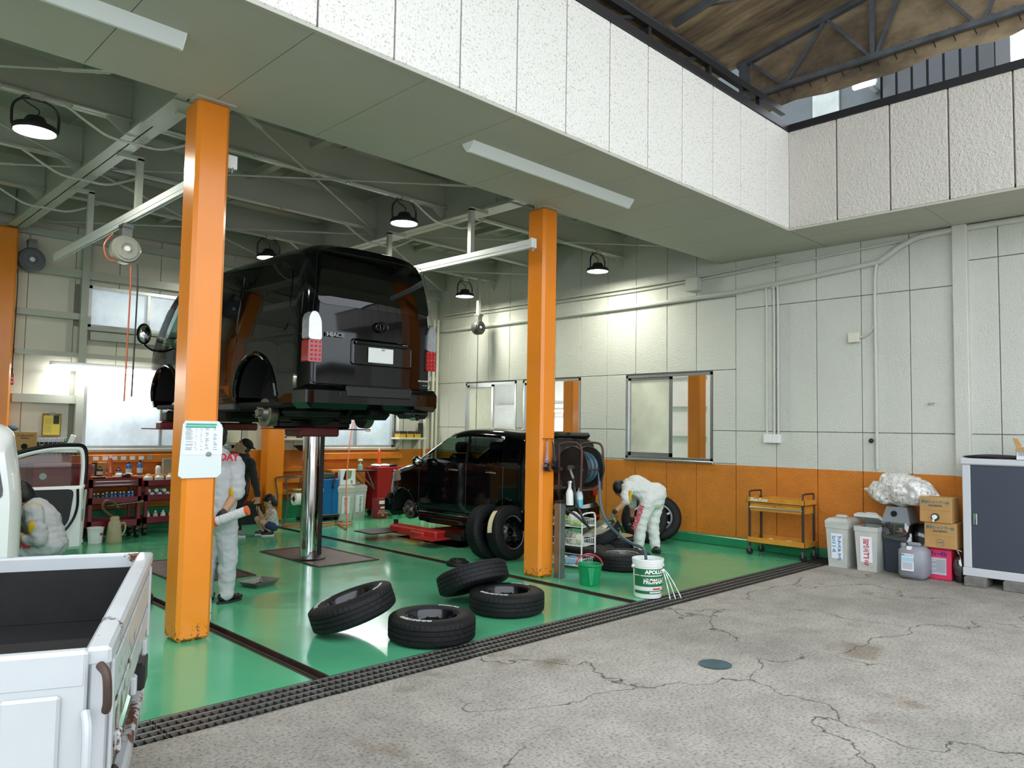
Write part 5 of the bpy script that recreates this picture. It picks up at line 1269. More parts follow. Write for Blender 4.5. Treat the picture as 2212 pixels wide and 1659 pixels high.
# ------------------------------------------------------------------ along the right wall in the yard
MYEL=mat('yellow_cart_paint','cf8d33',.4,vary=.18,vscale=7); MBRN=mat('brown_post','3a2b26',.45)
t=thing('tool_cart','yellow two-tier tool cart with dark posts against the orange wall','cart',(9.6,4.38,0)); CL,CD=.8,.36
for y in (.03,CL-.03):
    for x in (.02,CD-.02): 
        MB().bbox(x-.014,y-.014,.1,x+.014,y+.014,.78,.004).build('post',MBRN,t)
        w=MB().cyl((x-.012,y,.045),(x+.012,y,.045),.045,n=20).build('caster',MBLK,t); MB().box(x-.018,y-.012,.045,x+.018,y+.012,.12).build('caster_fork',MGALV,w)
    MB().tube(smoothpath([(.02,y,.76),(.02,y,.83),(.05,y,.85),(CD-.05,y,.85),(CD-.02,y,.83),(CD-.02,y,.76)],3),.012,8).build('handle',MBRN,t)
def traybox(z0,z1,nm,T,L,D,m,b=0):
    mb=MB().box(0,0,z0,D,L,z0+.006).box(0,0,z0,.006,L,z1).box(D-.006,0,z0,D,L,z1).box(0,0,z0,D,.006,z1).box(0,L-.006,z0,D,L,z1); return mb.build(nm,m,T)
traybox(.705,.775,'top_tray',t,CL,CD,MYEL); traybox(.165,.24,'bottom_tray',t,CL,CD,MYEL)
d=MB().bbox(.01,.03,.59,CD-.03,CL-.03,.705,.005).build('drawer',MYEL,t); MB().bbox(-.006,.035,.625,.012,CL-.035,.645,.004).build('pull_strip',MALU,d); MB().cyl((.0,CL/2,.665),(.012,CL/2,.665),.008).build('lock',MCHR,d); MB().box(.008,.03,.683,.011,CL-.03,.688).build('drawer_gap',MBRN,d)
lettering('Blue-Point',.062,FRM((-.002,CL-.17,.742),(0,-1,0),(0,0,1)),MLW,t,sx=.95,shear=.3,bold=.001)
rag('rag',mat('white_cloth','dcd9d6',.85),(9.78,4.93,.171),(.06,.05,.05),9,'white rag at the left of the cart\'s bottom tray'); rag('rag',mat('white_cloth','dcd9d6',.85),(9.76,4.66,.171),(.05,.09,.05),10,'white rag at the right of the cart\'s bottom tray')
# two pale rubbish bins
MBIN=mat('grey_bin_plastic','c3c5bf',.45,vary=.1,vscale=7)
def bin_(lab,p,L,D,H,lid,text,col,rz=0,ls=.07):
    t=thing('rubbish_bin',lab,'bin',p,rz); b=.82
    def q(k,z,i=0): return [(-D/2*k+i,-L/2*k+i,z),(D/2*k-i,-L/2*k+i,z),(D/2*k-i,L/2*k-i,z),(-D/2*k+i,L/2*k-i,z)]
    vs=q(b,0)+q(b+.01,.01)+q(.98,H-.06)+q(1.02,H-.055)+q(1.03,H)+q(1,H,.01)+q(b,.03,.012)
    MB().add(vs,[(i*4+j,i*4+(j+1)%4,(i+1)*4+(j+1)%4,(i+1)*4+j) for i in range(6) for j in range(4)]+[(3,2,1,0),(24,25,26,27)]).build('bin_body',MBIN,t,ang=25)
    l=MB(); vs=[( -D/2*1.05,-L/2*1.05,0),(D/2*1.05,-L/2*1.05,0),(D/2*1.05,L/2*1.05,0),(-D/2*1.05,L/2*1.05,0),(-D/2*1.05,-L/2*1.05,.03),(D/2*1.05,-L/2*1.05,.03),(D/2*1.05,L/2*1.05,.03),(-D/2*1.05,L/2*1.05,.03),(-D/2*.8,-L/2*.8,.065),(D/2*.8,-L/2*.8,.065),(D/2*.8,L/2*.8,.065),(-D/2*.8,L/2*.8,.065)]
    l.add(vs,[(3,2,1,0),(0,1,5,4),(1,2,6,5),(2,3,7,6),(3,0,4,7),(4,5,9,8),(5,6,10,9),(6,7,11,10),(7,4,8,11),(8,9,10,11)])
    l.bbox(-.05,-.07,.06,.05,.07,.1,.02)
    if lid: l.xf(TR(D/2,0,0)@RY(radians(lid))@TR(-D/2,0,0))
    l.build('lid',MBIN,t,(0,0,H)); 
    lab_=MB().box(-D/2*.93,-.075,H*.18,-D/2*.9+.004,.075,H*.78); k=(.98-b)/ (H-.06)
    lab_=MB(); x0=lambda z:-D/2*(b+.01+k*z)-.004
    lab_.add([(x0(H*.2),-.07,H*.2),(x0(H*.2),.07,H*.2),(x0(H*.78),.07,H*.78),(x0(H*.78),-.07,H*.78)],[(0,1,2,3)]).build('label_sheet',MPAP,t)
    for j,(txt,yy,sz) in enumerate(text):
        n=len(txt)
        for i,ch in enumerate(txt):
            z=H*.72-sz*1.05*i-sz*.5; lettering(ch,sz,FRM((x0(z)-.002,yy,z),(0,-1,0),(0,0,1)),col,t,bold=.002)
    return t
MBLU=mat('blue_marker','2a7fc0',.5); MRDI=mat('red_marker','c02030',.5)
bin_('closed pale grey bin lettered in blue beside the tool cart',(9.72,3.95,0),.27,.36,.53,0,[('プラスチック',-.03,.048),('ビニール',.035,.05)],MBLU)
bin_('pale grey bin lettered in red with its lid ajar',(9.72,3.6,0),.27,.36,.53,18,[('可燃ゴミ',0,.078)],MRDI)
# dark bin with lid and clear bag
t=thing('rubbish_bin','dark slate bin with grey flap lid and clear bag overhang','bin',(9.86,3.31,0)); MDB=mat('slate_bin','2c3440',.5); MGL=mat('grey_lid','7d8386',.45)
def frus(x0,y0,z0,x1,y1,z1,m,nm,T,k): # tapered box bottom half-sizes *k
    cx,cy=(x0+x1)/2,(y0+y1)/2; vs=[(cx+(x-cx)*kk,cy+(y-cy)*kk,z) for z,kk in ((z0,k),(z1,1)) for x,y in ((x0,y0),(x1,y0),(x1,y1),(x0,y1))]
    return MB().add(vs,[(3,2,1,0),(4,5,6,7),(0,1,5,4),(1,2,6,5),(2,3,7,6),(3,0,4,7)]).build(nm,m,T)
frus(-.17,-.15,0,.17,.15,.58,MDB,'bin_body',t,.85); MB().bbox(-.185,-.165,.575,.185,.165,.6,.008).build('lid_rim',MGL,t)
vs=[(x*k,y*k,z) for z,k in ((.6,1),(.78,.72)) for x,y in ((-.18,-.16),(.18,-.16),(.18,.16),(-.18,.16))]
MB().add(vs,[(4,5,6,7),(0,1,5,4),(1,2,6,5),(2,3,7,6),(3,0,4,7)]).build('hood_lid',MGL,t)
MB().lathe([(0,0),(.036,0)],20,cap=False).xf(TR(-.164,.02,.70)@RY(radians(-76))).build('drop_hole',MDARK,t)
vs=[]
for i in range(7):
    z=.6-.2*i/6
    for j in range(33):
        a=2*pi*j/32; k=1+.10*(i/6)+.06*sin(5*a+i)*(i/6)+.04*sin(11*a)*(i/6); x,y=.19*k*(abs(cos(a))**.4)*(1 if cos(a)>0 else -1),.175*k*(abs(sin(a))**.4)*(1 if sin(a)>0 else -1); vs.append((x,y,z+.02*sin(3*a)*(i/6)))
MB().add(vs,[(i*33+j,i*33+j+1,i*33+34+j,i*33+33+j) for i in range(6) for j in range(32)]).build('bag_skirt',m_glass('bag_film','dfe2e4',.16),t)
# big clear bag of packaging
def m_bag():
    t=NT('translucent_bag'); co=t.coord('Object'); n=t.noise(co,6,6,.7); n2=t.noise(co,3,4)
    c=t.ramp(n,[(.3,lin('b4b1aa')),(.55,lin('dedcd6')),(.75,lin('f1f0ec'))]); 
    w=t.n('ShaderNodeTexWave',wave_type='BANDS',bands_direction='Y'); w.inputs['Scale'].default_value=5; w.inputs['Distortion'].default_value=3; t.l(co,w.inputs['Vector'])
    ink=t.math('MULTIPLY',t.math('GREATER_THAN',w.outputs['Fac'],.86),t.math('GREATER_THAN',t.noise(t.coord('Object',(4,4,12)),5,4),.5))
    t.l(t.mix(t.math('MULTIPLY',ink,.45),c,lin('55534f')),t.b.inputs['Base Color']); t.b.inputs['Roughness'].default_value=.22; t.b.inputs['Coat Weight'].default_value=.6; t.bump(n2,.9,.05); return t.m
def blob(c,r,seed,m,nm,parent=None,amp=.12,n=40,mm=24):
    rnd=random.Random(seed); K=[(rnd.randint(2,9),rnd.randint(1,7),rnd.uniform(0,6.28),rnd.uniform(.3,1)) for _ in range(10)]; vs=[]
    for i in range(mm+1):
        th=pi*i/mm
        for j in range(n):
            a=2*pi*j/n; s=1+amp*sum(w*sin(p*a+q*th+f)/sqrt(p+q) for p,q,f,w in K)*sin(th)*.7
            vs.append((c[0]+r[0]*s*sin(th)*cos(a),c[1]+r[1]*s*sin(th)*sin(a),c[2]-r[2]*cos(th)*s))
    return MB().add(vs,[(i*n+j,i*n+(j+1)%n,(i+1)*n+(j+1)%n,(i+1)*n+j) for i in range(mm) for j in range(n)]).build(nm,m,parent,ang=75)
t=thing('rubbish_bag','bulging clear bag of crumpled packaging lying on the dark bin','bag',(9.84,3.3,.785))
BAGT = t
# jerry can
t=thing('jerry_can','grey square plastic canister with a blue and white label','canister',(9.52,3.05,0)); MJ=mat('grey_hdpe','8b8c93',.42,vary=.06)
MB().bbox(-.13,-.15,0,.13,.15,.37,.05).build('can_body',MJ,t,ang=60); MB().bbox(-.03,-.07,.365,.03,.07,.41,.015).build('handle',MJ,t); MB().cyl((-.06,.1,.36),(-.06,.1,.4),.03).build('cap',MJ,t)
l=MB().box(-.134,-.03,.1,-.131,.1,.29).build('label_sheet',MPAP,t); MB().box(-.136,-.03,.2,-.134,.1,.25).build('blue_panel',mat('light_blue_print','a9cfe4',.5),l); lettering('車用シャンプー',.02,FRM((-.137,.035,.275),(0,-1,0),(0,0,1)),mat('navy_ink','1d4470',.5),l); MB().box(-.136,-.03,.26,-.1345,.1,.262).build('rule',MBLU,l)
for k in range(7): MB().box(-.136,-.02,.12+.011*k,-.134,.09,.124+.011*k).build('text_line',MINK,l)
MB().box(-.125,.0,.335,-.08,.045,.372).xf(Matrix()).build('tag',MPAP,t)
# pink tin
t=thing('oil_tin','pink square oil tin under the cardboard boxes','tin',(9.77,2.83,0)); MB().bbox(-.12,-.12,0,.12,.12,.35,.012).build('tin_body',mat('pink_tin','d8365a',.35),t)
p=MB().box(-.123,-.07,.06,-.12,.1,.25).build('label_panel',mat('grey_label','b9bcc4',.5),t); lettering('ディーゼル',.045,FRM((-.124,.01,.29),(0,-1,0),(0,0,1)),mat('violet_ink','4a2a9a',.4),t,bold=.003,sx=.8)
for k in range(9): MB().box(-.125,-.06,.09+.016*k,-.123,.09-.03*(k%3),.094+.016*k).build('text_line',MINK,p)
MB().bbox(-.13,-.13,.35,.13,.13,.365,.006).build('tin_lid',mat('pink_tin','d8365a',.35),t)
# cardboard boxes
MCB=mat('cardboard','b88f58',.8,vary=.12,vscale=5)
def carton(lab,p,valve,rz=0):
    t=thing('carton',lab,'box',p,rz); w,d,h=.33,.27,.285
    MB().bbox(-d/2,-w/2,0,d/2,w/2,h,.005).build('box_body',MCB,t); MB().box(-d/2-.001,-w/2,h*.48,-d/2,w/2,h*.485).build('fold_line',mat('card_crease','8d6b3f',.8),t); MB().box(-d/2,-w/2-.001,h*.9,d/2,-w/2,h*.91).build('fold_line',mat('card_crease','8d6b3f',.8),t)
    lettering('撥水シャンプー20',.036,FRM((-d/2-.002,.0,h*.8),(0,-1,0),(0,0,1)),mat('teal_ink','2a7d84',.6),t,bold=.0015); MB().box(-d/2-.002,-.075,h*.64,-d/2,.075,h*.7).build('black_strip',MBLK,t); lettering('HYDRO SHAMPOO CONCENTRATE',.011,FRM((-d/2-.003,0,h*.67),(0,-1,0),(0,0,1)),mat('pale_ink','d6c9ae',.6),t)
    if valve:
        v=MB().cyl((-d/2-.012,0,h*.22),(-d/2,0,h*.22),.042,n=24).build('valve_collar',mat('black_plastic2','22282a',.4),t); MB().cyl((-d/2-.04,0,h*.23),(-d/2-.01,0,h*.23),.026,n=18).build('tap',MWHITE,v); MB().beam((-d/2-.045,0,h*.25),(-d/2-.045,.01,h*.05),.018).build('tap_lever',MWHITE,v)
    else:
        MB().tube([(-d/2-.001,.04*cos(2*pi*k/24)+.0,h*.22+.04*sin(2*pi*k/24)) for k in range(24)],.002,5,closed=True).build('ring_print',mat('teal_ink','2a7d84',.6),t); lettering('ECO',.018,FRM((-d/2-.002,.004,h*.22),(0,-1,0),(0,0,1)),mat('brown_ink','6b5330',.6),t)
        dp=MB().lathe([(0,.016),(.004,.008),(.007,0),(.005,-.006),(0,-.008)],12,cap=False).xf(TR(-d/2-.002,-.025,h*.24)).build('drop_print',mat('teal_ink','2a7d84',.6),t)
carton('brown carton resting on the pink tin, lower of the two',(9.72,2.8,.366),False); carton('brown carton with a white tap valve, upper of the two',(9.7,2.84,.652),True)
# wheel covers behind canister
for k,(y,x,lab) in enumerate(((2.98,9.93,'black and silver wheel cover behind the grey canister, nearer the bin'),(2.92,10.01,'black wheel cover leaning behind the cartons'))):
    t=thing('wheel_cover',lab,'wheel cover',(x,y+.02,.42),rot=(0,radians(-76),.3)); MB().lathe([(0,.03),(.1,.035),(.17,.02),(.2,-.01),(.205,-.03),(.2,-.03),(.16,0),(0,.01)],30).build('cover_face',(MPT,MALLOY)[k==0] if k else MPT,t)
    for q in range(5): MB().beam((.05,0,.04),(.19,0,.012),.04,.012).xf(RZ(2*pi*q/5)).build('spoke',MALLOY if k==0 else MPT,t)
# bagged bottle
t=thing('bagged_bottle','bottle in a cloudy bag standing by the storage cabinet','bag',(9.7,2.635,0)); MB().lathe([(0,0),(.05,0),(.055,.02),(.05,.14),(.02,.2),(.018,.25),(0,.25)],18).build('bottle',MPT,t); blob((0,0,.17),(.075,.075,.14),12,m_glass('cloudy_bag','bdb9b2',.25),'bag_film',t,.12,20,14); MB().tube(smoothpath([(0,0,.28),(.01,.02,.33),(-.01,.03,.36),(0,-.02,.34)],4),.006,6).build('bag_knot',MWHITE,t)
# storage cabinet on blocks
t=thing('storage_cabinet','light grey storage cabinet with a dark slate sliding door on concrete blocks','cabinet',(9.6,.95,.1)); MCBG=mat('cabinet_grey','c9cbcf',.35); L=1.62
MB().bbox(.02,.0,.0,.5,L,1.22,.006).build('cabinet_body',MCBG,t); MB().bbox(-.02,-.02,1.22,.52,L+.02,1.29,.012).build('cabinet_top',MCBG,t); MB().bbox(-.01,-.01,0,.02,L+.01,.09,.006).build('plinth_rail',MCBG,t)
for y in (0,L-.08): MB().bbox(-.008,y,.09,.022,y+.08,1.22,.006).build('corner_stile',MCBG,t)
d=MB().bbox(.0,L*.48,.095,.018,L-.085,1.215,.004).build('sliding_door',mat('slate_door','3a4350',.4,vary=.04),t); MB().bbox(-.012,L-.14,.56,.004,L-.105,.69,.012).build('pull_handle',MCHR,d); MB().bbox(.008,.08,.095,.02,L*.5,1.215,.004).build('sliding_door',mat('slate_door','3a4350',.4),t)
for i,y in enumerate((2.45,2.08,1.1)):
    b=MB().bbox(-.11,-.11,0,.2,.1,.1,.008); o=b.build('concrete_block',mat('grey_block','77746e',.9,vary=.25,vscale=12,bump=.5,bscale=40),None,(9.62,y,0)); tag(o,f'grey concrete block under the storage cabinet, {("at its left corner","second from its left corner","at its right end")[i]}','block')
o=rag('tarpaulin',mat('black_cloth','121214',.6),(9.85,2.3,1.39),(.18,.3,.045),21,'black folded cover on top of the storage cabinet','cover',n=30,rough=.18)
t=thing('carton','white printed carton with open flaps on the storage cabinet','box',(9.72,1.88,1.39)); MB().box(-.13,-.17,0,.13,.17,.004).box(-.13,-.17,0,-.126,.17,.14).box(.126,-.17,0,.13,.17,.14).box(-.13,.166,0,.13,.17,.14).box(-.13,-.17,0,.13,-.166,.14).build('box_body',MPAP,t); MB().add([(-.13,.17,.14),(.13,.17,.14),(.13,.2,.22),(-.13,.2,.24)],[(0,1,2,3)]).build('flap',MCB,t); MB().add([(-.13,-.17,.14),(-.13,.17,.14),(-.2,.16,.1),(-.2,-.16,.1)],[(0,1,2,3)]).build('flap',MCB,t)
lettering('SD',.045,FRM((-.132,.12,.06),(0,-1,0),(0,0,1)),MINK,t)
# ------------------------------------------------------------------ pipes and boxes on the right wall
def wpipe(lab,pts,r,n=7): 
    o=MB().tube(smoothpath(pts,5),r,n).build('wall_pipe',MCON,None); return tag(o,lab,'pipe')
xw=XW-.05
wpipe('thick cream pipe bundle running along the top of the right wall',[(xw,12.3,3.66),(xw,9,3.66),(xw,6.2,3.68),(xw,5.2,3.72),(xw,3.75,3.83),(xw-.01,3.55,3.88),(xw-.01,3.3,4.02),(xw-.01,2.9,4.1),(xw,1.2,4.1),(xw,-1.5,4.1)],.035,10)
wpipe('thin pipe just above the cream bundle on the right wall',[(xw,12.3,3.92),(xw,8,3.92),(xw,6.4,3.95),(xw,4.4,4.02),(xw,2.6,4.09),(xw,-1,4.13)],.018)
wpipe('second thin pipe at the top of the right wall',[(xw-.02,12.3,3.98),(xw-.02,8,3.98),(xw-.02,6.2,4.0),(xw-.02,4.9,4.07)],.016)
for k,(y,lab) in enumerate(((5.14,'leftmost of the three slim conduits dropping to the switch box'),(5.03,'middle of the three slim conduits dropping to the switch box'),(4.97,'rightmost of the three slim conduits dropping to the switch box'))):
    wpipe(lab,[(xw,y+.16,3.74),(xw,y+.04,3.7),(xw,y,3.6),(xw,y,2.6),(xw,y,1.62)],.015)
t=thing('switch_box','white double switch box at the foot of three conduits','switch box',(XW-.02,4.94,1.5)); 
for y in (0,.12): MB().bbox(-.07,y,0,0,y+.118,.12,.006).build('box',MWHITE,t)
wpipe('single pale downpipe from the cable bundle to the orange band',[(xw,3.62,3.86),(xw,3.66,3.6),(xw,3.66,2.5),(xw,3.66,1.2)],.02)
t=thing('junction_box','cream junction box beside the downpipe on the right wall','junction box',(XW-.02,3.86,2.83)); MB().bbox(-.06,0,0,0,.14,.13,.006).build('box',mat('cream_box','d9d6c4',.4),t); MB().tube(smoothpath([(-.03,0,.06),(-.03,-.06,.07),(-.03,-.13,.12),(-.03,-.18,.2)],4),.012,7).build('feed_pipe',MCON,t)
o=MB().ball((XW-.05,3.73,1.56),.03,14,10).build('wall_lamp',MBLK,None); tag(o,'small black round fitting on the downpipe','fitting')
t=thing('wall_tap','small grey tap on the right wall panel','tap',(XW-.03,3.05,2.02)); MB().cyl((0,0,0),(-.04,0,0),.01).cyl((-.04,0,0),(-.04,-.07,.005),.008).build('tap_body',MALU,t)
t=thing('junction_box','white square box under the soffit where the pipes meet','junction box',(XW-.17,6.2,3.78)); MB().bbox(0,0,0,.15,.2,.2,.006).build('box',MCON,t)
# ------------------------------------------------------------------ workshop along the back wall
MDR=mat('dark_red_paint','7a1f28',.35,vary=.15,vscale=5); MRD2=mat('tool_red','a01f22',.3,vary=.1)
# orange bench rail on the wall and work bench
t=thing('bench_rail','orange timber rail along the back wall with small white price labels','rail',(0,YB,0)); MB().bbox(2.55,-.12,1.03,5.95,-.01,1.15,.006).build('rail_board',MBOR,t)
for k in range(7): x=3.56+.128*k; MB().box(x,-.125,1.07,x+.075,-.12,1.125).build('label_card',MPAP if k<6 else mat('bluegrey_card','8fa3ad',.6),t)
MB().bbox(2.55,-.02,.6,5.95,-.005,.66,.006).build('lower_board',MBOR,t)
t=thing('bench_rail','orange timber rail under the right back window','rail',(0,YB,0)); MB().bbox(7.35,-.12,1.02,9.2,-.01,1.14,.006).build('rail_board',MBOR,t); MB().bbox(6.5,-.14,.3,6.62,-.0,1.15,.006).build('upright',MBOR,t); MB().bbox(7.25,-.14,.3,7.37,0,1.15,.006).build('upright',MBOR,t)
for z in (.42,.62,.82): MB().bbox(6.5,-.12,z,7.4,-.02,z+.08,.006).build('cross_board',MBOR,t)
t=thing('work_bench','narrow orange work bench under the right back window','bench',(7.4,12.1,0)); MB().bbox(0,0,.8,.66,.3,.845,.006).build('bench_top',MBOR,t)
for x in (.05,.55): MB().bbox(x,.2,0,x+.06,.28,.8,.004).build('leg',MBOR,t)
MB().bbox(.02,.27,.35,.64,.29,.8,.003).build('back_panel',MBOR,t)
# red chest and things over it
t=thing('tool_chest','wide red tool chest with a white round sticker behind the open car door','tool chest',(2.7,12.0,.68)); MB().bbox(0,0,0,.72,.42,.36,.01).build('chest_body',MRD2,t); MB().bbox(-.005,-.01,.3,.725,.425,.375,.01).build('lid',MRD2,t); MB().cyl((.12,-.004,.2),(.12,.002,.2),.045,n=24).build('sticker',MPAP,t)
t=thing('chest_stand','dark steel cabinet carrying the red tool chest','cabinet',(2.68,12.0,0)); MB().bbox(0,.02,.06,.76,.44,.675,.008).build('cabinet_body',mat('dark_brown_steel','33231f',.5),t)
for x in (.06,.7): MB().cyl((x-.015,.2,.035),(x+.015,.2,.035),.034).build('caster',MBLK,t)
t=thing('wall_shelf','grey wall shelf carrying the cardboard box','shelf',(2.4,12.15,1.19)); MB().bbox(0,0,0,.88,.4,.025,.004).build('board',MSTL,t)
t=thing('carton','tan cardboard tissue box with brown script on the wall shelf','box',(2.56,12.14,1.216)); MB().bbox(-.12,0,0,.2,.2,.27,.004).build('box_body',MCB,t); lettering('Professional',.04,FRM((.05,-.003,.22),(1,0,0),(0,0,1)),mat('brown_ink2','4a3020',.6),t,shear=.3); lettering('Quality',.035,FRM((.05,-.003,.185),(1,0,0),(0,0,1)),mat('brown_ink2','4a3020',.6),t,shear=.3)
MB().lathe([(0,0),(.04,0)],20,cap=False).xf(TR(.05,-.002,.07)@RX(pi/2)).build('opening',MDARK,t)
t=thing('tool_rail','white wall rail hung with a row of ring spanners','tool rail',(2.78,YB-.06,1.2)); MB().box(0,0,.14,.55,.02,.2).build('rail_board',MWHITE,t); MB().box(-.02,.02,-.15,.58,.03,.2).build('backboard',MPT,t)
MSTE=mat('tool_steel','8a8d90',.25,.9)
for k in range(10):
    x=.03+.055*k; s=thing('spanner',f'ring spanner on the white wall rail, {("first","second","third","fourth","fifth","sixth","seventh","eighth","ninth","tenth")[k]} from the left','spanner',(2.78+x,YB-.075,1.37),0,'spanners on the wall rail'); MB().lathe([(.014,-.005),(.024,-.005),(.024,.005),(.014,.005)],14,closed=True).xf(RX(pi/2)).build('ring_end',MSTE,s); MB().beam((0,0,-.02),(0,0,-.19-.006*k),.014,.006).build('shank',MSTE,s)
t=thing('clipboard','yellow printed poster on a clipboard against the back wall','poster',(2.9,YB-.02,1.42)); MB().box(0,0,0,.24,.006,.33).build('board',mat('clip_brown','8a6b2f',.6),t); MB().box(.015,-.003,.02,.225,0,.3).build('yellow_page',mat('yellow_paper','d8c552',.6),t); MB().box(.14,-.005,.18,.215,-.003,.3).build('black_panel',MBLK,t); MB().bbox(.08,-.01,.3,.16,0,.34,.004).build('clip',MGALV,t)
for k in range(9): MB().box(.03,-.004,.06+.022*k,.12,-.003,.064+.022*k).build('text_line',MINK,t)
t=thing('card_box','narrow white and green card leaning on the wall shelf','card',(3.2,12.4,1.216),rot=(0,.35,0)); MB().bbox(-.035,0,0,.035,.02,.24,.003).build('card',MPAP,t); MB().box(-.06,.012,.02,-.02,.02,.2).build('green_card',mat('green_card','4d7a52',.6),t)
t=thing('tool_case','low black tool case on the wall shelf','case',(2.85,12.3,1.216)); MB().bbox(-.02,0,0,.3,.14,.09,.01).build('case_body',MBLK,t); MB().bbox(.08,-.008,.03,.2,0,.05,.004).build('latch',MPT,t)
o=blob((2.5,12.42,1.53),(.09,.06,.04),3,mat('teal_cloth','3d6470',.8),'cloth_bundle',None,.2,18,10); tag(o,'teal cloth bundle on top of the tan tissue box','cloth')
# red carts
def redcart(lab,p,L,D,H,m,drawer):
    t=thing('service_cart',lab,'cart',p)
    for x in (0,L-.05):
        for y in (0,D-.04): MB().bbox(x,y,.13,x+.05,y+.04,H,.006).build('post',m,t)
        for y in (.05,D-.05): w=MB().cyl((x+.005,y,.06),(x+.045,y,.06),.06,n=18).build('caster',MBLK,t); MB().box(x+.01,y-.015,.06,x+.04,y+.015,.14).build('caster_fork',MGALV,w)
    for z,h in ((H-.12 if drawer else H-.09,.12 if drawer else .09),(.50,.09),(.17,.1)): 
        mb=MB().box(0,0,z,L,D,z+.008).box(0,0,z,L,.008,z+h).box(0,D-.008,z,L,D,z+h).box(0,0,z,.008,D,z+h).box(L-.008,0,z,L,D,z+h); mb.build('tray',m,t)
    if drawer:
        d=MB().bbox(.05,-.006,H-.11,L-.05,.01,H-.01,.004).build('drawer',m,t)
        for z in (H-.035,H-.085): MB().bbox(.06,-.018,z-.008,L-.06,-.004,z+.008,.004).build('pull_strip',MCHR,d)
    return t
c1p=(3.28,11.55,0); redcart('dark red service cart with a chrome-pulled drawer and blue bottles',c1p,.68,.42,.85,MDR,True)
c2p=(4.06,11.7,0); redcart('dark red service cart loaded with white bottles beside the near column',c2p,.62,.4,.8,MDR,False)
t=thing('extension_bar','long chrome extension bar hooked across the front of the red service cart','bar',(3.5,11.52,.48)); MB().cyl((0,0,0),(.46,0,.035),.012).build('shaft',MSTE,t); MB().cyl((.4,0,.03),(.48,0,.037),.018).build('socket',MSTE,t)
def bottle(lab,p,r,h,m,cap,grp,name='bottle'):
    t=thing(name,lab,'bottle',p,0,grp); MB().lathe([(0,0),(r*.95,0),(r,.01),(r,h*.68),(r*.8,h*.78),(r*.4,h*.86),(r*.38,h*.9)],16).build('bottle_body',m,t); MB().cyl((0,0,h*.88),(0,0,h),r*.42,n=12).build('cap',cap,t); MB().lathe([(r*1.01,h*.15),(r*1.01,h*.5)],16,cap=False).build('label_wrap',mat('bottle_label','b9c6cc',.5),t); return t
MBB=mat('blue_bottle','1f5f9c',.25); MGBt=mat('dark_green_bottle','153a2c',.3); nm=['leftmost','second','third','fourth','fifth','sixth','seventh','eighth','ninth','tenth']
for k in range(10): bottle(f'{"green" if k<3 else "blue"} bottle on the middle shelf of the red cart, {nm[k]} from the left',(3.36+.056*k,11.6+.03*(k%2),.509),.026,.14+.012*(k>2),MGBt if k<3 else MBB,MWHITE,'bottles on the red cart')
t=thing('spray_can','tall orange spray can with a straw on top of the red service cart','can',(3.57,11.68,.85)); MOC=mat('orange_can','e2571c',.3); MB().lathe([(0,0),(.032,0),(.033,.008),(.033,.25),(.02,.275),(.014,.28)],18).build('can_body',MOC,t); MB().lathe([(.014,.28),(.016,.3),(.008,.315),(0,.316)],14,cap=False).build('nozzle',MWHITE,t); MB().cyl((0,0,.308),(-.11,0,.31),.0025,n=6).build('straw',MWHITE,t); lettering('BRAKE',.03,FRM((0,-.0335,.12),(0,0,1),(-1,0,0)),MLW,t,sx=.9)
t=thing('hammer','black-gripped tool lying on the red service cart','tool',(3.36,11.62,.862)); MB().cyl((-.02,0,0),(.14,.02,0),.016).build('grip',MBLK,t); MB().cyl((.14,.02,0),(.34,.03,.005),.008).build('shaft',mat('pale_wood','d8c08c',.6),t)
for k,(dx,dy) in enumerate(((.42,.1),(.5,.06),(.56,.14))): o=blob((3.28+dx,11.6+dy,.885),(.06,.05,.03),40+k,(MWHITE,MBLK,mat('cream_cloth','d8d3bf',.85))[k],'cloth_bundle',None,.25,16,10); tag(o,('white','black','cream')[k]+' crumpled cloth on top of the red service cart','cloth')
for k in range(11):
    r_,c_=divmod(k,4); t=thing('spray_bottle_lying',f'white capped bottle lying in the second red cart, row {("bottom","middle","top")[r_]}, {nm[c_]} from the left','bottle',(4.13+.11*c_+.05*(r_%2),11.74,.545+.05*r_),0,'bottles lying in the second red cart'); MB().cyl((0,0,0),(0,.2,0),.028,n=14).build('bottle_body',mat('white_hdpe','dfe2de',.4),t); MB().cyl((0,-.02,0),(0,0,0),.012,n=10).build('cap',MWHITE,t)
for k in range(4): bottle(f'small clear bottle on the lowest tray of the second red cart, {nm[k]} from the left',(4.14+.11*k,11.78,.178),.035,.17,(mat('white_hdpe','dfe2de',.4),mat('clear_plastic','b4b8b6',.25))[k%2],MWHITE,'bottles on the second cart lowest tray')
for k in range(3): bottle(f'stout cream plastic jar on top of the second red cart, {nm[k]} from the left',(4.14+.16*k,11.82,.718),.065,.17,mat('cream_hdpe','cfcbb9',.45),(MWHITE,mat('paleblue_cap','9ec3cc',.4),MWHITE)[k],'jars on the second red cart','jar')
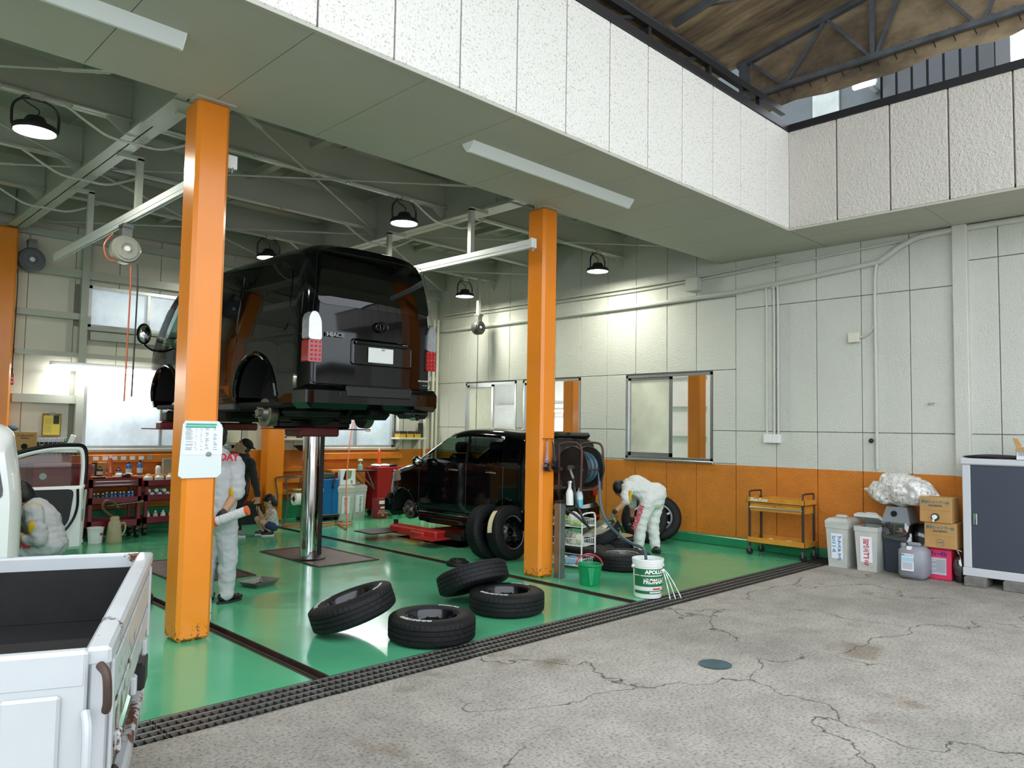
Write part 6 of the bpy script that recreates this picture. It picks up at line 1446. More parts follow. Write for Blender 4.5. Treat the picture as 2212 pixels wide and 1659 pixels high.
# oil jug, pail, pole
t=thing('oil_jug','cream oil jug with a curved hose spout on the floor','jug',(3.56,11.35,0)); MCR=mat('cream_jug','b5a885',.5,vary=.1)
MB().lathe([(0,0),(.1,0),(.105,.01),(.075,.27),(.06,.29),(.06,.33),(.045,.35),(0,.35)],24).build('jug_body',MCR,t); MB().tube(smoothpath([(.08,0,.24),(.13,0,.25),(.14,0,.16),(.1,0,.08)],4),.012,7).build('handle',MCR,t); MB().tube(smoothpath([(-.02,0,.34),(-.1,0,.4),(-.16,0,.48),(-.13,0,.56),(-.03,0,.54),(.04,0,.46)],5),.018,8).build('spout_hose',mat('olive_hose','5b4c2c',.5),t)
t=thing('pail','small white pail with red and grey print on the floor by the open door','pail',(3.34,11.4,0)); MB().lathe([(0,0),(.085,0),(.1,.19),(.106,.195),(.106,.21),(.097,.21),(.08,.01),(0,.01)],26).build('pail_body',MPAIL,t)
vs=[]; 
for i in range(9):
    a=-pi/2-.9+1.5*i/8; vs+=[((.088+.002)*cos(a),(.088+.002)*sin(a),.05),((.097+.002)*cos(a),(.097+.002)*sin(a),.15)]
MB().add(vs,[(2*i,2*i+2,2*i+3,2*i+1) for i in range(8)]).build('label_wrap',MPAP,t); MB().box(.03,-.0975,.11,.07,-.0935,.14).xf(Matrix()).build('red_print',MRDI,t)
t=thing('hydraulic_jack_handle','cream steel pole with a wheel leaning beside the open car door','pole',(3.18,11.45,0)); MB().cyl((0,0,.03),(.03,0,.72),.016).build('pole',mat('cream_steel','c9c4b4',.4),t); MB().cyl((-.02,-.02,.035),(.0,.02,.035),.034).build('foot_wheel',MWHITE,t)
for z in (.2,.5): MB().cyl((-.05,0,z),(.02,0,z+.01),.01).build('cross_pin',mat('cream_steel','c9c4b4',.4),t)
for k,(x,h,m) in enumerate(((3.62,.14,MPT),(3.75,.12,mat('dark_purple_jar','2a2540',.3)),(3.88,.12,mat('dark_purple_jar','2a2540',.3)),(4.02,.2,MBB),(4.18,.22,MBB),(4.45,.16,mat('cream_hdpe','cfcbb9',.45)))): bottle(f'bottle on the back ledge behind the red carts, {nm[k]} from the left',(x,12.3,.845),.04,h,m,MBLK,'bottles on the back ledge')
t=thing('wall_ledge','dark timber ledge behind the red carts','shelf',(3.4,12.15,.8)); MB().bbox(0,0,0,2.1,.38,.04,.004).build('board',MBOR,t)
for x in (.05,2.0): MB().bbox(x,.1,-.8,x+.05,.3,0,.003).build('leg',MBOR,t)
for k,(x,w,h,m) in enumerate(((3.45,.12,.17,mat('photo_card','7b858c',.5)),(3.62,.16,.2,MCB),(4.55,.25,.24,mat('grey_green_box','8a8f7c',.6)))):
    t=thing('carton',('small printed card box on the ledge behind the red cart','tan carton on the ledge behind the orange spray can','grey-green carton on the ledge by the near column')[k],'box',(x,12.36,.841)); MB().bbox(0,0,0,w,.12,h,.003).build('box_body',m,t); MB().box(.02,-.002,.03,w-.02,0,h-.04).build('print',MINK if k==0 else m,t)
# hanging reels
def creel(lab,x,y,z,r,m,cable,drops,face):
    t=thing('cable_reel',lab,'cable reel',(x,y,z)); 
    MB().lathe([(0,-.07),(r*.9,-.07),(r,-.05),(r,.05),(r*.9,.07),(0,.07)],36).xf(RY(pi/2*face[0]) if face[1]==0 else RX(pi/2)@RY(face[0])).build('case',m,t)
    R=RX(pi/2) if face[1] else RY(-pi/2); off=(0,-.074,0) if face[1] else (-.074,0,0)
    MB().lathe([(0,.012),(r*.18,.012),(r*.2,0)],20,cap=False).xf(TR(*off)@R).build('hub_plate',MWHITE,t)
    for k in range(3): MB().lathe([(r*.4,.0),(r*.42,.006),(r*.75,.006),(r*.78,0)],10,cap=False).xf(TR(*off)@R).build('ridge',m,t) if k==0 else None
    MB().box(-.05,-.05,r*.9,.05,.05,r+.09).build('bracket',MGALV,t); MB().box(-.05,-.08,-.02,.05,.08,.02).xf(TR(0,0,r+.1)).build('mount_plate',MGALV,t)
    for px_,m2,zb,rr in drops: MB().tube(smoothpath([(px_,-.03,-r*.9),(px_+.01,-.03,-r-.3),(px_,-.03,zb-z)],5),rr,6).build('hanging_cable',m2,t)
    return t
MORH=mat('orange_hose','c2592a',.4); MSIL=mat('silver_reel','9a9a8e',.35,.4,vary=.08); MGRYR=mat('grey_reel','62686c',.35,.4)
p=gx(2.62,270,540); creel('large silver cable reel with orange and black leads on the hanging rail',2.62,p.y,p.z,.145,MSIL,None,((.05,MORH,1.85,.008),(.12,mat('black_hose','17181a',.4),1.9,.008)),(0,1)); MB().tube(smoothpath([(2.5,p.y,p.z+.15),(2.42,p.y,p.z+.02),(2.46,p.y,p.z-.12),(2.56,p.y,p.z-.12)],5),.008,6).build('feed_lead',MORH,bpy.data.objects['cable_reel']).matrix_parent_inverse=Matrix.Translation((-2.62,-p.y,-p.z))
p2=gx(2.62,65,563); creel('grey cable reel with a black lead at the end of the hanging rail',2.62,p2.y-.05,p2.z,.17,MGRYR,None,((-.16,mat('black_hose','17181a',.4),2.3,.007),),(0,1))
for (cx,cy,cz,lab) in ((2.46,p2.y-.08,2.22,'red pendant switch hanging on the black lead at the left'),):
    t=thing('pendant_switch',lab,'switch',(cx,cy,cz)); MB().bbox(-.03,-.02,-.09,.03,.02,.06,.012).build('case',mat('red_switch','9c1f28',.35),t); MB().cyl((0,0,.06),(0,0,.14),.014).build('cable_gland',MBLK,t)
    for z in (-.05,0): MB().cyl((0,-.022,z),(0,-.015,z),.01).build('button',MWHITE,t)
p3=gy(10.8,1033,708); creel('dark cable reel hanging from a post beside the far column',p3.x,10.8,p3.z,.135,mat('dark_reel','4a4c46',.35,.4),None,((-.04,mat('black_hose','17181a',.4),1.2,.006),),(0,1))
o=MB().box(p3.x-.03,10.77,p3.z+.2,p3.x+.03,10.83,4.5).build('reel_post',MSTL,None); tag(o,'grey drop post carrying the dark cable reel','post')
# fuse panel, extinguisher
t=thing('fuse_box','white electrical panel box on the back wall behind the standing mechanic','electrical box',(5.42,YB-.14,1.3)); MB().bbox(0,0,0,.4,.13,.42,.008).build('box_body',mat('cream_box','d9d6c4',.4),t); MB().bbox(.04,-.012,.03,.36,.0,.38,.006).build('door',mat('cream_box','d9d6c4',.4),t); MB().cyl((.09,-.02,.22),(.09,-.01,.22),.012).build('lock',MBLK,t)
t=thing('fire_extinguisher','red fire extinguisher standing behind the crouching child','extinguisher',(5.78,12.2,.35)); MB().lathe([(0,0),(.075,0),(.08,.02),(.08,.33),(.06,.4),(.03,.43),(.03,.45)],24).build('cylinder',mat('ext_red','b51a20',.25),t); MB().lathe([(.081,.1),(.081,.26)],24,cap=False).build('label_wrap',mat('ext_label','a09b90',.5),t); MB().bbox(-.02,-.04,.45,.02,.06,.5,.008).build('valve',MBLK,t); MB().tube(smoothpath([(.02,0,.46),(.1,0,.42),(.11,0,.25),(.1,0,.1)],4),.01,7).build('hose',MBLK,t)
o=MB().bbox(5.6,12.05,0,6.0,12.35,.35,.008).build('low_stand',MBLK,None); tag(o,'low dark stand under the fire extinguisher','stand')
# paper roll stand
t=thing('paper_roll_stand','grey tube stand holding a white paper towel roll','stand',(6.38,11.68,0)); PF=mat('grey_tube','5c5a56',.4,.5)
for y in (0,.35): MB().tube(smoothpath([(-.18,y-.12,.01),(-.08,y-.05,.4),(-.1,y,.7),(-.06,y,.76),(.3,y,.76),(.36,y,.7),(.3,y-.05,.4),(.42,y-.12,.01)],4),.012,7).build('side_frame',PF,t)
MB().cyl((-.1,-.06,.42),(.45,-.06,.42),.01).build('roll_axle',PF,t); r=MB().lathe([(.035,0),(.105,0),(.105,.3),(.035,.3)],28,cap=False).xf(TR(.02,-.06,.42)@RY(pi/2)).build('paper_roll',mat('paper_roll_white','e6e6dc',.8),t); MB().cyl((.015,-.06,.42),(.03,-.06,.42),.04).build('roll_core',MBLK,r)
MB().bbox(-.02,-.12,.54,.4,.1,.56,.004).build('tray',PF,t); MB().bbox(.05,-.1,.56,.3,.05,.575,.006).build('yellow_gloves',mat('yellow_cloth','c9b95a',.8),t)
# blue cabinet
t=thing('oil_drainer','blue wheeled waste-oil cabinet with grey funnel lid','cabinet',(6.9,11.72,0)); MBC=mat('blue_cabinet','1767a6',.35,vary=.08); MB().bbox(0,0,.1,.42,.4,.72,.012).build('cabinet_body',MBC,t); MB().bbox(-.02,-.02,.06,.44,.42,.11,.01).build('base_frame',MBLK,t); MB().box(.28,-.003,.12,.285,.0,.7).build('door_gap',MBLK,t)
MB().lathe([(.18,0),(.2,.02),(.21,.09),(.2,.1),(.17,.04),(0,.03)],24,c=(.21,.2,.72)).build('funnel_lid',mat('grey_funnel','4c5048',.5),t); MB().box(.04,-.004,.5,.11,0,.56).build('label_card',MPAP,t); MB().tube(smoothpath([(.3,-.02,.78),(.31,-.03,.68),(.28,-.03,.6),(.3,-.02,.56)],4),.014,7).build('drain_hose',MBLK,t)
for x in (.02,.4):
    for y in (.02,.38): MB().cyl((x-.015,y,.05),(x+.015,y,.05),.05,n=16).build('caster',MBLK,t)
# indoor bins, box, tin
bin_('dingy grey bin with a red lettered label beside the blue cabinet',(7.49,11.85,0),.3,.34,.53,0,[('可燃ゴミ',0,.07)],MRDI,radians(75)); bin_('dingy grey bin with a green lettered label beside the red tin',(7.81,11.92,0),.27,.3,.53,0,[('プラスチック',-.02,.045)],mat('green_marker','2f7a4a',.5),radians(80))
t=thing('carton','white carton with a green print standing on the indoor bin','box',(7.38,11.78,.6),radians(-8)); MB().bbox(0,0,0,.29,.12,.27,.004).build('box_body',MPAP,t); MB().add([(.09,-.002,.08),(.2,-.002,.12),(.22,-.002,.25),(.12,-.002,.26)],[(0,1,2,3)]).build('green_print',mat('soft_green','7d9a70',.6),t); MB().add([(.05,-.003,.1),(.11,-.003,.08),(.13,-.003,.24),(.09,-.003,.25)],[(0,1,2,3)]).build('black_print',MBLK,t); MB().box(.2,-.002,.02,.23,0,.08).build('green_mark',mat('soft_green','7d9a70',.6),t)
t=thing('oil_tin','dark red oil tin with white brushed letters by the indoor bins','tin',(7.96,11.44,0)); MB().bbox(0,0,0,.2,.2,.36,.01).build('tin_body',mat('tin_red','8a1a22',.35),t); MB().box(.02,-.002,.26,.18,0,.32).build('white_label',MPAP,t); MB().box(.05,-.002,.18,.18,0,.21).build('white_label',MPAP,t); lettering('エンジン\nスペシャル\nOIL',.045,FRM((.1,-.003,.1),(1,0,0),(0,0,1)),MLW,t,lead=.85); lettering('✓',.05,FRM((.13,-.004,.29),(1,0,0),(0,0,1)),MINK,t)
# red drawer chest
t=thing('tool_chest','tall red roller tool chest with white drawer pulls by the small black car','tool chest',(8.09,11.66,0)); MB().bbox(0,0,.12,.62,.42,.9,.008).build('chest_body',MRD2,t)
for k in range(6): d=MB().bbox(.32,-.012,.78-.095*k,.6,.0,.86-.095*k,.003).build('drawer',MRD2,t); MB().bbox(.33,-.02,.835-.095*k,.59,-.01,.85-.095*k,.003).build('pull_strip',MWHITE,d)
MB().box(.34,-.003,.3,.46,0,.44).build('sticker',mat('grey_label','b9bcc4',.5),t)
for x in (.08,.55):
    for y in (.06,.36): MB().cyl((x-.015,y,.055),(x+.015,y,.055),.055,n=16).build('caster',MBLK,t)
sh=MB().bbox(-.42,.05,.83,0,.38,.85,.004).build('side_shelf',MBLK,t); 
for y in (.08,.34): MB().beam((-.38,y,.83),(-.01,y,.5),.02).build('shelf_brace',MGALV,sh)
MB().beam((-.2,.05,.83),(-.06,.05,.55),.018).build('shelf_strut',MGALV,sh)
for k,(dx,m,lab) in enumerate(((.1,MWHITE,'white'),(.3,mat('white_cloth','dcd9d6',.85),'pale'),(.48,MBLK,'black'))): o=blob((8.06+dx,11.84,.925),(.1,.08,.03),60+k,m,'cloth_bundle',None,.25,18,10); tag(o,f'{lab} crumpled cloth on top of the tall red tool chest','cloth')
t=thing('spray_can','tall orange spray can on top of the tall red tool chest','can',(8.32,11.97,.9)); MB().lathe([(0,0),(.032,0),(.033,.008),(.033,.27),(.02,.295),(.014,.3)],18).build('can_body',MOC,t); MB().lathe([(.014,.3),(.016,.32),(.008,.335),(0,.336)],14,cap=False).build('nozzle',MWHITE,t)
t=thing('spray_gun_cup','pale green dispenser bottle on the side shelf of the tool chest','bottle',(7.85,11.88,.851)); MB().lathe([(0,0),(.045,0),(.045,.09),(.015,.11),(.015,.15)],18).build('bottle_body',mat('pale_aqua','a6c4bd',.35),t); MB().lathe([(.015,.15),(.05,.17),(.03,.2),(0,.2)],16,cap=False).build('pump_top',mat('cream_hdpe','cfcbb9',.45),t)
# shelves with bottles in the middle of the back wall, funnel, right shelf
t=thing('wall_shelf','pale wall shelf behind the chrome lift post','shelf',(6.46,YB-.26,1.38)); MB().bbox(0,0,0,.86,.24,.035,.004).build('board',MBW,t)
bottle('violet bottle on the pale wall shelf',(6.62,YB-.14,1.416),.035,.2,mat('violet_bottle','3a3378',.3),MBLK,None); bottle('blue bottle on the pale wall shelf',(7.12,YB-.14,1.416),.032,.2,MBB,MBLK,None); t=thing('tin_box','small black tin on the pale wall shelf','tin',(6.86,YB-.18,1.416)); MB().bbox(0,0,0,.09,.08,.13,.004).build('tin_body',MPT,t); MB().bbox(.01,.01,.13,.08,.07,.14,.003).build('tin_lid',MPT,t)
t=thing('drain_funnel','wide black oil funnel on a post behind the chrome lift post','funnel',(6.95,12.17,1.2)); MB().lathe([(.05,-.04),(.16,0),(.24,.07),(.25,.09),(.23,.09),(.15,.02),(0,-.02)],26,cap=False).build('funnel_bowl',MPT,t); MB().cyl((0,0,-.04),(0,0,-1.2),.025).build('stem',MBLK,t); MB().lathe([(0,-1.2),(.18,-1.2),(.16,-1.17),(0,-1.16)],20,cap=False).build('foot',MBLK,t)
t=thing('wall_shelf','small grey wall shelf of yellow boxes above the small black car','shelf',(8.98,YB-.3,1.4)); MB().bbox(0,0,0,.68,.28,.035,.004).build('board',MBW,t)
for x in (.1,.5): MB().prism([(.02,0),(.26,0),(.26,-.2)],x,x+.02,'x').build('bracket',MSTL,t)
for k in range(3): q=thing('battery_box',f'yellow and black parts box on the small wall shelf, {nm[k]} from the left','box',(9.02+.19*k,YB-.24,1.436),0,'parts boxes on the small wall shelf'); MB().bbox(0,0,0,.16,.16,.09,.006).build('box_body',mat('yellow_box','b39420',.5),q); MB().bbox(-.005,-.005,.06,.165,.165,.13,.02).build('contents',MBLK,q)
t=thing('black_jack','black bottle jack on the small grey wall shelf','jack',(9.575,YB-.2,1.436)); MB().bbox(0,0,0,.07,.1,.3,.01).build('jack_body',MBLK,t); MB().cyl((.035,.05,.3),(.035,.05,.38),.025).build('ram',MGALV,t)
t=thing('paper_notice','white printed sheet taped to the right back window','notice',(8.34,YB-.03,1.5)); MB().box(0,0,0,.17,.003,.2).build('sheet',MPAP,t); lettering('Mobil',.05,FRM((.085,-.002,.155),(1,0,0),(0,0,1)),mat('dark_ink','26303a',.6),t,bold=.002)
for z in (.04,.07): MB().box(.02,-.001,z,.15,0,z+.012).build('text_line',MINK,t)
# air hose: hanging line and floor coil
hp=[(8.05,12.35,2.1),(7.75,12.05,1.55),(7.2,11.3,.75),(6.78,10.6,.15),(6.72,10.5,.02),(6.8,10.75,.02),(6.95,11.1,.02),(7.0,11.3,.02),(6.75,11.35,.02),(6.35,11.5,.02),(6.15,11.5,.02),(6.2,11.2,.02),(6.6,11.05,.02),(7.0,11.15,.03),(7.2,11.2,.03),(7.15,11.0,.03),(6.95,10.9,.02),(6.9,11.1,.03)]
t=thing('air_hose','orange air hose hanging from the back and coiled on the floor','hose',(0,0,0)); MB().tube(smoothpath(hp,7),.011,7).build('hose',MORH,t); MB().cyl((6.95,11.2,.03),(7.1,11.24,.03),.022).build('coupler',MBLK,t)
t=thing('hanging_lines','two grey hanging test screens beyond the middle window','equipment',(11.25,9.0,1.75)); MB().cyl((0,.0,.42),(0,.0,2.99),.03).build('drop_post',MSTL,t); MB().cyl((0,-.3,.42),(0,.5,.42),.02).build('cross_bar',MSTL,t)
for y,w,m in ((.3,.28,MBLK),(-.1,.3,MBLK)):
    s=MB().bbox(-.02,y-w/2,0,.03,y+w/2,.32,.01).build('screen',m,t); MB().box(-.024,y-w/2+.02,.22 if y<.2 else .02,-.02,y+w/2-.02,.28 if y<.2 else .04,).build('light_strip',(MPAP if y<.2 else mat('lime_strip','a8c84a',.5)),s)
    MB().cyl((0,y,.32),(0,y,.42),.012).build('hanger',MSTL,s)
lettering('8.8',.06,FRM((-.026,.3,.16),(0,-1,0),(0,0,1)),mat('green_digits','3f9a5a',.4,emit='3f9a5a',es=.6),t)
# ------------------------------------------------------------------ people
import numpy as np
from mathutils import noise as mnoise
def prim_mesh(P):
    mb=MB()
    for q in P:
        if q[0]=='c':
            _,a,b,r0,r1,m=q; a=Vector(a); b=Vector(b); d=b-a; L=d.length; d=d.normalized() if L>1e-6 else Vector((0,0,1)); n=14; pts=[]
            for k in range(5): t=pi/2*k/4; pts.append((a-d*(r0*cos(t)),max(r0*sin(t),1e-4)))
            for k in range(5): t=pi/2*k/4; pts.append((b+d*(r1*sin(t)),max(r1*cos(t),1e-4)))
            mb.tube([p for p,_ in pts],[r for _,r in pts],n)
        else:
            _,c,r,R,m=q; s=len(mb.v); mb.ball((0,0,0),r,18,12); mb.xf(Matrix.Translation(c)@R.to_4x4(),s)
    return mb
def sdf(P,C):
    out=np.empty((len(P),len(C)))
    for i,q in enumerate(P):
        if q[0]=='c':
            a=np.array(q[1],float); b=np.array(q[2],float); ab=b-a; L=max(ab@ab,1e-9); t=np.clip(((C-a)@ab)/L,0,1); d=np.linalg.norm(C-a-t[:,None]*ab,axis=1); out[i]=d-(q[3]+(q[4]-q[3])*t)
        else:
            R=np.array(q[3]); k=((C-np.array(q[1]))@R)/np.array(q[2]); ln=np.linalg.norm(k,axis=1); out[i]=(ln-1)*min(q[2])
    return out
def figmesh(name,P,mats,parent,vox=.0085,smooth=6,wrinkle=(),amp=.006,org=None):
    mb=prim_mesh(P); me=bpy.data.meshes.new('tmp'); me.from_pydata([tuple(v) for v in mb.v],[],mb.f)
    bm=bmesh.new(); bm.from_mesh(me); bmesh.ops.recalc_face_normals(bm,faces=bm.faces); bm.to_mesh(me); bm.free()
    ob=bpy.data.objects.new('tmp',me); COL.objects.link(ob)
    r=ob.modifiers.new('r','REMESH'); r.mode='VOXEL'; r.voxel_size=vox
    s=ob.modifiers.new('s','SMOOTH'); s.factor=.5; s.iterations=smooth
    dg=bpy.context.evaluated_depsgraph_get(); out=bpy.data.meshes.new_from_object(ob.evaluated_get(dg)); bpy.data.objects.remove(ob); bpy.data.meshes.remove(me)
    out.name=name; out.materials.clear()
    for m in mats: out.materials.append(m)
    nf=len(out.polygons); C=np.empty(nf*3); out.polygons.foreach_get('center',C); C=C.reshape(-1,3)
    idx=np.argmin(sdf(P,C),axis=0); mi=np.array([q[-1] for q in P])[idx]
    out.polygons.foreach_set('material_index',mi.astype(np.int32)); out.polygons.foreach_set('use_smooth',[True]*nf)
    if wrinkle:
        nv=len(out.vertices); V=np.empty(nv*3); out.vertices.foreach_get('co',V); V=V.reshape(-1,3); vm=np.array([q[-1] for q in P])[np.argmin(sdf(P,V),axis=0)]
        N=np.empty(nv*3); out.vertices.foreach_get('normal',N); N=N.reshape(-1,3)
        for i in range(nv):
            if vm[i] in wrinkle:
                p=V[i]; k=(mnoise.noise(Vector((p[0]*9,p[1]*9,p[2]*16)))+.5*mnoise.noise(Vector((p[0]*22,p[1]*22,p[2]*30)))) if amp<.03 else (1.2*abs(mnoise.noise(Vector((p[0]*7,p[1]*7,p[2]*9))))-.7*abs(mnoise.noise(Vector((p[0]*17,p[1]*17,p[2]*17))))-.1); V[i]+=N[i]*amp*k
        out.vertices.foreach_set('co',V.reshape(-1))
    o=mobj(name,out,parent)
    if org is not None:
        out.transform(Matrix.Translation(-Vector(org)))
    out.update(); return o
_n=Vector((_f.x,_f.y,0)).normalized(); _rt=Vector((_n.y,-_n.x,0))
def gd(P0,px,py,off=0.0):
    d=_f*F_+_r*(px-W_/2)-_u*(py-H_/2); p=Vector(P0)+_n*off; return EYE+d*((p-EYE).dot(_n)/d.dot(_n))
def basis(face,up=(0,0,1)):      # columns: right, forward, up
    f=Vector(face).normalized(); u=Vector(up); r=f.cross(u).normalized(); u=r.cross(f).normalized(); return Matrix((r,f,u)).transposed()
def head(P,c,face,up,s,skin,hair_m=None):
    B=basis(face,up); c=Vector(c); w=lambda x,y,z: c+B@Vector((x*s,y*s,z*s))
    P+= [('e',w(0,0,.02),(.076*s,.095*s,.095*s),B,skin),('e',w(0,.03,-.045),(.058*s,.068*s,.075*s),B,skin),('c',w(0,.09,.01),w(0,.108,-.025),.009*s,.014*s,skin),('e',w(0,.068,-.085),(.03*s,.028*s,.025*s),B,skin)]
    for sg in (-1,1): P.append(('e',w(sg*.078,-.005,-.01),(.012*s,.022*s,.033*s),B,skin))
    return B,w
def facebits(t,B,w,s,org,brow=True):
    o=Vector(org); ew=mat('eye_white','d8d2c8',.3); ed=mat('eye_dark','17110d',.2); lip=mat('lips','8a4a40',.5)
    for sg in (-1,1):
        e=MB().ball(w(sg*.032,.078,.012)-o,.0125*s,10,8).build('eye',ew,t); MB().ball(w(sg*.032,.0875,.012)-o,.0062*s,8,6).build('iris',ed,e)
        if brow: MB().tube([w(sg*.015,.092,.036)-o,w(sg*.034,.09,.041)-o,w(sg*.052,.078,.036)-o],.004*s,5).build('eyebrow',ed,t)
    MB().tube([w(-.022,.092,-.06)-o,w(0,.1,-.061)-o,w(.022,.092,-.06)-o],.0055*s,6).build('mouth',lip,t)
def hand(P,wr,d,nrm,side,m,curl=.5,s=1.0):
    d=Vector(d).normalized(); n=Vector(nrm); n=(n-d*n.dot(d)).normalized(); a=d.cross(n)*side; wr=Vector(wr)
    P.append(('c',wr,wr+d*.045*s,.027*s,.034*s,m)); P.append(('e',wr+d*.055*s,(.042*s,.045*s,.017*s),Matrix((a,d,n)).transposed(),m))
    for k,(off,L) in enumerate(((.032,.068),(.011,.078),(-.011,.073),(-.031,.058))):
        b=wr+d*.085*s+a*off*s; q=b+(d*cos(curl)+n*sin(curl))*L*.5*s; e=q+(d*cos(curl*2.2)+n*sin(curl*2.2))*L*.55*s
        P.append(('c',b,q,.0098*s,.0092*s,m)); P.append(('c',q,e,.0092*s,.008*s,m))
    b=wr+d*.03*s+a*.035*s; q=b+(d*.6+a*.6+n*.5).normalized()*.04*s; e=q+(d*.85+n*.5).normalized()*.035*s
    P.append(('c',b,q,.0125*s,.011*s,m)); P.append(('c',q,e,.011*s,.009*s,m))
def shoe(t,ank,dirv,m,sole,org,s=1.0):
    d=Vector(dirv); d.z=0; d.normalize(); a=Vector(ank); g=Vector((a.x,a.y,.0)); r=Vector((d.y,-d.x,0)); R=Matrix((r,d,Vector((0,0,1)))).transposed(); o=Vector(org)
    z0=a.z
    P=[('e',g-d*.02*s+Vector((0,0,z0-.03*s)),(.042*s,.065*s,.05*s),R,0),('e',g+d*.1*s+Vector((0,0,z0-.05*s)),(.046*s,.085*s,.034*s),R,0),('c',g+Vector((0,0,z0-.03*s)),g+d*.07*s+Vector((0,0,z0-.04*s)),.045*s,.042*s,0)]
    b=figmesh('shoe',P,[m],t,.009,4,org=org); mb=MB(); poly=[]
    for k in range(20): th=2*pi*k/20; x=.046*s*cos(th); y=.04*s+.135*s*sin(th); poly.append((x,y))
    mb.prism(poly,z0-.092*s,z0-.068*s,'z'); mb.xf(Matrix(((r.x,d.x,0,a.x-o.x),(r.y,d.y,0,a.y-o.y),(0,0,1,-o.z),(0,0,0,1)))); mb.build('sole',sole,b)
def cloth(name,col,v=.1): return mat(name,col,.85,vary=v,vscale=5,bump=.25,bscale=35)
I3=Matrix.Identity(3)
_BP=[('e',(0,.0,.2),(.24,.27,.2),I3,0),('e',(.02,.2,.16),(.17,.17,.14),I3,0),('e',(-.02,-.2,.17),(.2,.2,.15),I3,0),('c',(0,-.2,.14),(-.02,-.43,.13),.13,.035,0),('c',(0,.2,.16),(0,.4,.17),.11,.025,0),('e',(-.08,.05,.3),(.12,.15,.09),I3,0),('e',(-.1,-.14,.24),(.12,.12,.1),I3,0),('e',(-.1,.16,.1),(.12,.12,.08),I3,0)]
figmesh('bag_body',_BP,[m_bag()],BAGT,.014,2,wrinkle=(0,),amp=.035)
SKIN=mat('skin','b98a6b',.55,vary=.08,vscale=12); SKIN2=mat('skin_light','c69a7e',.55,vary=.06,vscale=12); HAIR=mat('black_hair','120f0d',.45,vary=.3,vscale=30,bump=.6,bscale=90)
GLV=mat('black_glove','151517',.5); YEL=cloth('yellow_patch','d0a31c'); BLKS=mat('black_shoe','101012',.3); SOLB=mat('black_sole','1a1a1a',.7); SOLW=mat('white_sole','d9d6cf',.5)
REDT=mat('red_uniform_print','cf2440',.6)
# ---- mechanic bending over the tyres
def bender():
    P0=gz(1395,1196); org=(P0.x,P0.y,0); t=thing('person','mechanic in white coveralls bending over the tyres with a black glove','person',org); g=lambda x,y,o=0: gd(P0,x,y,o)
    W=cloth('white_coverall','dcdcd6',.06); mats=[W,SKIN,GLV,YEL,BLKS]; P=[]
    hipc=g(1412,1075,.0); hl=g(1402,1078,-.08); hr=g(1420,1072,.1); ch=g(1375,1050,0); shl=g(1356,1053,-.12); shr=g(1360,1050,.16); nk=g(1350,1052,.02)
    P+=[('e',g(1413,1068,.01),(.17,.17,.16),Matrix.Identity(3),0),('c',hipc,ch,.155,.15,0),('c',ch,g(1362,1052,.02),.15,.125,0),('c',shl,shr,.085,.085,0),('c',g(1362,1058,.02),nk,.09,.055,0)]
    kn=g(1385,1128,-.06); an=g(1378,1186,-.02); P+=[('c',hl,kn,.115,.088,0),('c',kn,an,.088,.07,0)]
    kr=g(1410,1130,.12); ar=g(1415,1178,.12); P+=[('c',hr,kr,.11,.085,0),('c',kr,ar,.085,.068,0)]
    el=g(1353,1082,-.2); P+=[('c',shl,g(1352,1072,-.18),.08,.075,0),('c',g(1352,1070,-.18),g(1353,1079,-.2),.074,.068,0),('c',g(1362,1062,-.245),g(1361,1080,-.25),.022,.02,3),('c',el,g(1333,1101,-.2),.042,.033,1)]
    wr=g(1333,1101,-.2); hd=g(1318,1113,-.22)-wr; hand(P,wr,hd,(-.3,-.1,-.9),1,2,.9)
    P+=[('c',shr,g(1366,1090,.22),.075,.06,0),('c',g(1366,1090,.22),g(1366,1115,.2),.04,.03,1)]; hand(P,g(1366,1115,.2),(-.1,0,-1),(-1,0,0),-1,2,.6)
    P+=[('c',g(1392,1068,-.1),g(1397,1080,-.1),.03,.02,3)]
    hc=g(1339,1056,.02); face=Vector((-.35,-.25,-.9)); B,w=head(P,hc,face,(-1,-.35,.35),1.0,1); P.append(('c',nk,hc,.055,.05,1))
    body=figmesh('body',P,mats,t,wrinkle=(0,),amp=.012,org=org); o=Vector(org)
    H=[('e',w(0,-.012,.035),(.086,.102,.1),B,0),('e',w(0,-.05,-.02),(.08,.07,.08),B,0)]; figmesh('hair',H,[HAIR],t,.01,3,org=org)
    facebits(t,B,w,1.0,org)
    shoe(t,an-Vector((0,0,an.z-.09)),(-1,-.3,0),BLKS,SOLB,org); shoe(t,ar-Vector((0,0,ar.z-.09)),(-.6,-.8,0),BLKS,SOLB,org)
    mb=text_mb('HOLIDAY',.085,.002,sx=.95,bold=.003)
    a=g(1384,1100,-.185)-o; b=g(1370,1137,-.165)-o; dn=(b-a).normalized(); mb.xf(FRM((a+b)/2,dn,_rt)); mb.build('lettering',REDT,t)
    MB().prism([(-.02,-.004),(.02,-.004),(.02,.004),(-.02,.004)],0,.3,'z').xf(Matrix.Translation(g(1322,1108,-.24)-o)@RX(radians(150))).build('spatula',mat('olive_spatula','8d8a5c',.5),t)
bender()
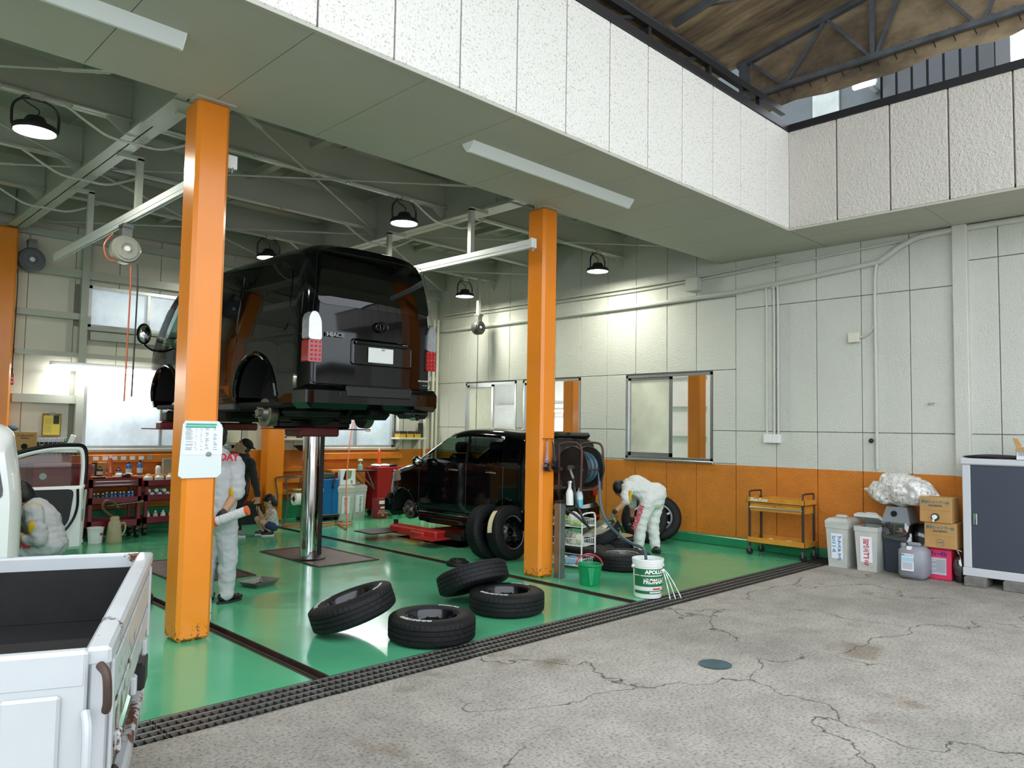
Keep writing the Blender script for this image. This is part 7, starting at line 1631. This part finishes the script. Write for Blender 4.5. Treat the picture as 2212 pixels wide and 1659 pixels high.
# ---- mechanic standing behind the near column, seen from the back
def stander():
    P0=Vector((3.08,6.93,0)); org=tuple(P0); t=thing('person','mechanic in grey coveralls standing with his back turned behind the near column','person',org); g=lambda x,y,o=0: gd(P0,x,y,o)
    G=cloth('grey_coverall','b4b6b8',.06); mats=[G,SKIN,GLV,YEL]; P=[]
    pel=g(474,1120,0); P+=[('e',pel,(.165,.165,.15),Matrix.Identity(3),0),('c',pel,g(472,1030,.02),.15,.165,0),('c',g(472,1040,.02),g(470,1000,.03),.165,.15,0),('c',g(440,1000,.03),g(505,1000,.03),.085,.085,0),('c',g(470,990,.03),g(470,972,.04),.075,.06,0)]
    P+=[('c',g(490,1130,0),g(492,1210,.01),.105,.085,0),('c',g(492,1210,.01),g(488,1283,0),.085,.07,0),('c',g(456,1130,.02),g(448,1210,.02),.105,.085,0),('c',g(448,1210,.02),g(444,1282,.04),.085,.07,0)]
    P+=[('c',g(508,1002,.02),g(513,1062,-.04),.078,.07,0),('c',g(513,1062,-.05),g(512,1066,-.05),.066,.064,0),('c',g(503,1058,-.08),g(503,1066,-.09),.03,.03,3),('c',g(510,1066,-.05),g(488,1100,-.14),.043,.033,1)]
    wr=g(488,1100,-.14); hand(P,wr,g(472,1118,-.2)-wr,_n*1+Vector((0,0,-.5)),1,2,1.0)
    P+=[('c',g(434,1002,.02),g(428,1062,.0),.078,.07,0),('c',g(428,1066,0),g(436,1110,.12),.043,.033,1)]; hand(P,g(436,1110,.12),(0,.2,-1),(1,0,0),-1,2,.6)
    hc=g(469,942,.05); face=Vector((_n.x*.75-_rt.x*.6,_n.y*.75-_rt.y*.6,.25)); B,w=head(P,hc,face,(0,0,1),1.02,1); P.append(('c',g(470,975,.04),hc,.06,.055,1))
    figmesh('body',P,mats,t,wrinkle=(0,),amp=.012,org=org)
    figmesh('hair',[('e',w(0,-.015,.035),(.083,.098,.09),B,0),('e',w(0,-.05,-.02),(.076,.06,.07),B,0)],[HAIR],t,.01,3,org=org); facebits(t,B,w,1.0,org)
    a=g(488,1283,0); shoe(t,Vector((a.x,a.y,.09)),_n*.8+_rt*.5,BLKS,SOLB,org); a=g(444,1282,.04); shoe(t,Vector((a.x,a.y,.09)),_n,BLKS,SOLB,org)
    o=Vector(org); mb=text_mb('HOLIDAY',.088,.002,sx=.95,bold=.004); mb.xf(FRM(g(472,988,-.155)-o,_rt,(0,0,1))); 
    mb.build('lettering',REDT,t)
    MB().tube(smoothpath([g(450,975,.0)-o,g(470,968,-.04)-o,g(490,975,.0)-o],5),.014,8).build('collar',G,t)
    # tube held behind the back
    a=g(464,1128,-.22); b=g(536,1102,-.22); tb=thing('tube_roll','white printed tube with orange end caps held by the standing mechanic','tube',a); d=(b-a)
    MB().cyl(d*.06,d*.94,.042,n=20).build('tube_body',mat('tube_print','d8d8da',.5,vary=.2,vscale=40),tb); MB().cyl((0,0,0),d*.07,.044,n=20).build('end_cap',MOC,tb); MB().cyl(d*.93,d,.044,n=20).build('end_cap',MOC,tb)
    for k in (-.5,.1): MB().cyl(d*(.2)+Vector((0,0,.0)),d*.21,.0425,n=20).build('print_band',MINK,tb)
stander()
# ---- man in a dark jacket peering up under the van
def peer():
    P0=gz(512,1158); org=(P0.x,P0.y,0); t=thing('person','man in a dark jacket and black cap leaning in to look under the van','person',org); g=lambda x,y,o=0: gd(P0,x,y,o)
    J=cloth('dark_jacket','26292a',.2); T=cloth('black_trousers','131316',.2); mats=[J,SKIN,T]; P=[]
    pel=g(512,1068,0); P+=[('e',pel,(.16,.16,.13),Matrix.Identity(3),2),('c',pel+Vector((0,0,.05)),g(516,1010,0),.145,.16,0),('c',g(516,1012,0),g(522,992,0),.16,.13,0),('c',g(500,988,.05),g(540,1000,-.02),.08,.08,0)]
    P+=[('c',g(515,1075,-.03),g(513,1115,-.04),.09,.07,2),('c',g(513,1115,-.04),g(513,1146,0),.07,.055,2),('c',g(507,1075,.1),g(500,1115,.12),.09,.07,2),('c',g(500,1115,.12),g(499,1142,.14),.07,.055,2)]
    P+=[('c',g(542,1002,-.02),g(550,1038,-.1),.07,.058,0),('c',g(550,1038,-.1),g(557,1070,-.16),.058,.042,0)]; hand(P,g(557,1071,-.16),g(556,1083,-.18)-g(557,1071,-.16),-_n,1,1,.6)
    P+=[('c',g(498,990,.05),g(492,1030,.0),.07,.058,0),('c',g(492,1030,0),g(494,1062,-.05),.058,.042,0)]; hand(P,g(494,1062,-.05),(0,0,-1),(1,0,0),-1,1,.5)
    hc=g(527,965,-.05); face=(-_rt*.75-_n*.45+Vector((0,0,.5))); up=Vector((_rt.x*.5,_rt.y*.5,.86)); B,w=head(P,hc,face,up,1.05,1); P.append(('c',g(523,988,-.02),hc,.062,.055,1))
    figmesh('body',P,mats,t,wrinkle=(0,2),amp=.01,org=org)
    figmesh('cap',[('e',w(0,-.012,.05),(.088,.102,.08),B,0),('e',w(0,-.1,.05),(.06,.06,.014),B,0)],[mat('black_cap','141414',.8)],t,.009,3,org=org)
    figmesh('hair',[('e',w(0,-.05,-.005),(.08,.055,.06),B,0)],[mat('grey_hair','3a3632',.6)],t,.01,3,org=org); facebits(t,B,w,1.05,org)
    SH=mat('grey_shoe','77777a',.6)
    a=g(513,1146,0); shoe(t,Vector((a.x,a.y,.09)),_rt*.8-_n*.5,SH,SOLW,org); a=g(499,1142,.14); shoe(t,Vector((a.x,a.y,.09)),_rt*.6-_n*.6,SH,SOLW,org)
peer()
# ---- crouching child with a phone
def child():
    P0=gz(580,1156); org=(P0.x,P0.y,0); t=thing('person','small child with dark hair crouching on the floor holding a phone','person',org); g=lambda x,y,o=0: gd(P0,x,y,o)
    TP=mat('patterned_top','c9c9c4',.85,vary=.5,vscale=45); DN=cloth('denim_shorts','2b3d5e',.2); mats=[TP,SKIN2,DN]; P=[]
    P+=[('e',g(590,1137,.03),(.09,.085,.075),Matrix.Identity(3),2),('c',g(590,1133,.03),g(586,1108,.0),.085,.08,0),('c',g(579,1106,-.06),g(591,1106,.06),.035,.035,0)]
    for o_,kx,ky,ax,ay in ((-.06,566,1127,583,1146),(.06,556,1121,569,1147)):
        P+=[('c',g(588,1138,o_*.8),g(kx,ky,o_),.058,.045,1),('c',g(588,1138,o_*.8),g(580,1135,o_),.064,.06,2),('c',g(kx,ky,o_),g(ax,ay,o_),.044,.03,1)]
    for o_,ex,ey,hx,hy,sd in ((-.07,570,1122,560,1103,1),(.05,565,1118,556,1101,-1)):
        P+=[('c',g(585,1107,o_),g(ex,ey,o_),.03,.025,1),('c',g(ex,ey,o_),g(hx,hy,o_*.3),.025,.02,1)]; hand(P,g(hx,hy,o_*.3),(-.2,.1,1),_rt,sd,1,.7,.6)
    hc=g(583,1083,0); face=(-_rt*.8-_n*.2+Vector((0,0,-.45))); B,w=head(P,hc,face,(_rt*-.3+Vector((0,0,.9))),.86,1); P.append(('c',g(586,1104,0),hc,.035,.035,1))
    figmesh('body',P,mats,t,.008,wrinkle=(0,2),amp=.006,org=org)
    figmesh('hair',[('e',w(0,-.015,.04),(.078,.088,.078),B,0),('e',w(0,-.055,-.03),(.076,.055,.09),B,0),('e',w(0,.055,.065),(.06,.035,.03),B,0)],[HAIR],t,.009,3,org=org); facebits(t,B,w,.86,org,False)
    a=g(583,1146,-.06); shoe(t,Vector((a.x,a.y,.065)),-_rt*.8-_n*.4,BLKS,SOLW,org,.7); a=g(569,1147,.06); shoe(t,Vector((a.x,a.y,.065)),-_rt*.9-_n*.3,BLKS,SOLW,org,.7)
    p=g(561,1098,-.02); ph=thing('phone','black phone held by the crouching child','phone',p,rot=(0,0,_yaw-pi/2)); MB().bbox(-.035,-.005,-.06,.035,.005,.07,.004).build('phone_body',MBLK,ph); MB().box(-.03,-.007,-.05,.03,-.005,.06).build('screen',MTINT,ph)
child()
# ---- mechanic kneeling at the white car
def kneeler():
    P0=gy(7.95,84,1150); P0.z=0; org=tuple(P0); t=thing('person','mechanic in grey coveralls with yellow shoulders kneeling at the open car door','person',org); g=lambda x,y,o=0: gd(P0,x,y,o)
    G=cloth('grey_coverall','b4b6b8',.06); mats=[G,SKIN,GLV,YEL]; P=[]
    pel=g(104,1172,0); P+=[('e',pel,(.17,.17,.15),Matrix.Identity(3),0),('c',pel,g(92,1130,0),.15,.155,0),('c',g(92,1130,0),g(78,1108,0),.155,.135,0),('c',g(72,1106,-.16),g(84,1104,.16),.078,.078,0),('c',g(68,1096,0),g(60,1090,0),.07,.055,0)]
    P+=[('e',g(73,1100,-.14),(.075,.075,.055),Matrix.Identity(3),3)]
    P+=[('c',g(74,1108,-.18),g(86,1165,-.22),.078,.068,0),('c',g(84,1163,-.22),g(62,1166,-.22),.06,.055,0),('c',g(66,1166,-.22),g(44,1158,-.2),.042,.033,1),('e',g(69,1140,-.26),(.035,.03,.06),Matrix.Identity(3),3)]
    hand(P,g(44,1158,-.2),-_rt,(0,0,-1),1,2,.7)
    P+=[('c',g(80,1106,.18),g(58,1140,.2),.075,.06,0),('c',g(58,1140,.2),g(44,1146,.1),.042,.033,1)]; hand(P,g(44,1146,.1),-_rt,(0,0,-1),-1,2,.7)
    P+=[('c',g(106,1180,-.1),g(56,1190,-.16),.11,.085,0),('c',g(56,1190,-.16),g(62,1235,-.14),.085,.065,0),('c',g(108,1182,.12),g(74,1225,.16),.11,.085,0),('c',g(74,1222,.16),g(115,1232,.2),.08,.06,0)]
    hc=g(44,1070,0); face=(-_rt*.9+_n*.15+Vector((0,0,-.4))); B,w=head(P,hc,face,(-_rt*.35+Vector((0,0,.93))),1.05,1); P.append(('c',g(62,1090,0),hc,.06,.055,1))
    figmesh('body',P,mats,t,wrinkle=(0,),amp=.012,org=org)
    figmesh('hair',[('e',w(0,-.012,.04),(.088,.104,.095),B,0),('e',w(0,-.055,-.015),(.084,.065,.085),B,0)],[HAIR],t,.01,3,org=org); facebits(t,B,w,1.05,org)
    a=g(62,1235,-.14); shoe(t,Vector((a.x,a.y,.09)),-_rt,BLKS,SOLB,org); a=g(118,1232,.2); shoe(t,Vector((a.x,a.y,.09)),_rt,BLKS,SOLB,org)
    o=Vector(org); mb=text_mb('Ho',.08,.002,bold=.004); mb.xf(FRM(g(54,1177,-.25)-o,_rt,Vector((0,0,1)))); mb.build('lettering',REDT,t)
kneeler()
